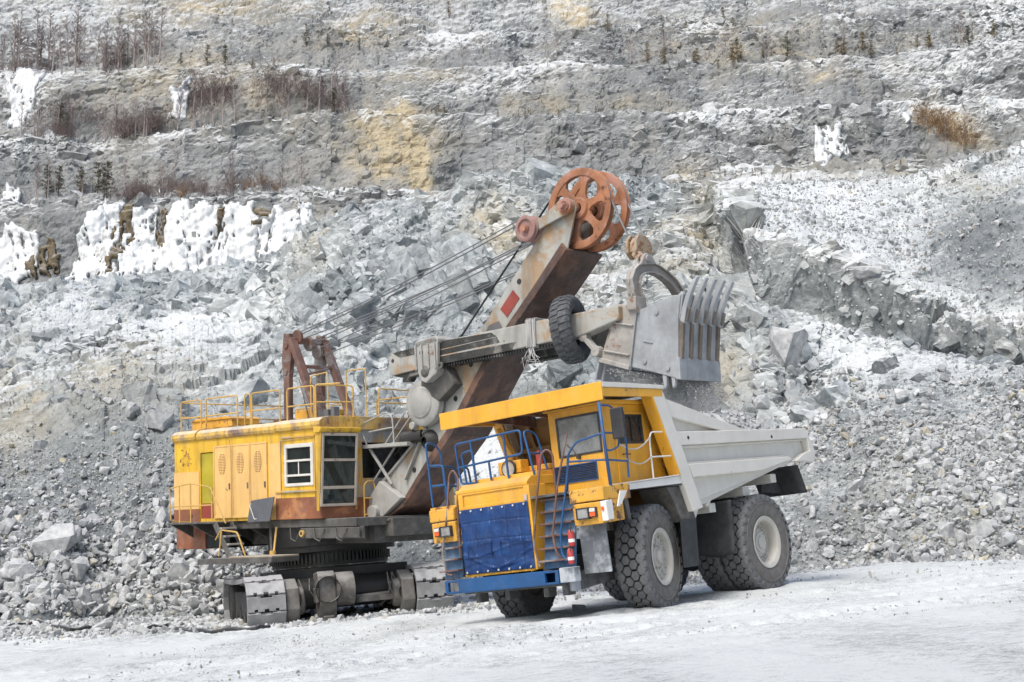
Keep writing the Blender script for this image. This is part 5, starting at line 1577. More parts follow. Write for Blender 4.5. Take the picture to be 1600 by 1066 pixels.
# doors
b = MB(); b.box(-3.82, -3.20, -2.47, -2.45, 2.78, 4.24); dg = b.build('door', M['house_green'], house); tag(dg, 'greenish yellow sliding door, dull and recessed')
b = MB(); b.box(-3.82, -3.20, -2.475, -2.452, 2.34, 2.775); b.build('door_panel', M['patch_red'], dg)
for x0, x1 in ((-3.14, -2.30), (-2.27, -1.45), (-1.43, -.66)):
    b = MB(); b.box(x0, x1, -2.535, -2.503, 2.34, 4.42)
    wall_holes(b, 'y', -2.548, -2.536, x0, x1, 2.34, 4.42, [(x0+.04, x1-.04, 2.39, 4.37)])
    d = b.build('door', M['house_peach'], house, .006)
    lv = MB(); xm = (x0+x1)/2 + (-.02)
    for k in range(13):
        z = 3.62+k*.046; hw = .17*math.sqrt(max(.05, 1-((k-6)/7.2)**2))
        for sgn in (-1, 1):
            a0, a1_ = xm+sgn*.018, xm+sgn*hw
            a0, a1_ = min(a0, a1_), max(a0, a1_)
            lv.prism([(-2.536,z+.028),(-2.558,z),(-2.556,z-.006),(-2.536,z)], a0, a1_, 'x')
    lv.build('louvre', M['house_peach'], d)
    ds = MB()  # dark bars below the slats paint the shade in the slots
    for k in range(13):
        z = 3.62+k*.046; hw = .165*math.sqrt(max(.05, 1-((k-6)/7.2)**2))
        for sgn in (-1, 1):
            a0, a1_ = sorted((xm+sgn*.022, xm+sgn*hw)); ds.box(a0, a1_, -2.541, -2.5365, z-.018, z-.003)
    ds.build('louvre_slot_shade', M['house_brown'], d)
    q = MB(); q.box(x1-.10, x1-.06, -2.57, -2.536, 3.15, 3.32); q.build('latch', M['rust_red'], d, .004)
# small side window
b = MB(); wall_holes(b, 'y', -2.535, -2.48, .12, 1.31, 3.16, 4.27, [(.19, 1.24, 3.80, 4.20), (.19, .74, 3.40, 3.75), (.78, 1.24, 3.40, 3.75)]) if False else wall_holes(b, 'y', -2.535, -2.48, .10, 1.33, 3.14, 4.29, [(.19, 1.24, 3.86, 4.18), (.19, 1.24, 3.46, 3.80), (.19, 1.24, 3.22, 3.40)])
wf = b.build('window', M['frame_white'], house, .012)
b = MB(); b.box(.15, 1.28, -2.49, -2.484, 3.2, 4.2); b.build('pane', M['glass_shovel'], wf)
b = MB(); b.box(.66, .70, -2.50, -2.495, 3.46, 3.80); b.build('mullion', M['frame_white'], wf)
b = MB(); b.box(-.30, 1.5, -2.56, -2.503, 2.98, 3.02); b.box(0.0,1.45,-2.54,-2.503,4.46,4.50); b.tube([(-.05,-2.53,3.0),(-.05,-2.53,4.4),(1.4,-2.53,4.44),(1.42,-2.53,2.7)], .012, 6); b.build('trim', M['house_front'], house)
# front cab window bay (leans out at the top)
def bayx(z): return 1.70+.14*(z-2.5)/2.0
b = MB()
fy0, fy1 = -2.62, -1.36
for z0, z1 in ((2.56,2.63),(3.02,3.10),(3.76,3.83),(4.44,4.52)):
    b.hexa([(bayx(z0)-.05,fy0,z0),(bayx(z0)+.03,fy0,z0),(bayx(z0)+.03,fy1,z0),(bayx(z0)-.05,fy1,z0),(bayx(z1)-.05,fy0,z1),(bayx(z1)+.03,fy0,z1),(bayx(z1)+.03,fy1,z1),(bayx(z1)-.05,fy1,z1)])
for y0, y1 in ((fy0, fy0+.07), (fy1-.07, fy1)):
    z0, z1 = 2.56, 4.52
    b.hexa([(bayx(z0)-.045,y0,z0),(bayx(z0)+.028,y0,z0),(bayx(z0)+.028,y1,z0),(bayx(z0)-.045,y1,z0),(bayx(z1)-.045,y0,z1),(bayx(z1)+.028,y0,z1),(bayx(z1)+.028,y1,z1),(bayx(z1)-.045,y1,z1)])
bay = b.build('cab_window', M['frame_dirty'], house, .008)
b = MB(); z0, z1 = 2.60, 4.48
b.hexa([(bayx(z0)-.012,fy0+.03,z0),(bayx(z0)-.006,fy0+.03,z0),(bayx(z0)-.006,fy1-.03,z0),(bayx(z0)-.012,fy1-.03,z0),(bayx(z1)-.012,fy0+.03,z1),(bayx(z1)-.006,fy0+.03,z1),(bayx(z1)-.006,fy1-.03,z1),(bayx(z1)-.012,fy1-.03,z1)])
b.build('pane', M['glass_shovel'], bay)
b = MB()
b.prism([(1.60,2.45),(1.70,2.45),(1.86,4.62),(1.60,4.62)], -2.66, -2.625); b.prism([(1.60,2.45),(1.70,2.45),(1.84,4.62),(1.60,4.62)], -1.355, -1.32)
b.prism([(1.60,4.53),(1.84,4.53),(1.90,4.60),(1.90,4.66),(1.60,4.70)], -2.72, -1.28)
b.build('bay_cheek', M['house_yellow'], house, .01)
b = MB(); b.box(.5, .95, -1.5, -1.42, 3.0, 4.4); b.box(1.0,1.06,-1.55,-1.40,2.4,4.5); b.build('cab_post', M['house_yellow'], house)
b = MB(); b.box(.5, .95, -2.2, -1.7, 2.75, 2.86); b.prism([(.42,2.86),(.53,2.86),(.47,3.6),(.36,3.6)], -2.2, -1.7); b.box(.65,.8,-2.05,-1.85,2.31,2.75); b.box(1.1,1.4,-2.4,-2.2,2.31,3.1); b.build('operator_seat', M['interior'], house, .02)
# leaning grey plate
b = MB(); b.hexa([(-1.12,-2.90,2.20),(-1.12,-2.86,2.20),(-.12,-2.86,2.22),(-.12,-2.90,2.22),(-1.20,-2.70,2.80),(-1.20,-2.66,2.80),(-.16,-2.66,2.88),(-.16,-2.70,2.88)])
pl = b.build('loose_plate', M['greyplate'], SR, .01)
b = MB(); b.tube(rail_loop([(-.98,-2.86,2.72),(-.98,-2.90,2.66),(-.70,-2.96,2.28),(-.62,-2.94,2.30)], .04), .012, 6); b.build('grab_handle', M['frame_white'], pl)
# --- deck and underframe
b = MB()
b.box(-4.6, 2.9, -2.42, 2.42, 2.02, 2.24); b.box(-3.6, 2.7, -1.6, 1.6, 1.55, 2.02)
for x in (-2.6,-1.6,-.6,.4,1.4,2.4):
    b.prism([(-2.4,2.02),(-1.6,2.02),(-1.6,1.62)], x-.05, x+.05, 'x'); b.prism([(2.4,2.02),(1.6,2.02),(1.6,1.62)], x-.05, x+.05, 'x')
b.box(1.62, 3.1, -1.3, 1.5, 1.72, 2.2); b.box(1.0, 3.0, -2.3, -2.2, 1.70, 2.02); b.box(.6,3.0,-2.415,-2.36,1.72,2.0)
b.build('deck_frame', M['under_grey'], SR, .015)
for k, x in enumerate((.2, 1.2, 2.1)):
    b = MB(); b.tube([(x,-2.44,2.0),(x+.1,-2.5,1.72),(x+.3,-2.5,1.65),(x+.45,-2.44,1.98)], .016, 6); b.build('hose', M['under_grey'], SR)
b = MB()
b.lathe([(.05,0),(.09,0),(.09,.05),(.05,.05)], (.75,-2.46,1.86), (0,-1,0), 16)
b.build('hose_ring', M['rail_yellow'], SR)
b = MB(); b.box(-5.18, -3.74, -2.44, 2.44, 1.46, 2.245); b.build('counterweight', M['house_brown'], SR, .02)
b = MB(); b.box(-3.738, -2.6, -2.40, 2.40, 1.5, 2.0); b.build('rear_frame', M['near_black'], SR, .01)
# --- rear walkway with rail and steps
b = MB(); b.box(-4.3, -2.05, -3.35, -2.53, 2.20, 2.25)
for x in (-4.2, -3.2, -2.2): b.prism([(-3.3,2.2),(-2.53,2.2),(-2.53,1.8)], x-.03, x+.03, 'x')
wk = b.build('walkway', M['under_grey'], SR, .006)
def srails(name, lines, r=.022, mat='rail_yellow', parent=None):
    b = MB()
    for L in lines: b.tube(rail_loop(L, .10), r, 8)
    return b.build(name, M[mat], parent or SR)
srails('handrail', [[(-4.22,-2.6,2.25),(-4.22,-3.28,2.30),(-4.25,-3.3,3.25),(-3.2,-3.3,3.36),(-2.25,-3.3,3.22),(-1.55,-3.3,2.2)],
  [(-4.24,-3.3,2.72),(-2.15,-3.3,2.72)], [(-3.2,-3.3,2.25),(-3.2,-3.3,3.34)], [(-2.18,-3.3,2.25),(-2.18,-3.3,3.2)], [(-3.75,-3.3,2.25),(-3.75,-3.3,3.3)]], .02, 'rail_yellow', wk)
# steps down to a lower platform
b = MB()
for s in (-3.3, -2.75): b.bar((-2.05,s,2.2), (-1.35,s,1.22), .05, .16)
lad = b.build('steps', M['under_grey'], SR, .006)
for k in range(4):
    t = (k+.6)/4.4; x = -2.05+.7*t; z = 2.2-.98*t
    b = MB(); b.box(x-.04, x+.2, -3.28, -2.77, z-.03, z+.02); b.build('step', M['cast_grey'], lad, .005)
srails('handrail', [[(-2.0,-3.32,1.75),(-1.75,-3.32,2.02),(-1.0,-3.32,1.95),(-.62,-3.32,1.25)], [(-1.85,-3.32,1.3),(-1.72,-3.32,1.98)]], .022, 'rail_yellow', lad)
b = MB()
b.hexa([(-2.35,-3.7,1.08),(.75,-3.55,1.14),(.75,-2.6,1.14),(-2.35,-2.6,1.08),(-2.3,-3.7,1.24),(.8,-3.55,1.28),(.8,-2.6,1.28),(-2.3,-2.6,1.24)])
b.bar((-.3,-2.7,1.3),(-.6,-2.5,2.1), .06, .06)
lp = b.build('lower_platform', M['under_grey'], SR, .01)
b = MB(); b.hexa([(-1.0,-3.62,1.262),(.78,-3.54,1.283),(.78,-2.62,1.283),(-1.0,-2.62,1.262),(-1.0,-3.62,1.30),(.78,-3.54,1.32),(.78,-2.62,1.32),(-1.0,-2.62,1.30)]); b.build('tread_board', paint('dusty timber', (.34,.26,.16), .8, .2, .1, .5), lp, .01)
b = MB(); b.bar((-.15,-2.75,1.28),(-.25,-2.55,2.05),.05,.05); b.lathe([(.001,0),(.09,.0),(.09,.14),(.001,.14)],(-.12,-2.8,1.28),(0,0,1),12); b.build('platform_strut', M['rail_yellow'], SR)
# --- roof railings
zt, zr = 5.86, 4.95
def panel(x0, x1, y, mid=True, z=zt):
    L = [[(x0,y,zr),(x0,y,z),(x1,y,z),(x1,y,zr)]]
    if mid: L.append([(x0,y,(z+zr)/2-.05),(x1,y,(z+zr)/2-.05)])
    return L
for x0, x1 in ((-5.22,-4.2), (-3.95,-2.42), (-2.07,-1.80), (-1.74,-.46), (-.13,1.04)):
    srails('roof_railing', panel(x0, x1, -2.2), .022)
srails('roof_railing', [[(1.10,-2.2,4.95),(1.10,-2.2,5.88),(1.9,-2.0,5.86)], [(1.1,-2.2,5.4),(1.5,-1.2,5.4)], [(1.5,-1.2,4.95),(1.5,-1.2,5.85),(1.12,-2.1,5.87)]], .024)
for x0, x1 in ((-5.2,-3.6), (-3.4,-2.9), (-1.3,.1), (.1,1.5)):
    srails('roof_railing', panel(x0, x1, 2.2, False, 5.75), .022)
srails('roof_railing', [[(-5.2,-2.2,5.83),(-5.2,2.2,5.83)], [(-5.2,-2.2,5.4),(-5.2,2.2,5.4)]], .02)
srails('roof_railing', [[(1.55,-.3,4.95),(1.55,-.3,5.8),(1.55,2.2,5.75),(1.55,2.2,4.95)], [(1.55,-.3,5.4),(1.55,2.2,5.4)]], .02)
srails('roof_railing', [[(-.55,-1.0,4.95),(-.55,-1.0,6.3),(.2,-1.0,6.35),(.2,-1.0,4.95)], [(-.5,.3,4.95),(-.5,.3,6.5),(.35,.3,6.5),(.35,.3,4.95)]], .02)
# --- gantry
b = MB()
gx_ = -2.03
for s in (-1, 1):
    y = s*.62
    b.prism([(gx_-.16,4.95),(gx_+.10,4.95),(gx_+.12,6.4),(gx_+.22,7.0),(gx_+.16,7.7),(gx_-.10,7.72),(gx_-.22,6.9),(gx_-.14,6.3)], y-.08, y+.08)
    b.bar((gx_+.18,y,7.55), (gx_+1.42,y,5.0), .17, .24, (0,1,0))
    b.disc((gx_+.02,y-.13,7.35),(0,1,0),.10,.26,14); b.disc((gx_-.02,y-.12,6.55),(0,1,0),.09,.24,14)
    b.box(gx_+1.25,gx_+1.65,y-.16,y+.16,4.97,5.10)
gan = b.build('gantry', M['rust_red'], SR, .015)
b = MB(); b.bar((gx_+.6,-.62,6.68),(gx_+.6,.62,6.68), .10, .10); b.bar((gx_+.75,-.62,6.4),(gx_+.62,.62,6.7), .06, .06); b.box(gx_-.05,gx_+.30,-.62,.62,7.42,7.56); b.bar((gx_+.05,-.62,7.6),(gx_+.3,.62,7.3),.10,.10); b.build('gantry_crossbar', M['rust_red'], gan, .01)
for y, zz in ((-.42,7.60),(.0,7.42),(.32,7.18)):
    q = MB(); q.lathe([(.001,-.05),(.20,-.05),(.22,-.03),(.17,0),(.22,.03),(.20,.05),(.001,.05)], (gx_+.22,y,zz), (0,1,.12), 24); q.build('pulley', M['rust_red'], gan)
b = MB()
for s in (-.62, .1): b.tube([(gx_+.95,s,5.0),(gx_+.5,s,6.3)], .02, 6)
for k in range(6): b.tube([(gx_+.95-.45*k/6,-.3,5.1+1.2*k/6),(gx_+.95-.45*k/6,.1,5.1+1.2*k/6)], .012, 6)
b.build('gantry_ladder', M['rust_red'], gan)
# --- boom
bp_ = [(9.00,9.92),(8.80,9.84),(8.42,9.5),(5.86,6.93),(4.38,5.68),(3.55,4.63),(3.80,4.50),(.87,2.29),(2.05,2.16),(2.84,2.53),(3.82,3.49),(4.75,4.34),(6.16,6.07),(7.94,7.71),(8.94,8.66),(9.12,9.2),(9.26,9.62),(9.22,9.80)]
bsh = 0.0
b = MB()
for s in (-1, 1): b.prism(bp_, s*.56, s*.61)
boom = b.build('boom', M['boom_grey'], SR, .008)
b = MB()   # underside plate with flanges and the back plate
low = [(2.05,2.16),(2.84,2.53),(3.82,3.49),(4.75,4.34),(6.16,6.07),(7.94,7.71),(8.94,8.66)]
hi_ = [(8.30,9.38),(5.86,6.93),(4.38,5.68),(3.55,4.63)]
def strip(b, pts, y0, y1, th):
    for (x0, z0), (x1, z1) in zip(pts, pts[1:]):
        d = Vector((x1-x0, 0, z1-z0)).normalized(); n_ = Vector((d.z, 0, -d.x))*th
        b.hexa([(x0,y0,z0),(x1,y0,z1),(x1,y1,z1),(x0,y1,z0),(x0+n_.x,y0,z0+n_.z),(x1+n_.x,y0,z1+n_.z),(x1+n_.x,y1,z1+n_.z),(x0+n_.x,y1,z0+n_.z)])
strip(b, low, -.72, .72, .06)
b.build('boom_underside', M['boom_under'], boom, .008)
b = MB(); strip(b, [(4.2,4.2),(4.75,4.62),(6.1,6.25),(7.85,7.88),(8.8,8.78)], -.640, -.612, -.02)
low2 = [(2.9,2.75),(3.75,3.65),(4.62,4.50),(6.02,6.2),(7.82,7.86),(8.80,8.82)]
b.v, b.f, b.m, b.sm = [], [], [], []
for (x0,z0),(x1,z1),(u0,w0_),(u1,w1_) in zip(low[1:], low[2:], low2, low2[1:]):
    b.hexa([(x0,-.66,z0),(x1,-.66,z1),(u1,-.66,w1_),(u0,-.66,w0_),(x0,-.612,z0),(x1,-.612,z1),(u1,-.612,w1_),(u0,-.612,w0_)])
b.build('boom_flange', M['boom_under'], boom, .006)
b = MB(); strip(b, hi_[::-1], -.56, .56, .04); b.build('boom_top_plate', M['boom_grey'], boom)
b = MB(); b.tube([(.87,-.64,2.29),(3.82,-.66,4.55)], .045, 8); b.bar((3.75,-.68,4.45),(2.95,-.68,3.2),.05,.10,(0,1,0)); b.bar((1.9,-.68,2.2),(1.35,-.7,1.7),.14,.10); b.build('boom_stay', M['cast_grey'], boom, .006)
b = MB(); b.prism([(1.2,2.32),(2.2,2.24),(2.95,2.72),(2.1,3.2)], -.85, -.62); b.prism([(1.2,2.32),(2.2,2.24),(2.95,2.72),(2.1,3.2)], .62, .85); b.tube([(1.9,-1.0,2.35),(1.9,1.0,2.35)], .2, 14); b.build('boom_foot', M['cast_grey'], boom, .02)
b = MB()
for x, z in ((7.30,8.05),(4.9,5.25),(4.42,4.85),(3.25,3.45),(5.5,6.1)): b.disc((x,-.613,z),(0,-1,0),.075,.004,16)
b.build('boom_hole', M['dark'], boom)
def plate_on_boom(name, pts, mat, th=.012):
    q = MB(); q.prism(pts, -.612-th, -.6125); q.build(name, M[mat], boom)
plate_on_boom('red_plate', [(6.85,7.18),(7.30,7.62),(7.08,7.86),(6.62,7.42)], 'patch_red')
plate_on_boom('grey_plate', [(6.05,6.22),(6.72,6.85),(6.55,7.12),(6.2,7.05),(5.95,6.72)], 'patch_grey')
# --- head sheaves
def sheave(name, c, r, spokes, mat, parent, wd=.14):
    q = MB()
    rim = [(r*.80,-wd*.5),(r*.96,-wd*.62),(r,-wd*.5),(r*.985,-wd*.42),(r*.93,-.012),(r*.93,.012),(r*.985,wd*.42),(r,wd*.5),(r*.96,wd*.62),(r*.80,wd*.5)]
    q.lathe(rim, c, (0,1,0), 64, True, True)
    q.lathe([(.12,-wd*.9),(r*.24,-wd*.9),(r*.27,-wd*.55),(r*.27,wd*.55),(r*.24,wd*.9),(.12,wd*.9)], c, (0,1,0), 32)
    C_ = Vector(c)
    for k in range(spokes):
        t = 2*math.pi*(k+.25)/spokes; rad = Vector((math.cos(t), 0, math.sin(t))); tan = Vector((-math.sin(t), 0, math.cos(t)))
        prof = [(.22, .17), (.36, .10), (.55, .085), (.68, .11), (.76, .20), (.83, .36)]
        vs, fs = [], []
        for f_, hw in prof:
            for sy in (-1, 1):
                for sg in (-1, 1): vs.append(C_+rad*(r*f_)+tan*(sg*hw*r)+Vector((0, sy*wd*.36, 0)))
        for i in range(len(prof)-1):
            a = i*4; n = a+4
            fs += [(a, a+1, n+1, n), (a+2, n+2, n+3, a+3), (a, n, n+2, a+2), (a+1, a+3, n+3, n+1)]
        fs += [(0,2,3,1), tuple(len(vs)-4+i for i in (0,1,3,2))]
        q.add(vs, fs)
    return q.build(name, mat, parent, .015)
shc = (9.16, 9.66)
sheave('sheave', (shc[0], -.30, shc[1]), 1.02, 6, M['rust_orange'], boom)
sheave('sheave', (shc[0], .34, shc[1]), 1.02, 6, M['rust_orange'], boom)
b = MB(); b.tube([(shc[0]-.08,-.86,shc[1]+.02),(shc[0]-.08,.86,shc[1]+.02)], .12, 20); b.lathe([(.001,-.95),(.07,-.95),(.07,-.86),(.14,-.86),(.14,-.80),(.20,-.80),(.20,-.66)], (9.05,0,9.68), (0,1,0), 20); b.build('sheave_pin', M['rust_orange'], boom)
b = MB()
lv_ = [(9.20,9.80),(9.24,9.60),(9.10,9.49),(8.35,9.30),(7.95,9.18),(7.78,9.20),(7.76,9.36),(7.95,9.44),(8.35,9.56),(8.85,9.86),(9.05,9.90)]
b.prism(lv_, -.76, -.68); b.prism(lv_, .68, .76); b.build('boom_lever', M['boom_grey'], boom, .012)
for s in (-.86, .62, -.58, .86):
    q = MB(); q.lathe([(.001,-.09),(.11,-.09),(.12,-.03),(.22,-.03),(.24,-.08),(.30,-.08),(.335,-.06),(.27,0),(.335,.06),(.30,.08),(.24,.08),(.22,.03),(.12,.03),(.11,.09),(.001,.09)], (7.84,s,9.30), (0,1,0), 28); q.build('pulley', M['pink'], boom)
b = MB(); b.tube([(7.84,-1.0,9.30),(7.84,1.0,9.30)], .09, 14); b.build('pulley_pin', M['rust_orange'], boom)
# boom ropes
b = MB(); b2 = MB()
for (ya, za), (yb, dz) in (((-.46,7.72),(-.9,.30)), ((-.40,7.66),(-.84,.22)), ((-.38,7.52),(-.56,-.30)), ((.02,7.50),(-.6,-.22)), ((.05,7.40),(.6,.28)), ((.30,7.28),(.66,.24)), ((.34,7.22),(.88,-.28)), ((.36,7.05),(.84,-.32))):
    p0 = Vector((gx_+.3, ya, za)); p1 = Vector((7.84, yb, 9.30+dz))
    b.tube([p0*(1-t)+p1*t-Vector((0,0,.10*math.sin(math.pi*t))) for t in (0,.2,.4,.6,.8,1)], .017, 6)
b.build('boom_rope', M['cable_light'], SR)
# hoist ropes: drum -> sheave -> bail
def hoist(y, dx):
    pts = []
    for k in range(25):
        t = R(147-(147-4)*k/24)
        pts.append((shc[0]+.97*math.cos(t), y, shc[1]+.97*math.sin(t)))
    return pts
for y, ye in ((-.30, -.36), (.34, -.06)):
    q = MB(); q.tube([(1.6,y*.6,3.9),(4.85,y,6.9),*hoist(y, 0)[:3]], .026, 8); q.build('hoist_rope', M['cable_black'], SR)
    q = MB(); q.tube(hoist(y, 0)[2:] + [(10.66 if y < 0 else 10.95, ye, 8.68 if y < 0 else 8.62)], .024, 8); q.build('hoist_rope', M['cable_light'], SR)
# --- saddle block, crowd gear cover
b = MB()
b.prism([(4.02,6.72),(4.10,6.80),(4.78,6.86),(4.90,6.78),(4.86,6.02),(4.62,5.80),(4.42,5.68),(4.22,5.76),(4.12,6.0)], -1.22, -1.10)
b.prism([(4.0,6.66),(4.06,6.80),(4.82,6.90),(4.92,6.80),(4.92,6.70),(4.0,6.62)], -1.22, -.66)
for x in (4.08,4.3,4.55,4.8): b.prism([(x-.03,6.70),(x+.03,6.72),(x+.05,6.05),(x,6.0)], -1.27, -1.221)
b.prism([(4.12,6.02),(4.86,6.04),(4.8,5.9),(4.4,5.7),(4.2,5.8)], -1.21, -.62)
sad = b.build('saddle_block', M['cast_grey'], SR, .03)
b = MB(); b.lathe([(.001,.02),(.09,.02),(.11,0),(.16,-.02),(.16,-.1)], (4.40,-1.24,5.98), (0,-1,0), 18); b.build('saddle_pin', M['under_grey'], sad); b = MB(); b.lathe([(.03,0),(.09,0),(.09,.05),(.03,.05)], (4.95,-1.16,6.1), (0,-1,0), 16); b.build('saddle_pin', M['under_grey'], sad)
b = MB(); b.disc((4.28,-1.222,6.5),(0,-1,0),.07,.003,14); b.build('saddle_hole', M['dark'], sad)
b = MB(); b.prism([(4.0,6.0),(4.9,6.1),(5.2,5.6),(4.6,5.2),(3.9,5.5)], -.95, -.62); b.build('saddle_base', M['under_grey'], SR, .03)
b = MB(); b.lathe([(.001,.33),(.26,.33),(.34,.28),(.40,.27),(.42,.23),(.56,.22),(.63,.17),(.64,.0),(.60,-.05)], (3.93,-.72,5.21), (0,-1,0), 40)
b.lathe([(.001,.12),(.10,.12),(.11,0)], (3.55,-.84,4.62), (0,-1,0), 20)
b.build('gear_cover', M['cast_grey'], SR, .015)
b = MB(); b.lathe([(.30,0),(.16,.22),(.10,.25)], (3.92,-.62,4.2), (0,-1,0), 16); b.tube([(3.7,-.7,4.35),(3.2,-.9,4.3),(2.9,-.6,4.25)], .17, 10); b.build('crowd_motor', M['dark'], SR)
# --- dipper handle: one beam each side of the boom
for s in (-1, 1):
    y0, y1 = (-1.08, -.68) if s < 0 else (.68, 1.08)
    b = MB()
    b.prism([(2.86,6.04),(2.98,6.0),(4.62,6.14),(7.15,6.25),(8.60,6.34),(9.52,6.36),(10.73,6.64),(10.80,6.68),(10.80,6.97),(10.70,6.99),(8.1,6.90),(4.64,6.74),(3.0,6.60),(2.84,6.5)], y0, y1)
    if s < 0: arm = b.build('dipper_handle', M['boom_grey'], SR, .03)
    else: far_arm = b.build('dipper_handle', M['grease'], SR, .03)
    q = MB()
    q.prism([(4.62,6.13),(7.4,6.26),(7.55,6.46),(4.62,6.34)], y0-.006, y1+.006); q.prism([(3.3,6.46),(4.62,6.52),(6.9,6.66),(6.7,6.78),(4.62,6.745),(3.0,6.61)], y0-.008, y1+.008)
    q.prism([(4.62,6.36),(7.0,6.49),(6.9,6.65),(4.62,6.50)], y0-.003, y1+.003)
    q.prism([(2.95,5.99),(4.62,6.13),(4.62,6.05),(3.6,5.92),(3.5,5.80),(3.3,5.80),(3.35,5.92)], y0+.06, y1-.06)
    q.build('grease', M['grease'], arm if s < 0 else far_arm, .01)
    q = MB()
    for k in range(44):
        x = 4.7+k*.095; z = 6.115+ (x-4.62)*.046
        q.prism([(x,z),(x+.06,z+.003),(x+.05,z-.06),(x+.01,z-.06)], y0+.05, y1-.05)
    q.build('rack', M['grease'], arm if s < 0 else far_arm)
b = MB(); b.disc((3.02,-1.081,6.4),(0,-1,0),.055,.003,14); b.build('beam_hole', M['dark'], arm)
# rope wound round the beam
b = MB(); rnd = random.Random(8)
for k in range(26):
    x = 8.02+rnd.uniform(-.12,.18); j = lambda: rnd.uniform(.0,.05)
    b.tube(rail_loop([(x+j(),-1.10-j(),6.30-j()),(x+j()-.02,-1.10-j(),6.94+j()),(x+j(),-.66+j(),6.94+j()),(x+j(),-.66,6.28-j()),(x+j()+.04,-1.10-j(),6.29-j())], .05, 2), .009, 5, False)
for k in range(10):
    x = 8.05+rnd.uniform(-.1,.1); b.tube([(x,-1.1,6.34),(x+rnd.uniform(-.1,.1),-1.13,6.1),(x+rnd.uniform(-.3,.3),-1.12,rnd.uniform(5.75,6.05)),(x+rnd.uniform(-.3,.3),-1.1,rnd.uniform(5.9,6.2))], .008, 5, False)
b.build('tangled_wire', M['rope_white'], arm)
# links between handle and bucket
b = MB()
for y in (-.95, .75):
    if y > 0: b.build('bucket_link', M['bucket_rust'], SR, .015); b = MB()
    b.bar((9.62,y,6.40),(10.02,y,5.98), .10, .22, (0,1,0)); b.disc((9.66,y-.1,6.36),(0,1,0),.12,.2,14); b.disc((10.02,y-.1,5.98),(0,1,0),.13,.2,14)
b.build('bucket_link', M['bucket_rust'], SR, .015)
# --- bucket
YN, YF = -.86, .74
side = [(10.58,7.03),(10.95,6.98),(11.25,6.84),(11.7,6.93),(12.2,7.06),(12.44,7.05),(12.34,6.5),(12.26,5.14),(11.2,5.46),(10.0,5.76),(10.38,6.30)]
b = MB()
b.prism(side, YN, YN+.07)
b.prism([(x, z) for x, z in side], YF-.07, YF)
# front wall and back wall
b.hexa([(12.26,YN+.071,5.14),(12.20,YN+.071,5.16),(12.20,YF-.071,5.16),(12.26,YF-.071,5.14),(12.44,YN+.071,7.05),(12.36,YN+.071,7.05),(12.36,YF-.071,7.05),(12.44,YF-.071,7.05)])
bk = b.build('bucket', M['bucket'], SR, .02)
b = MB()
b.prism([(10.56,7.05),(10.95,7.0),(11.22,6.84),(10.92,5.46),(9.98,5.74),(10.36,6.30)], YN-.05, YN-.002)
b.prism([(10.56,7.05),(10.95,7.0),(11.22,6.84),(10.92,5.46),(9.98,5.74),(10.36,6.30)], YF+.002, YF+.05)
b.hexa([(10.0,YN,5.76),(10.1,YN,5.74),(10.1,YF,5.74),(10.0,YF,5.76),(10.58,YN,7.03),(10.68,YN,7.02),(10.68,YF,7.02),(10.58,YF,7.03)])
for (x0,z0),(x1,z1) in (((10.48,6.62),(11.1,6.48)), ((10.2,5.98),(10.95,5.80))): b.bar((x0,YN-.07,z0),(x1,YN-.07,z1), .08, .045, (0,0,1))
b.prism([(9.98,5.74),(10.93,5.45),(10.96,5.56),(10.05,5.84)], YN-.10, YN-.051)
b.build('back_casting', M['bucket_rust'], bk, .02)
b = MB(); b.bar((11.2,YN-.03,6.82),(10.93,YN-.03,5.45), .03, .06, (0,1,0)); b.build('side_rib', M['bucket'], bk, .008)
b = MB(); b.bar((11.35,YN-.02,6.1),(11.6,YN-.02,6.03),.03,.03); b.build('side_rib', M['bucket'], bk, .008)
for x,z in ((11.75,6.72),(11.35,5.62),(12.0,5.4)): b = MB(); b.disc((x,YN-.02,z),(0,-1,0),.06,.02,12); b.build('rivet', M['bucket'], bk, .008)
b = MB(); b.hexa([(12.20,YN-.02,5.13),(12.34,YN-.02,5.11),(12.34,YF+.02,5.11),(12.20,YF+.02,5.13),(12.22,YN-.02,5.62),(12.335,YN-.02,5.62),(12.335,YF+.02,5.62),(12.22,YF+.02,5.62)]); b.build('lip_band', M['bucket'], bk, .02)
ys = [YN+.10+k*(YF-YN-.20)/4 for k in range(5)]
for y in ys:
    q = MB(); q.hexa([(12.27,y-.055,5.6),(12.36,y-.045,5.6),(12.36,y+.045,5.6),(12.27,y+.055,5.6),(12.35,y-.06,6.62),(12.47,y-.05,6.62),(12.47,y+.05,6.62),(12.35,y+.06,6.62)]); q.build('front_rib', M['rib'], bk, .012)
for y in ys:
    q = MB()
    q.prism([(12.36,6.46),(12.47,6.38),(12.55,6.70),(12.70,7.06),(12.90,7.40),(12.88,7.43),(12.70,7.28),(12.53,6.98),(12.42,6.72)], y-.062, y+.062)
    q.prism([(12.32,6.52),(12.36,6.48),(12.43,6.80),(12.49,7.06),(12.44,7.14),(12.35,7.06)], y-.062, y+.062)
    th_ = q.build('tooth', M['tooth'], bk, .02, 2)
    q = MB(); q.prism([(12.515,6.42),(12.535,6.42),(12.62,6.70),(12.60,6.72)], y-.04, y+.04); q.build('tooth_socket', M['rib'], th_)
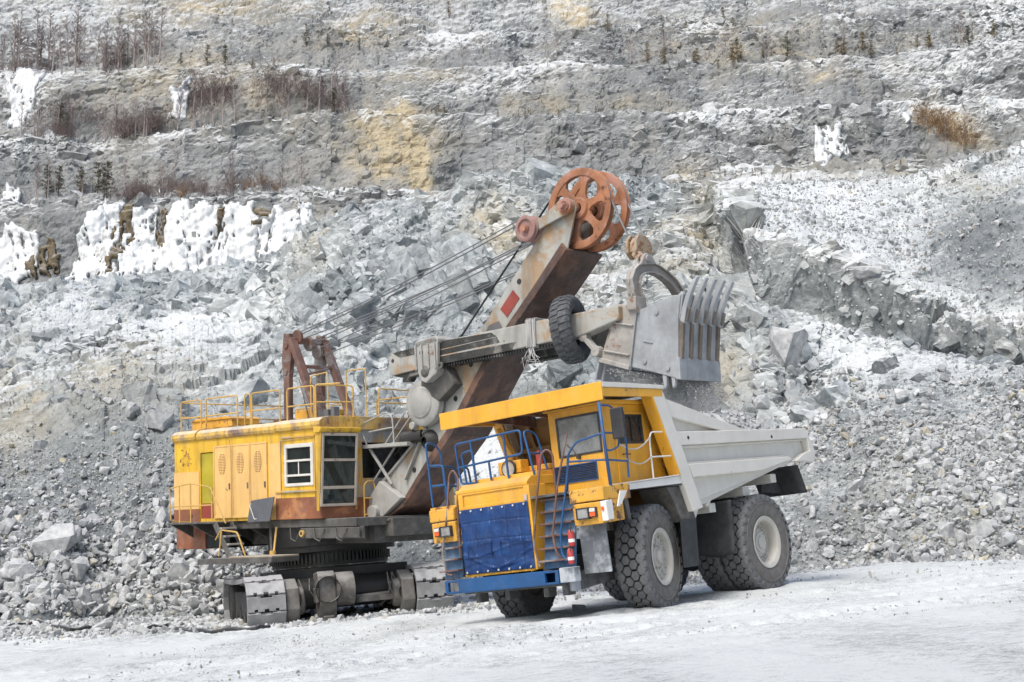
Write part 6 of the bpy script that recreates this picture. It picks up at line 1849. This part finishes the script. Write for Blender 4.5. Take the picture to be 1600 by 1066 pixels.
# bottom door swung open
b = MB(); b.prism([(10.0,5.72),(10.12,5.70),(9.98,5.25),(9.80,5.40)], YN+.1, YF-.1); b.bar((10.05,YN+.02,5.8),(9.9,YN+.02,5.32),.06,.2,(0,1,0)); b.build('bucket_door', M['bucket'], bk, .02)
b = MB()
for x in (11.86, 12.10): b.prism([(x-.06,5.32),(x+.07,5.28),(x+.05,5.0),(x,4.93),(x-.03,5.0)], YN+.02, YN+.12)
b.build('door_catch', M['bucket'], bk, .015)
# bail
outer = [(-.86,6.98),(-1.04,7.22),(-1.12,7.55),(-.98,7.80),(-.78,7.94),(-.40,8.04),(.0,7.97),(.34,7.86),(.68,7.68),(.92,7.45),(1.0,7.1)]
inner = [(-.62,6.98),(-.70,7.20),(-.78,7.46),(-.72,7.62),(-.55,7.72),(-.28,7.76),(.02,7.72),(.30,7.62),(.56,7.46),(.74,7.28),(.80,7.1)]
outer = [(y+.0, z) for y, z in outer]
b = MB()
bx = 11.18
def band(pa, pb, x0, x1):
    for i in range(len(pa)-1):
        q_ = [pa[i], pa[i+1], pb[i+1], pb[i]]
        b.hexa([(x0, *p) for p in q_] + [(x1, *p) for p in q_])
mid_o = [(o[0]*.88+i_[0]*.12, o[1]*.88+i_[1]*.12) for o, i_ in zip(outer, inner)]; mid_i = [(o[0]*.15+i_[0]*.85, o[1]*.15+i_[1]*.85) for o, i_ in zip(outer, inner)]
band(outer, mid_o, bx-.11, bx+.11); band(mid_i, inner, bx-.11, bx+.11); band(outer, inner, bx-.02, bx+.02)
for o, i_ in zip(outer, inner): b.bar((bx,*o),(bx,*i_), .20, .035, (1,0,0))
b.prism([(-1.02,7.15),(-.62,7.15),(-.58,6.85),(-.80,6.72),(-1.02,6.85)], bx-.16, bx+.10, 'x')
bail = b.build('bail', M['bucket_rust'], SR, .012)
b = MB(); b.lathe([(.001,0),(.08,0),(.08,.05),(.13,.06),(.13,.2)], (bx-.28,-.84,6.98), (1,0,0), 16); b.build('bail_pin', M['cast_grey'], bail)
b = MB(); b.prism([(-.78,7.9),(-.62,8.16),(-.50,8.22),(-.30,8.16),(-.16,7.98)], bx-.12, bx-.04, 'x'); b.prism([(-.78,7.9),(-.62,8.16),(-.50,8.22),(-.30,8.16),(-.16,7.98)], bx+.04, bx+.12, 'x'); b.disc((bx-.16,-.5,8.08),(1,0,0),.09,.32,14); b.build('bail_lug', M['bucket_rust'], bail, .015)
# equaliser block
b = MB()
pts = [(-.62,8.28),(-.60,8.55),(-.46,8.72),(-.18,8.70),(.02,8.52),(.04,8.30),(-.10,8.20),(-.45,8.12)]
for x0, x1 in ((10.72,10.80),(10.98,11.06)): b.prism(pts, x0, x1, 'x')
b.prism([(y*.8-.05, (z-8.4)*.8+8.4) for y, z in pts], 10.80, 10.98, 'x')
b.bar((10.9,-.46,8.3),(11.12,-.5,8.08), .22, .14, (0,1,0))
b.build('equaliser_block', paint('rusty block', (.38,.28,.18), .7, .15, .5, .35, rustc=(.30,.14,.05)), SR, .03)
# front platform with thin rails, small ladder
b = MB(); b.box(1.66, 3.45, -1.05, -.64, 4.10, 4.20); b.bar((1.8,-.9,4.1),(2.5,-.75,3.1),.07,.07); b.bar((1.7,-.7,3.2),(2.6,-.7,4.1),.05,.05); b.build('front_platform', M['cast_grey'], SR, .01)
srails('front_railing', [[(1.8,-1.0,4.2),(1.5,-1.0,4.75),(2.6,-1.0,5.05),(2.85,-1.0,4.9),(2.9,-1.0,4.2)], [(1.9,-1.0,4.55),(2.88,-1.0,4.62)], [(2.5,-.95,4.2),(3.3,-.95,5.0)], [(2.8,-.95,4.2),(3.5,-.95,4.85)]], .022, 'cast_grey')
srails('front_ladder', [[(1.75,-1.1,2.2),(1.75,-1.1,3.1),(1.78,-1.0,3.22),(1.80,-.82,3.22),(1.80,-.75,3.1),(1.80,-.75,2.2)], [(1.76,-1.1,2.3),(1.79,-.75,2.3)], [(1.76,-1.1,2.75),(1.79,-.75,2.75)]], .022, 'rail_yellow')
b = MB(); b.box(1.63, 3.0, -1.35, -.6, 2.12, 2.18); b.build('front_step', M['under_grey'], SR, .01)

# --- crawlers (heading towards the camera), built where they stand and parented to the shovel
ff = Vector((.29, -.957, 0)).normalized(); ll = Vector((-ff.y, ff.x, 0))
o0 = Vector((-5.05, 41.0, 0))
def gz(p): return float(G(p.x, p.y))
zc = gz(o0)
fs_ = (gz(o0+ff*3)-gz(o0-ff*3))/6; ls_ = (gz(o0+ll*2.3)-gz(o0-ll*2.3))/4.6
fx_ = Vector((ff.x, ff.y, fs_)).normalized(); ly = Vector((ll.x, ll.y, ls_)).normalized(); uz = fx_.cross(ly).normalized(); ly = uz.cross(fx_)
CM = Matrix(((fx_.x, ly.x, uz.x, o0.x), (fx_.y, ly.y, uz.y, o0.y), (fx_.z, ly.z, uz.z, zc-.14), (0,0,0,1)))
XF = S_M.inverted() @ CM
def cmb():
    m = MB(); m.xf = XF; return m
def shoe(m, a, rad, L, yc, w):
    # a: centre (x,z), rad: outward direction angle; plate with notched ends
    ca, sa = math.cos(a[2]), math.sin(a[2])
    n_ = Vector((ca, 0, sa)); t_ = Vector((-sa, 0, ca)); c0 = Vector((a[0], 0, a[1]))
    hw = w/2; hl = L/2*.965; nw = .09; nd = .06
    top = [(-hl,-hw),(-hl,-hw*.55-nw/2),(-hl+nd,-hw*.55-nw/2),(-hl+nd,-hw*.55+nw/2),(-hl,-hw*.55+nw/2),(-hl,-.06),(-hl+nd,-.06),(-hl+nd,.06),(-hl,.06),(-hl,hw*.55-nw/2),(-hl+nd,hw*.55-nw/2),(-hl+nd,hw*.55+nw/2),(-hl,hw*.55+nw/2),(-hl,hw),
           (hl,hw),(hl,hw*.3),(hl-nd*.7,hw*.3),(hl-nd*.7,-hw*.3),(hl,-hw*.3),(hl,-hw)]
    N = len(top); vs = []
    for d in (-.07, .045): vs += [c0+t_*s+n_*d+Vector((0, yc+y, 0)) for s, y in top]
    fsx = [tuple(range(N)), tuple(range(2*N-1, N-1, -1))] + [(i, (i+1) % N, (i+1) % N+N, i+N) for i in range(N)]
    m.add(vs, fsx)
    # inner lug
    m.add([c0+t_*s-n_*d+Vector((0, yc+y, 0)) for d in (.07, .15) for s, y in ((-hl*.5,-.12),(hl*.5,-.12),(hl*.5,.12),(-hl*.5,.12))], [(0,3,2,1),(4,5,6,7),(0,1,5,4),(1,2,6,5),(2,3,7,6),(3,0,4,7)])
for s in (-1, 1):
    yc = s*2.25; HL = 2.45; r_ = .66; zc_ = .70
    m = cmb()
    per = 2*2*HL + 2*math.pi*r_; n_sh = 34; L = per/n_sh
    for k in range(n_sh):
        d = (k+.5)*L
        if d < 2*HL: a = (-HL+d, zc_-r_, -math.pi/2)
        elif d < 2*HL+math.pi*r_:
            t = (d-2*HL)/r_ - math.pi/2; a = (HL+r_*math.cos(t), zc_+r_*math.sin(t), t)
        elif d < 4*HL+math.pi*r_: a = (HL-(d-2*HL-math.pi*r_), zc_+r_-.05*math.sin((d-2*HL-math.pi*r_)/(2*HL)*math.pi)*1.0, math.pi/2)
        else:
            t = (d-4*HL-math.pi*r_)/r_ + math.pi/2; a = (-HL+r_*math.cos(t), zc_+r_*math.sin(t), t)
        shoe(m, a, 0, L, yc, 1.0)
    tb = m.build('crawler_track', M['shoe'], SR, .012)
    m = cmb()
    m.prism([(-2.3,.35),(2.3,.35),(2.5,.7),(2.3,1.02),(-2.3,1.02),(-2.5,.7)], yc-.28, yc+.28)
    m.build('track_frame', M['dark'], tb, .03)
    for x in (-2.45, 2.45):
        m = cmb(); m.lathe([(.001,-.36),(.50,-.36),(.57,-.30),(.57,.30),(.50,.36),(.001,.36)], (x,yc,.70), (0,1,0), 20); m.build('sprocket', M['dark'], tb)
    for x in (-1.5,-.5,.5,1.5):
        m = cmb(); m.lathe([(.001,-.3),(.26,-.3),(.26,.3),(.001,.3)], (x,yc,.34), (0,1,0), 16); m.build('roller', M['dark'], tb)
    # final drive casing on the inner side at the front
    m = cmb(); yi = yc - s*.52
    ysd = lambda v: yi - s*v
    m.prism([(2.0,.18),(2.75,.12),(3.05,.5),(2.95,1.05),(2.4,1.30),(1.9,1.1)], ysd(0), ysd(.36)); m.lathe([(.40,.30),(.36,.52),(.20,.56),(.001,.58)], (2.45,yi,.70), (0,-s,0), 20)
    m.lathe([(.001,.0),(.22,0),(.25,.06),(.25,.2)], (2.72,ysd(.18),.72), (1,0,0), 14)
    m.build('final_drive', M['gear_grey'], tb, .04, 3)
m = cmb()
m.prism([(-1.9,.45),(1.9,.45),(2.1,.8),(2.0,1.25),(-2.0,1.25),(-2.1,.8)], -1.75, 1.75); m.box(-.6,.6,-1.9,1.9,.4,1.0); m.lathe([(1.55,1.25),(1.7,1.3),(1.7,1.5),(1.45,1.55),(.001,1.55)], (0,0,0), (0,0,1), 48)
m.tube([(2.0,-1.3,.85),(2.0,1.3,.85)], .42, 20); m.box(1.5,2.2,-1.6,-1.2,.5,1.2); m.box(1.5,2.2,1.2,1.6,.5,1.2)
m.build('car_body', M['near_black'], SR, .03)
m = cmb()
for k in range(90):
    t = 2*math.pi*k/90; m.bar((1.66*math.cos(t),1.66*math.sin(t),1.66),(1.66*math.cos(t),1.66*math.sin(t),1.90), .06, .10, (math.cos(t),math.sin(t),0))
m.lathe([(.001,1.56),(1.64,1.56),(1.64,1.95),(.001,1.95)], (0,0,0), (0,0,1), 64); m.lathe([(.001,1.955),(1.85,1.955),(1.85,2.12),(.001,2.12)], (0,0,0), (0,0,1), 64)
m.lathe([(.001,2.125),(1.75,2.125),(1.75,2.7),(.001,2.7)], (0.2,0,0), (0,0,1), 40); m.lathe([(.001,1.0),(1.6,1.0),(1.6,1.555),(.001,1.555)], (0,0,0), (0,0,1), 40); m.box(-1.5,1.9,-1.8,1.8,1.0,1.5)  # extra dark drums and box fill the open centre under the house
m.build('swing_rack', M['near_black'], SR)
m = cmb()
m.prism([(2.1,.25),(2.75,.20),(2.95,.55),(2.9,1.30),(2.7,1.42),(2.1,1.38)], -.85, -.38); m.lathe([(.001,0),(.42,0),(.45,.05),(.45,.5)], (2.55,-.38,.92), (0,1,0), 22); m.lathe([(.001,0),(.30,0),(.34,.06),(.34,.22)], (2.85,-.62,.95), (1,0,0), 18)
m.box(2.6,2.98,-.95,-.85,.6,1.0); m.prism([(2.2,.0),(2.8,-.05),(2.9,.25),(2.2,.3)], -.75, -.45)
m.build('travel_gearbox', M['gear_grey'], SR, .04, 3)
m = cmb()
m.tube([(2.5,.2,.62),(2.5,1.3,.66)], .11, 12); m.bar((2.6,.25,.6),(2.6,1.25,.6),.1,.14); m.disc((2.5,1.25,.66),(0,1,0),.22,.2,16)
m.build('travel_shaft', M['gear_grey'], SR, .01)
rnd = random.Random(4)
for k in range(9):
    m = cmb()
    y = rnd.choice([-1.3,-1.15,-1.0,1.1,1.25,1.4,.3,.8]); x = 2.3+rnd.random()*.4
    m.tube([(x,y,1.25),(x+.2,y+rnd.uniform(-.1,.1),.95),(x+.15,y+rnd.uniform(-.2,.2),.6),(x-.1,y+rnd.uniform(-.3,.3),.4)], .018, 6, False)
    m.build('hydraulic_hose', M['under_grey'], SR)

# --- old tyre threaded on the handle
b = MB()
b.lathe([(.46,-.17),(.50,-.22),(.62,-.26),(.74,-.25),(.80,-.20),(.82,0),(.80,.20),(.74,.25),(.62,.26),(.50,.22),(.46,.17),(.44,.10),(.60,.05),(.60,-.05),(.44,-.10)], n=64, closed=True)
for k in range(30):
    for s in (-1, 1):
        t = 2*math.pi*(k+(.5 if s > 0 else 0))/30
        vs = []
        for (rr, h, d) in ((.845,.0,0),(.84,.12,.02),(.815,.20,.045),(.75,.262,.06),(.69,.272,.06)):
            for e in (-.052, .052):
                vs.append((rr*math.cos(t+e+d*s*1.2), s*h, rr*math.sin(t+e+d*s*1.2)))
        for (rr, h, d) in ((.79,.0,0),(.79,.12,.02),(.77,.19,.045),(.72,.24,.06),(.68,.25,.06)):
            for e in (-.062, .062):
                vs.append((rr*math.cos(t+e+d*s*1.2), s*h, rr*math.sin(t+e+d*s*1.2)))
        fs = []
        for q in range(4):
            a = q*2; c_ = 10+q*2
            fs += [(a,a+1,a+3,a+2),(a,a+2,c_+2,c_),(a+1,c_+1,c_+3,a+3)]
        fs += [(0,10,11,1),(8,9,19,18)]
        b.add(vs, fs)
ot = b.build('tyre', M['tyre_old'])
ot.matrix_world = S_M @ Matrix.Translation((9.17,-.90,6.60)) @ Matrix.Rotation(R(-70), 4, 'Z') @ Matrix.Rotation(R(6), 4, 'X')
ot.scale = (1,1,1)
tag(ot, 'worn black tyre hung round the shovel arm beside the bucket', 'tyre')
# ------------------------------------------------------------------ the two people behind glass
def seated_person(name, M4, reach, mats, label):
    """one continuous skinned body, seated, hands forward; hair/cap and jacket are its parts"""
    root = empty(name)
    root.matrix_world = M4
    J = {}; V = []; E = []; Rr = []
    def v(p, r, par=None):
        V.append(p); Rr.append(r); i = len(V)-1
        if par is not None: E.append((par, i))
        return i
    pel = v((0,0,.10), .15); sp = v((-.02,0,.32), .145, pel); ch = v((-.01,0,.48), .155, sp); nk = v((0,0,.62), .065, ch); hd = v((.02,0,.70), .075, nk); ht = v((.03,0,.80), .095, hd); v((.02,0,.88), .07, ht); nose = v((.13,0,.765), .016, ht)
    for s in (-1, 1):
        hp = v((.05,s*.10,.08), .095, pel); kn = v((.46,s*.13,.13), .068, hp); an = v((.52,s*.13,-.28), .045, kn); v((.68,s*.14,-.33), .038, an)
        sh = v((0,s*.19,.53), .065, ch); el = v((.16,s*.27,.30), .045, sh); wr = v(tuple(np.array(reach)+np.array([-.09,s*.17,.0])), .030, el)
        hn = v(tuple(np.array(reach)+np.array([-.03,s*.17,.01])), .034, wr)
        for k in range(4):
            f1 = v(tuple(np.array(reach)+np.array([.03,s*(.145+.02*k),.035-.004*k])), .0105, hn); f2 = v(tuple(np.array(reach)+np.array([.045-.003*k,s*(.14+.021*k),.005])), .0095, f1); v(tuple(np.array(reach)+np.array([.025,s*(.14+.021*k),-.022])), .0085, f2)
        t1 = v(tuple(np.array(reach)+np.array([.0,s*.125,-.015])), .012, hn); v(tuple(np.array(reach)+np.array([.035,s*.12,-.02])), .010, t1)
    me = bpy.data.meshes.new('person'); me.from_pydata(V, E, [])
    o = link('body', me, [mats[0], mats[1]], root)
    sk = o.modifiers.new('skin', 'SKIN'); sk.use_smooth_shade = True
    for i, r in enumerate(Rr): me.skin_vertices[0].data[i].radius = (r, r); me.skin_vertices[0].data[i].use_root = (i == 0)
    sb = o.modifiers.new('sub', 'SUBSURF'); sb.levels = 1; sb.render_levels = 1
    j = MB()
    j.lathe([(.17,.02),(.185,.2),(.195,.40),(.20,.50),(.14,.58),(.085,.60)], (-.01,0,.0), (0,0,1), 20)
    for s in (-1, 1): j.tube([(0,s*.17,.54),(.06,s*.24,.43),(.16,s*.275,.30),tuple(np.array(reach)+np.array([-.12,s*.18,.0]))], [.085,.075,.066,.05], 12)
    jk = j.build('jacket', mats[1], root)
    h = MB(); h.lathe([(.108,.80),(.112,.84),(.10,.90),(.05,.925),(.001,.93)], (.02,0,.0), (0,0,1), 18); h.prism([(.08,.825),(.20,.81),(.20,.82),(.08,.84)], -.07, .07); h.build('cap', mats[2], root)
    e = MB()
    for s in (-1, 1): e.lathe([(.001,-.012),(.011,0),(.001,.012)], (.118,s*.034,.79), (1,0,0), 8)
    e.build('eyes', mats[2], root)
    tag(root, label, 'person')
    return root
TRM = Matrix.Translation(truck.location) @ truck.rotation_euler.to_matrix().to_4x4()
seated_person('person', TRM @ Matrix.Translation((3.82, 1.10, 2.84)), (.50, 0, .28), (M['skin'], M['jacket'], M['hair']), 'truck driver in a dark cap with both hands on the steering wheel')
seated_person('person', S_M @ Matrix.Translation((.72, -1.95, 2.84)), (.40, 0, .22), (M['skin'], paint('blue overalls', (.05,.12,.26), .8, .1, 0, 0), M['hair']), 'shovel operator in blue overalls seated behind the small side window')
# ------------------------------------------------------------------ ore in the body and ore pouring from the bucket
TM = Matrix.Translation(truck.location) @ truck.rotation_euler.to_matrix().to_4x4()
SM = Matrix.Translation(shovel.location) @ shovel.rotation_euler.to_matrix().to_4x4()
hb = MB()
def heap(a, q):
    x = -1.6+4.7*a; y = -1.76+3.52*q
    e = max(0, 1-((x-.2)/2.7)**2)*max(0, 1-(y/1.76)**2)**.6
    fl = 2.05+.205*(2.2-x) if x < 2.5 else 2.0+(x-2.5)*2
    z = max(2.35+.1*a, fl+.15) + 1.62*e + .09*float(vnoise(np.array([[x*2.2, y*2.2, 4.]]), 9)[0]) + .05*float(vnoise(np.array([[x*6, y*6, 4.]]), 19)[0])
    z = min(z, 3.9)
    p = TM @ Vector((x, y, z)); return (p.x, p.y, p.z)
grid_sheet(hb, 70, 52, heap, False)
n_ = 2600
hp = rng.random((n_, 2)); HPp = np.array([heap(a, q) for a, q in hp*.92+.04])
hsz = .05*(rng.random(n_)**-.4); hsz = np.minimum(hsz, .26)
hme = stone_field('ore_stones', HPp+np.array([0,0,.02]), hsz)
lo = hb.build('ore_load', M['stone'], None)
bm = bmesh.new(); bm.from_mesh(lo.data); bm.from_mesh(hme); bm.to_mesh(lo.data); bm.free()
a = lo.data.attributes.get("tint") or lo.data.attributes.new("tint", 'FLOAT_COLOR', 'POINT')
a.data.foreach_set("color", np.tile(np.array([.92,.92,.93,1], np.float32), len(lo.data.vertices)))
tag(lo, 'grey crushed ore heaped in the off white dump body', 'ore load', kind='stuff')

# falling stones and dust
mouth0 = SM @ Vector((10.35, -.5, 5.55)); mouth1 = SM @ Vector((12.15, .25, 5.15))
n_ = 90000
t = rng.random(n_); v = rng.random(n_)**1.15
top = np.outer(1-t, np.array(mouth0)) + np.outer(t, np.array(mouth1))
side = np.array(SM.to_3x3() @ Vector((0, 1, 0)))
away = np.array(SM.to_3x3() @ Vector((1, 0, 0)))
land0 = np.array(TM @ Vector((-.45, -1.5, 3.2))); land1 = np.array(TM @ Vector((-1.75, .45, 3.35)))
bot = np.outer(1-t, land0) + np.outer(t, land1)
clump = .5+.5*fbm(np.stack([t*14, v*.7, 0*t], -1), 3, 55, .6)
keep = clump > .30 + .30*rng.random(n_)*(.4+.6*v)
P = top*(1-v)[:,None] + bot*v[:,None]
P[:,2] = top[:,2]*(1-v**1.5) + bot[:,2]*v**1.5
P += np.outer(rng.normal(0, .30, n_), side) + np.outer(rng.normal(0, .05, n_)+.12*v*rng.normal(0, 1, n_), away)
P = P[keep]; fs_ = np.minimum(.014*(rng.random(len(P))**-.36), .10)
sc_ = STONES; STONES = [make_stone(100+k, 6) for k in range(6)]
fo = link('falling_ore', stone_field('falling_ore', P, fs_), M['stone'])
tag(fo, 'grey ore pouring out of the open bucket into the dump body', 'falling ore', kind='stuff')

def dust_mat():
    t = NT('stone dust in the air')
    t.N.remove(t.b)
    v_ = t.n("ShaderNodeVolumePrincipled"); v_.inputs["Color"].default_value = (.86, .87, .88, 1); v_.inputs["Anisotropy"].default_value = .1
    m_ = t.n("ShaderNodeMapping"); m_.inputs["Scale"].default_value = (1.7, 1.7, .45); t.l(t.tc.outputs["Object"], m_.inputs[0])
    nn = t.noise(1.5, 4, .6, vec=m_.outputs[0])
    d = t.math('MULTIPLY', t.ramp(nn, [(.36, .05), (.66, 1)]), 4.0)
    t.l(d, v_.inputs["Density"]); t.l(v_.outputs[0], t.out.inputs["Volume"]); return t.mat
dm = MB()
vsd, fsd = [], []
NR_ = 7; NA = 14
for i in range(NR_):
    q = i/(NR_-1)
    c0 = np.array(mouth0)*(1-q**1.0)+land0*q; c1 = np.array(mouth1)*(1-q)+land1*q
    zt = (mouth0.z*(1-q**1.4)+land0[2]*q**1.4, mouth1.z*(1-q**1.4)+land1[2]*q**1.4); c0[2], c1[2] = zt
    cc = (c0+c1)/2; hx_ = (c1-c0)/2*(1.0+.18*q); wd = .42+.35*q
    for k in range(NA):
        a = 2*math.pi*k/NA
        vsd.append(tuple(cc+hx_*math.cos(a)+side*wd*math.sin(a)))
for i in range(NR_-1):
    for k in range(NA):
        k2 = (k+1) % NA; fsd.append((i*NA+k, i*NA+k2, (i+1)*NA+k2, (i+1)*NA+k))
fsd.append(tuple(range(NA))); fsd.append(tuple(range(NR_*NA-1, (NR_-1)*NA-1, -1)))
dm.add(vsd, fsd); du_ = dm.build('dust_cloud', dust_mat())
tag(du_, 'grey stone dust hanging round the ore that falls from the bucket', 'dust', kind='stuff')

scene.cycles.volume_bounces = 6
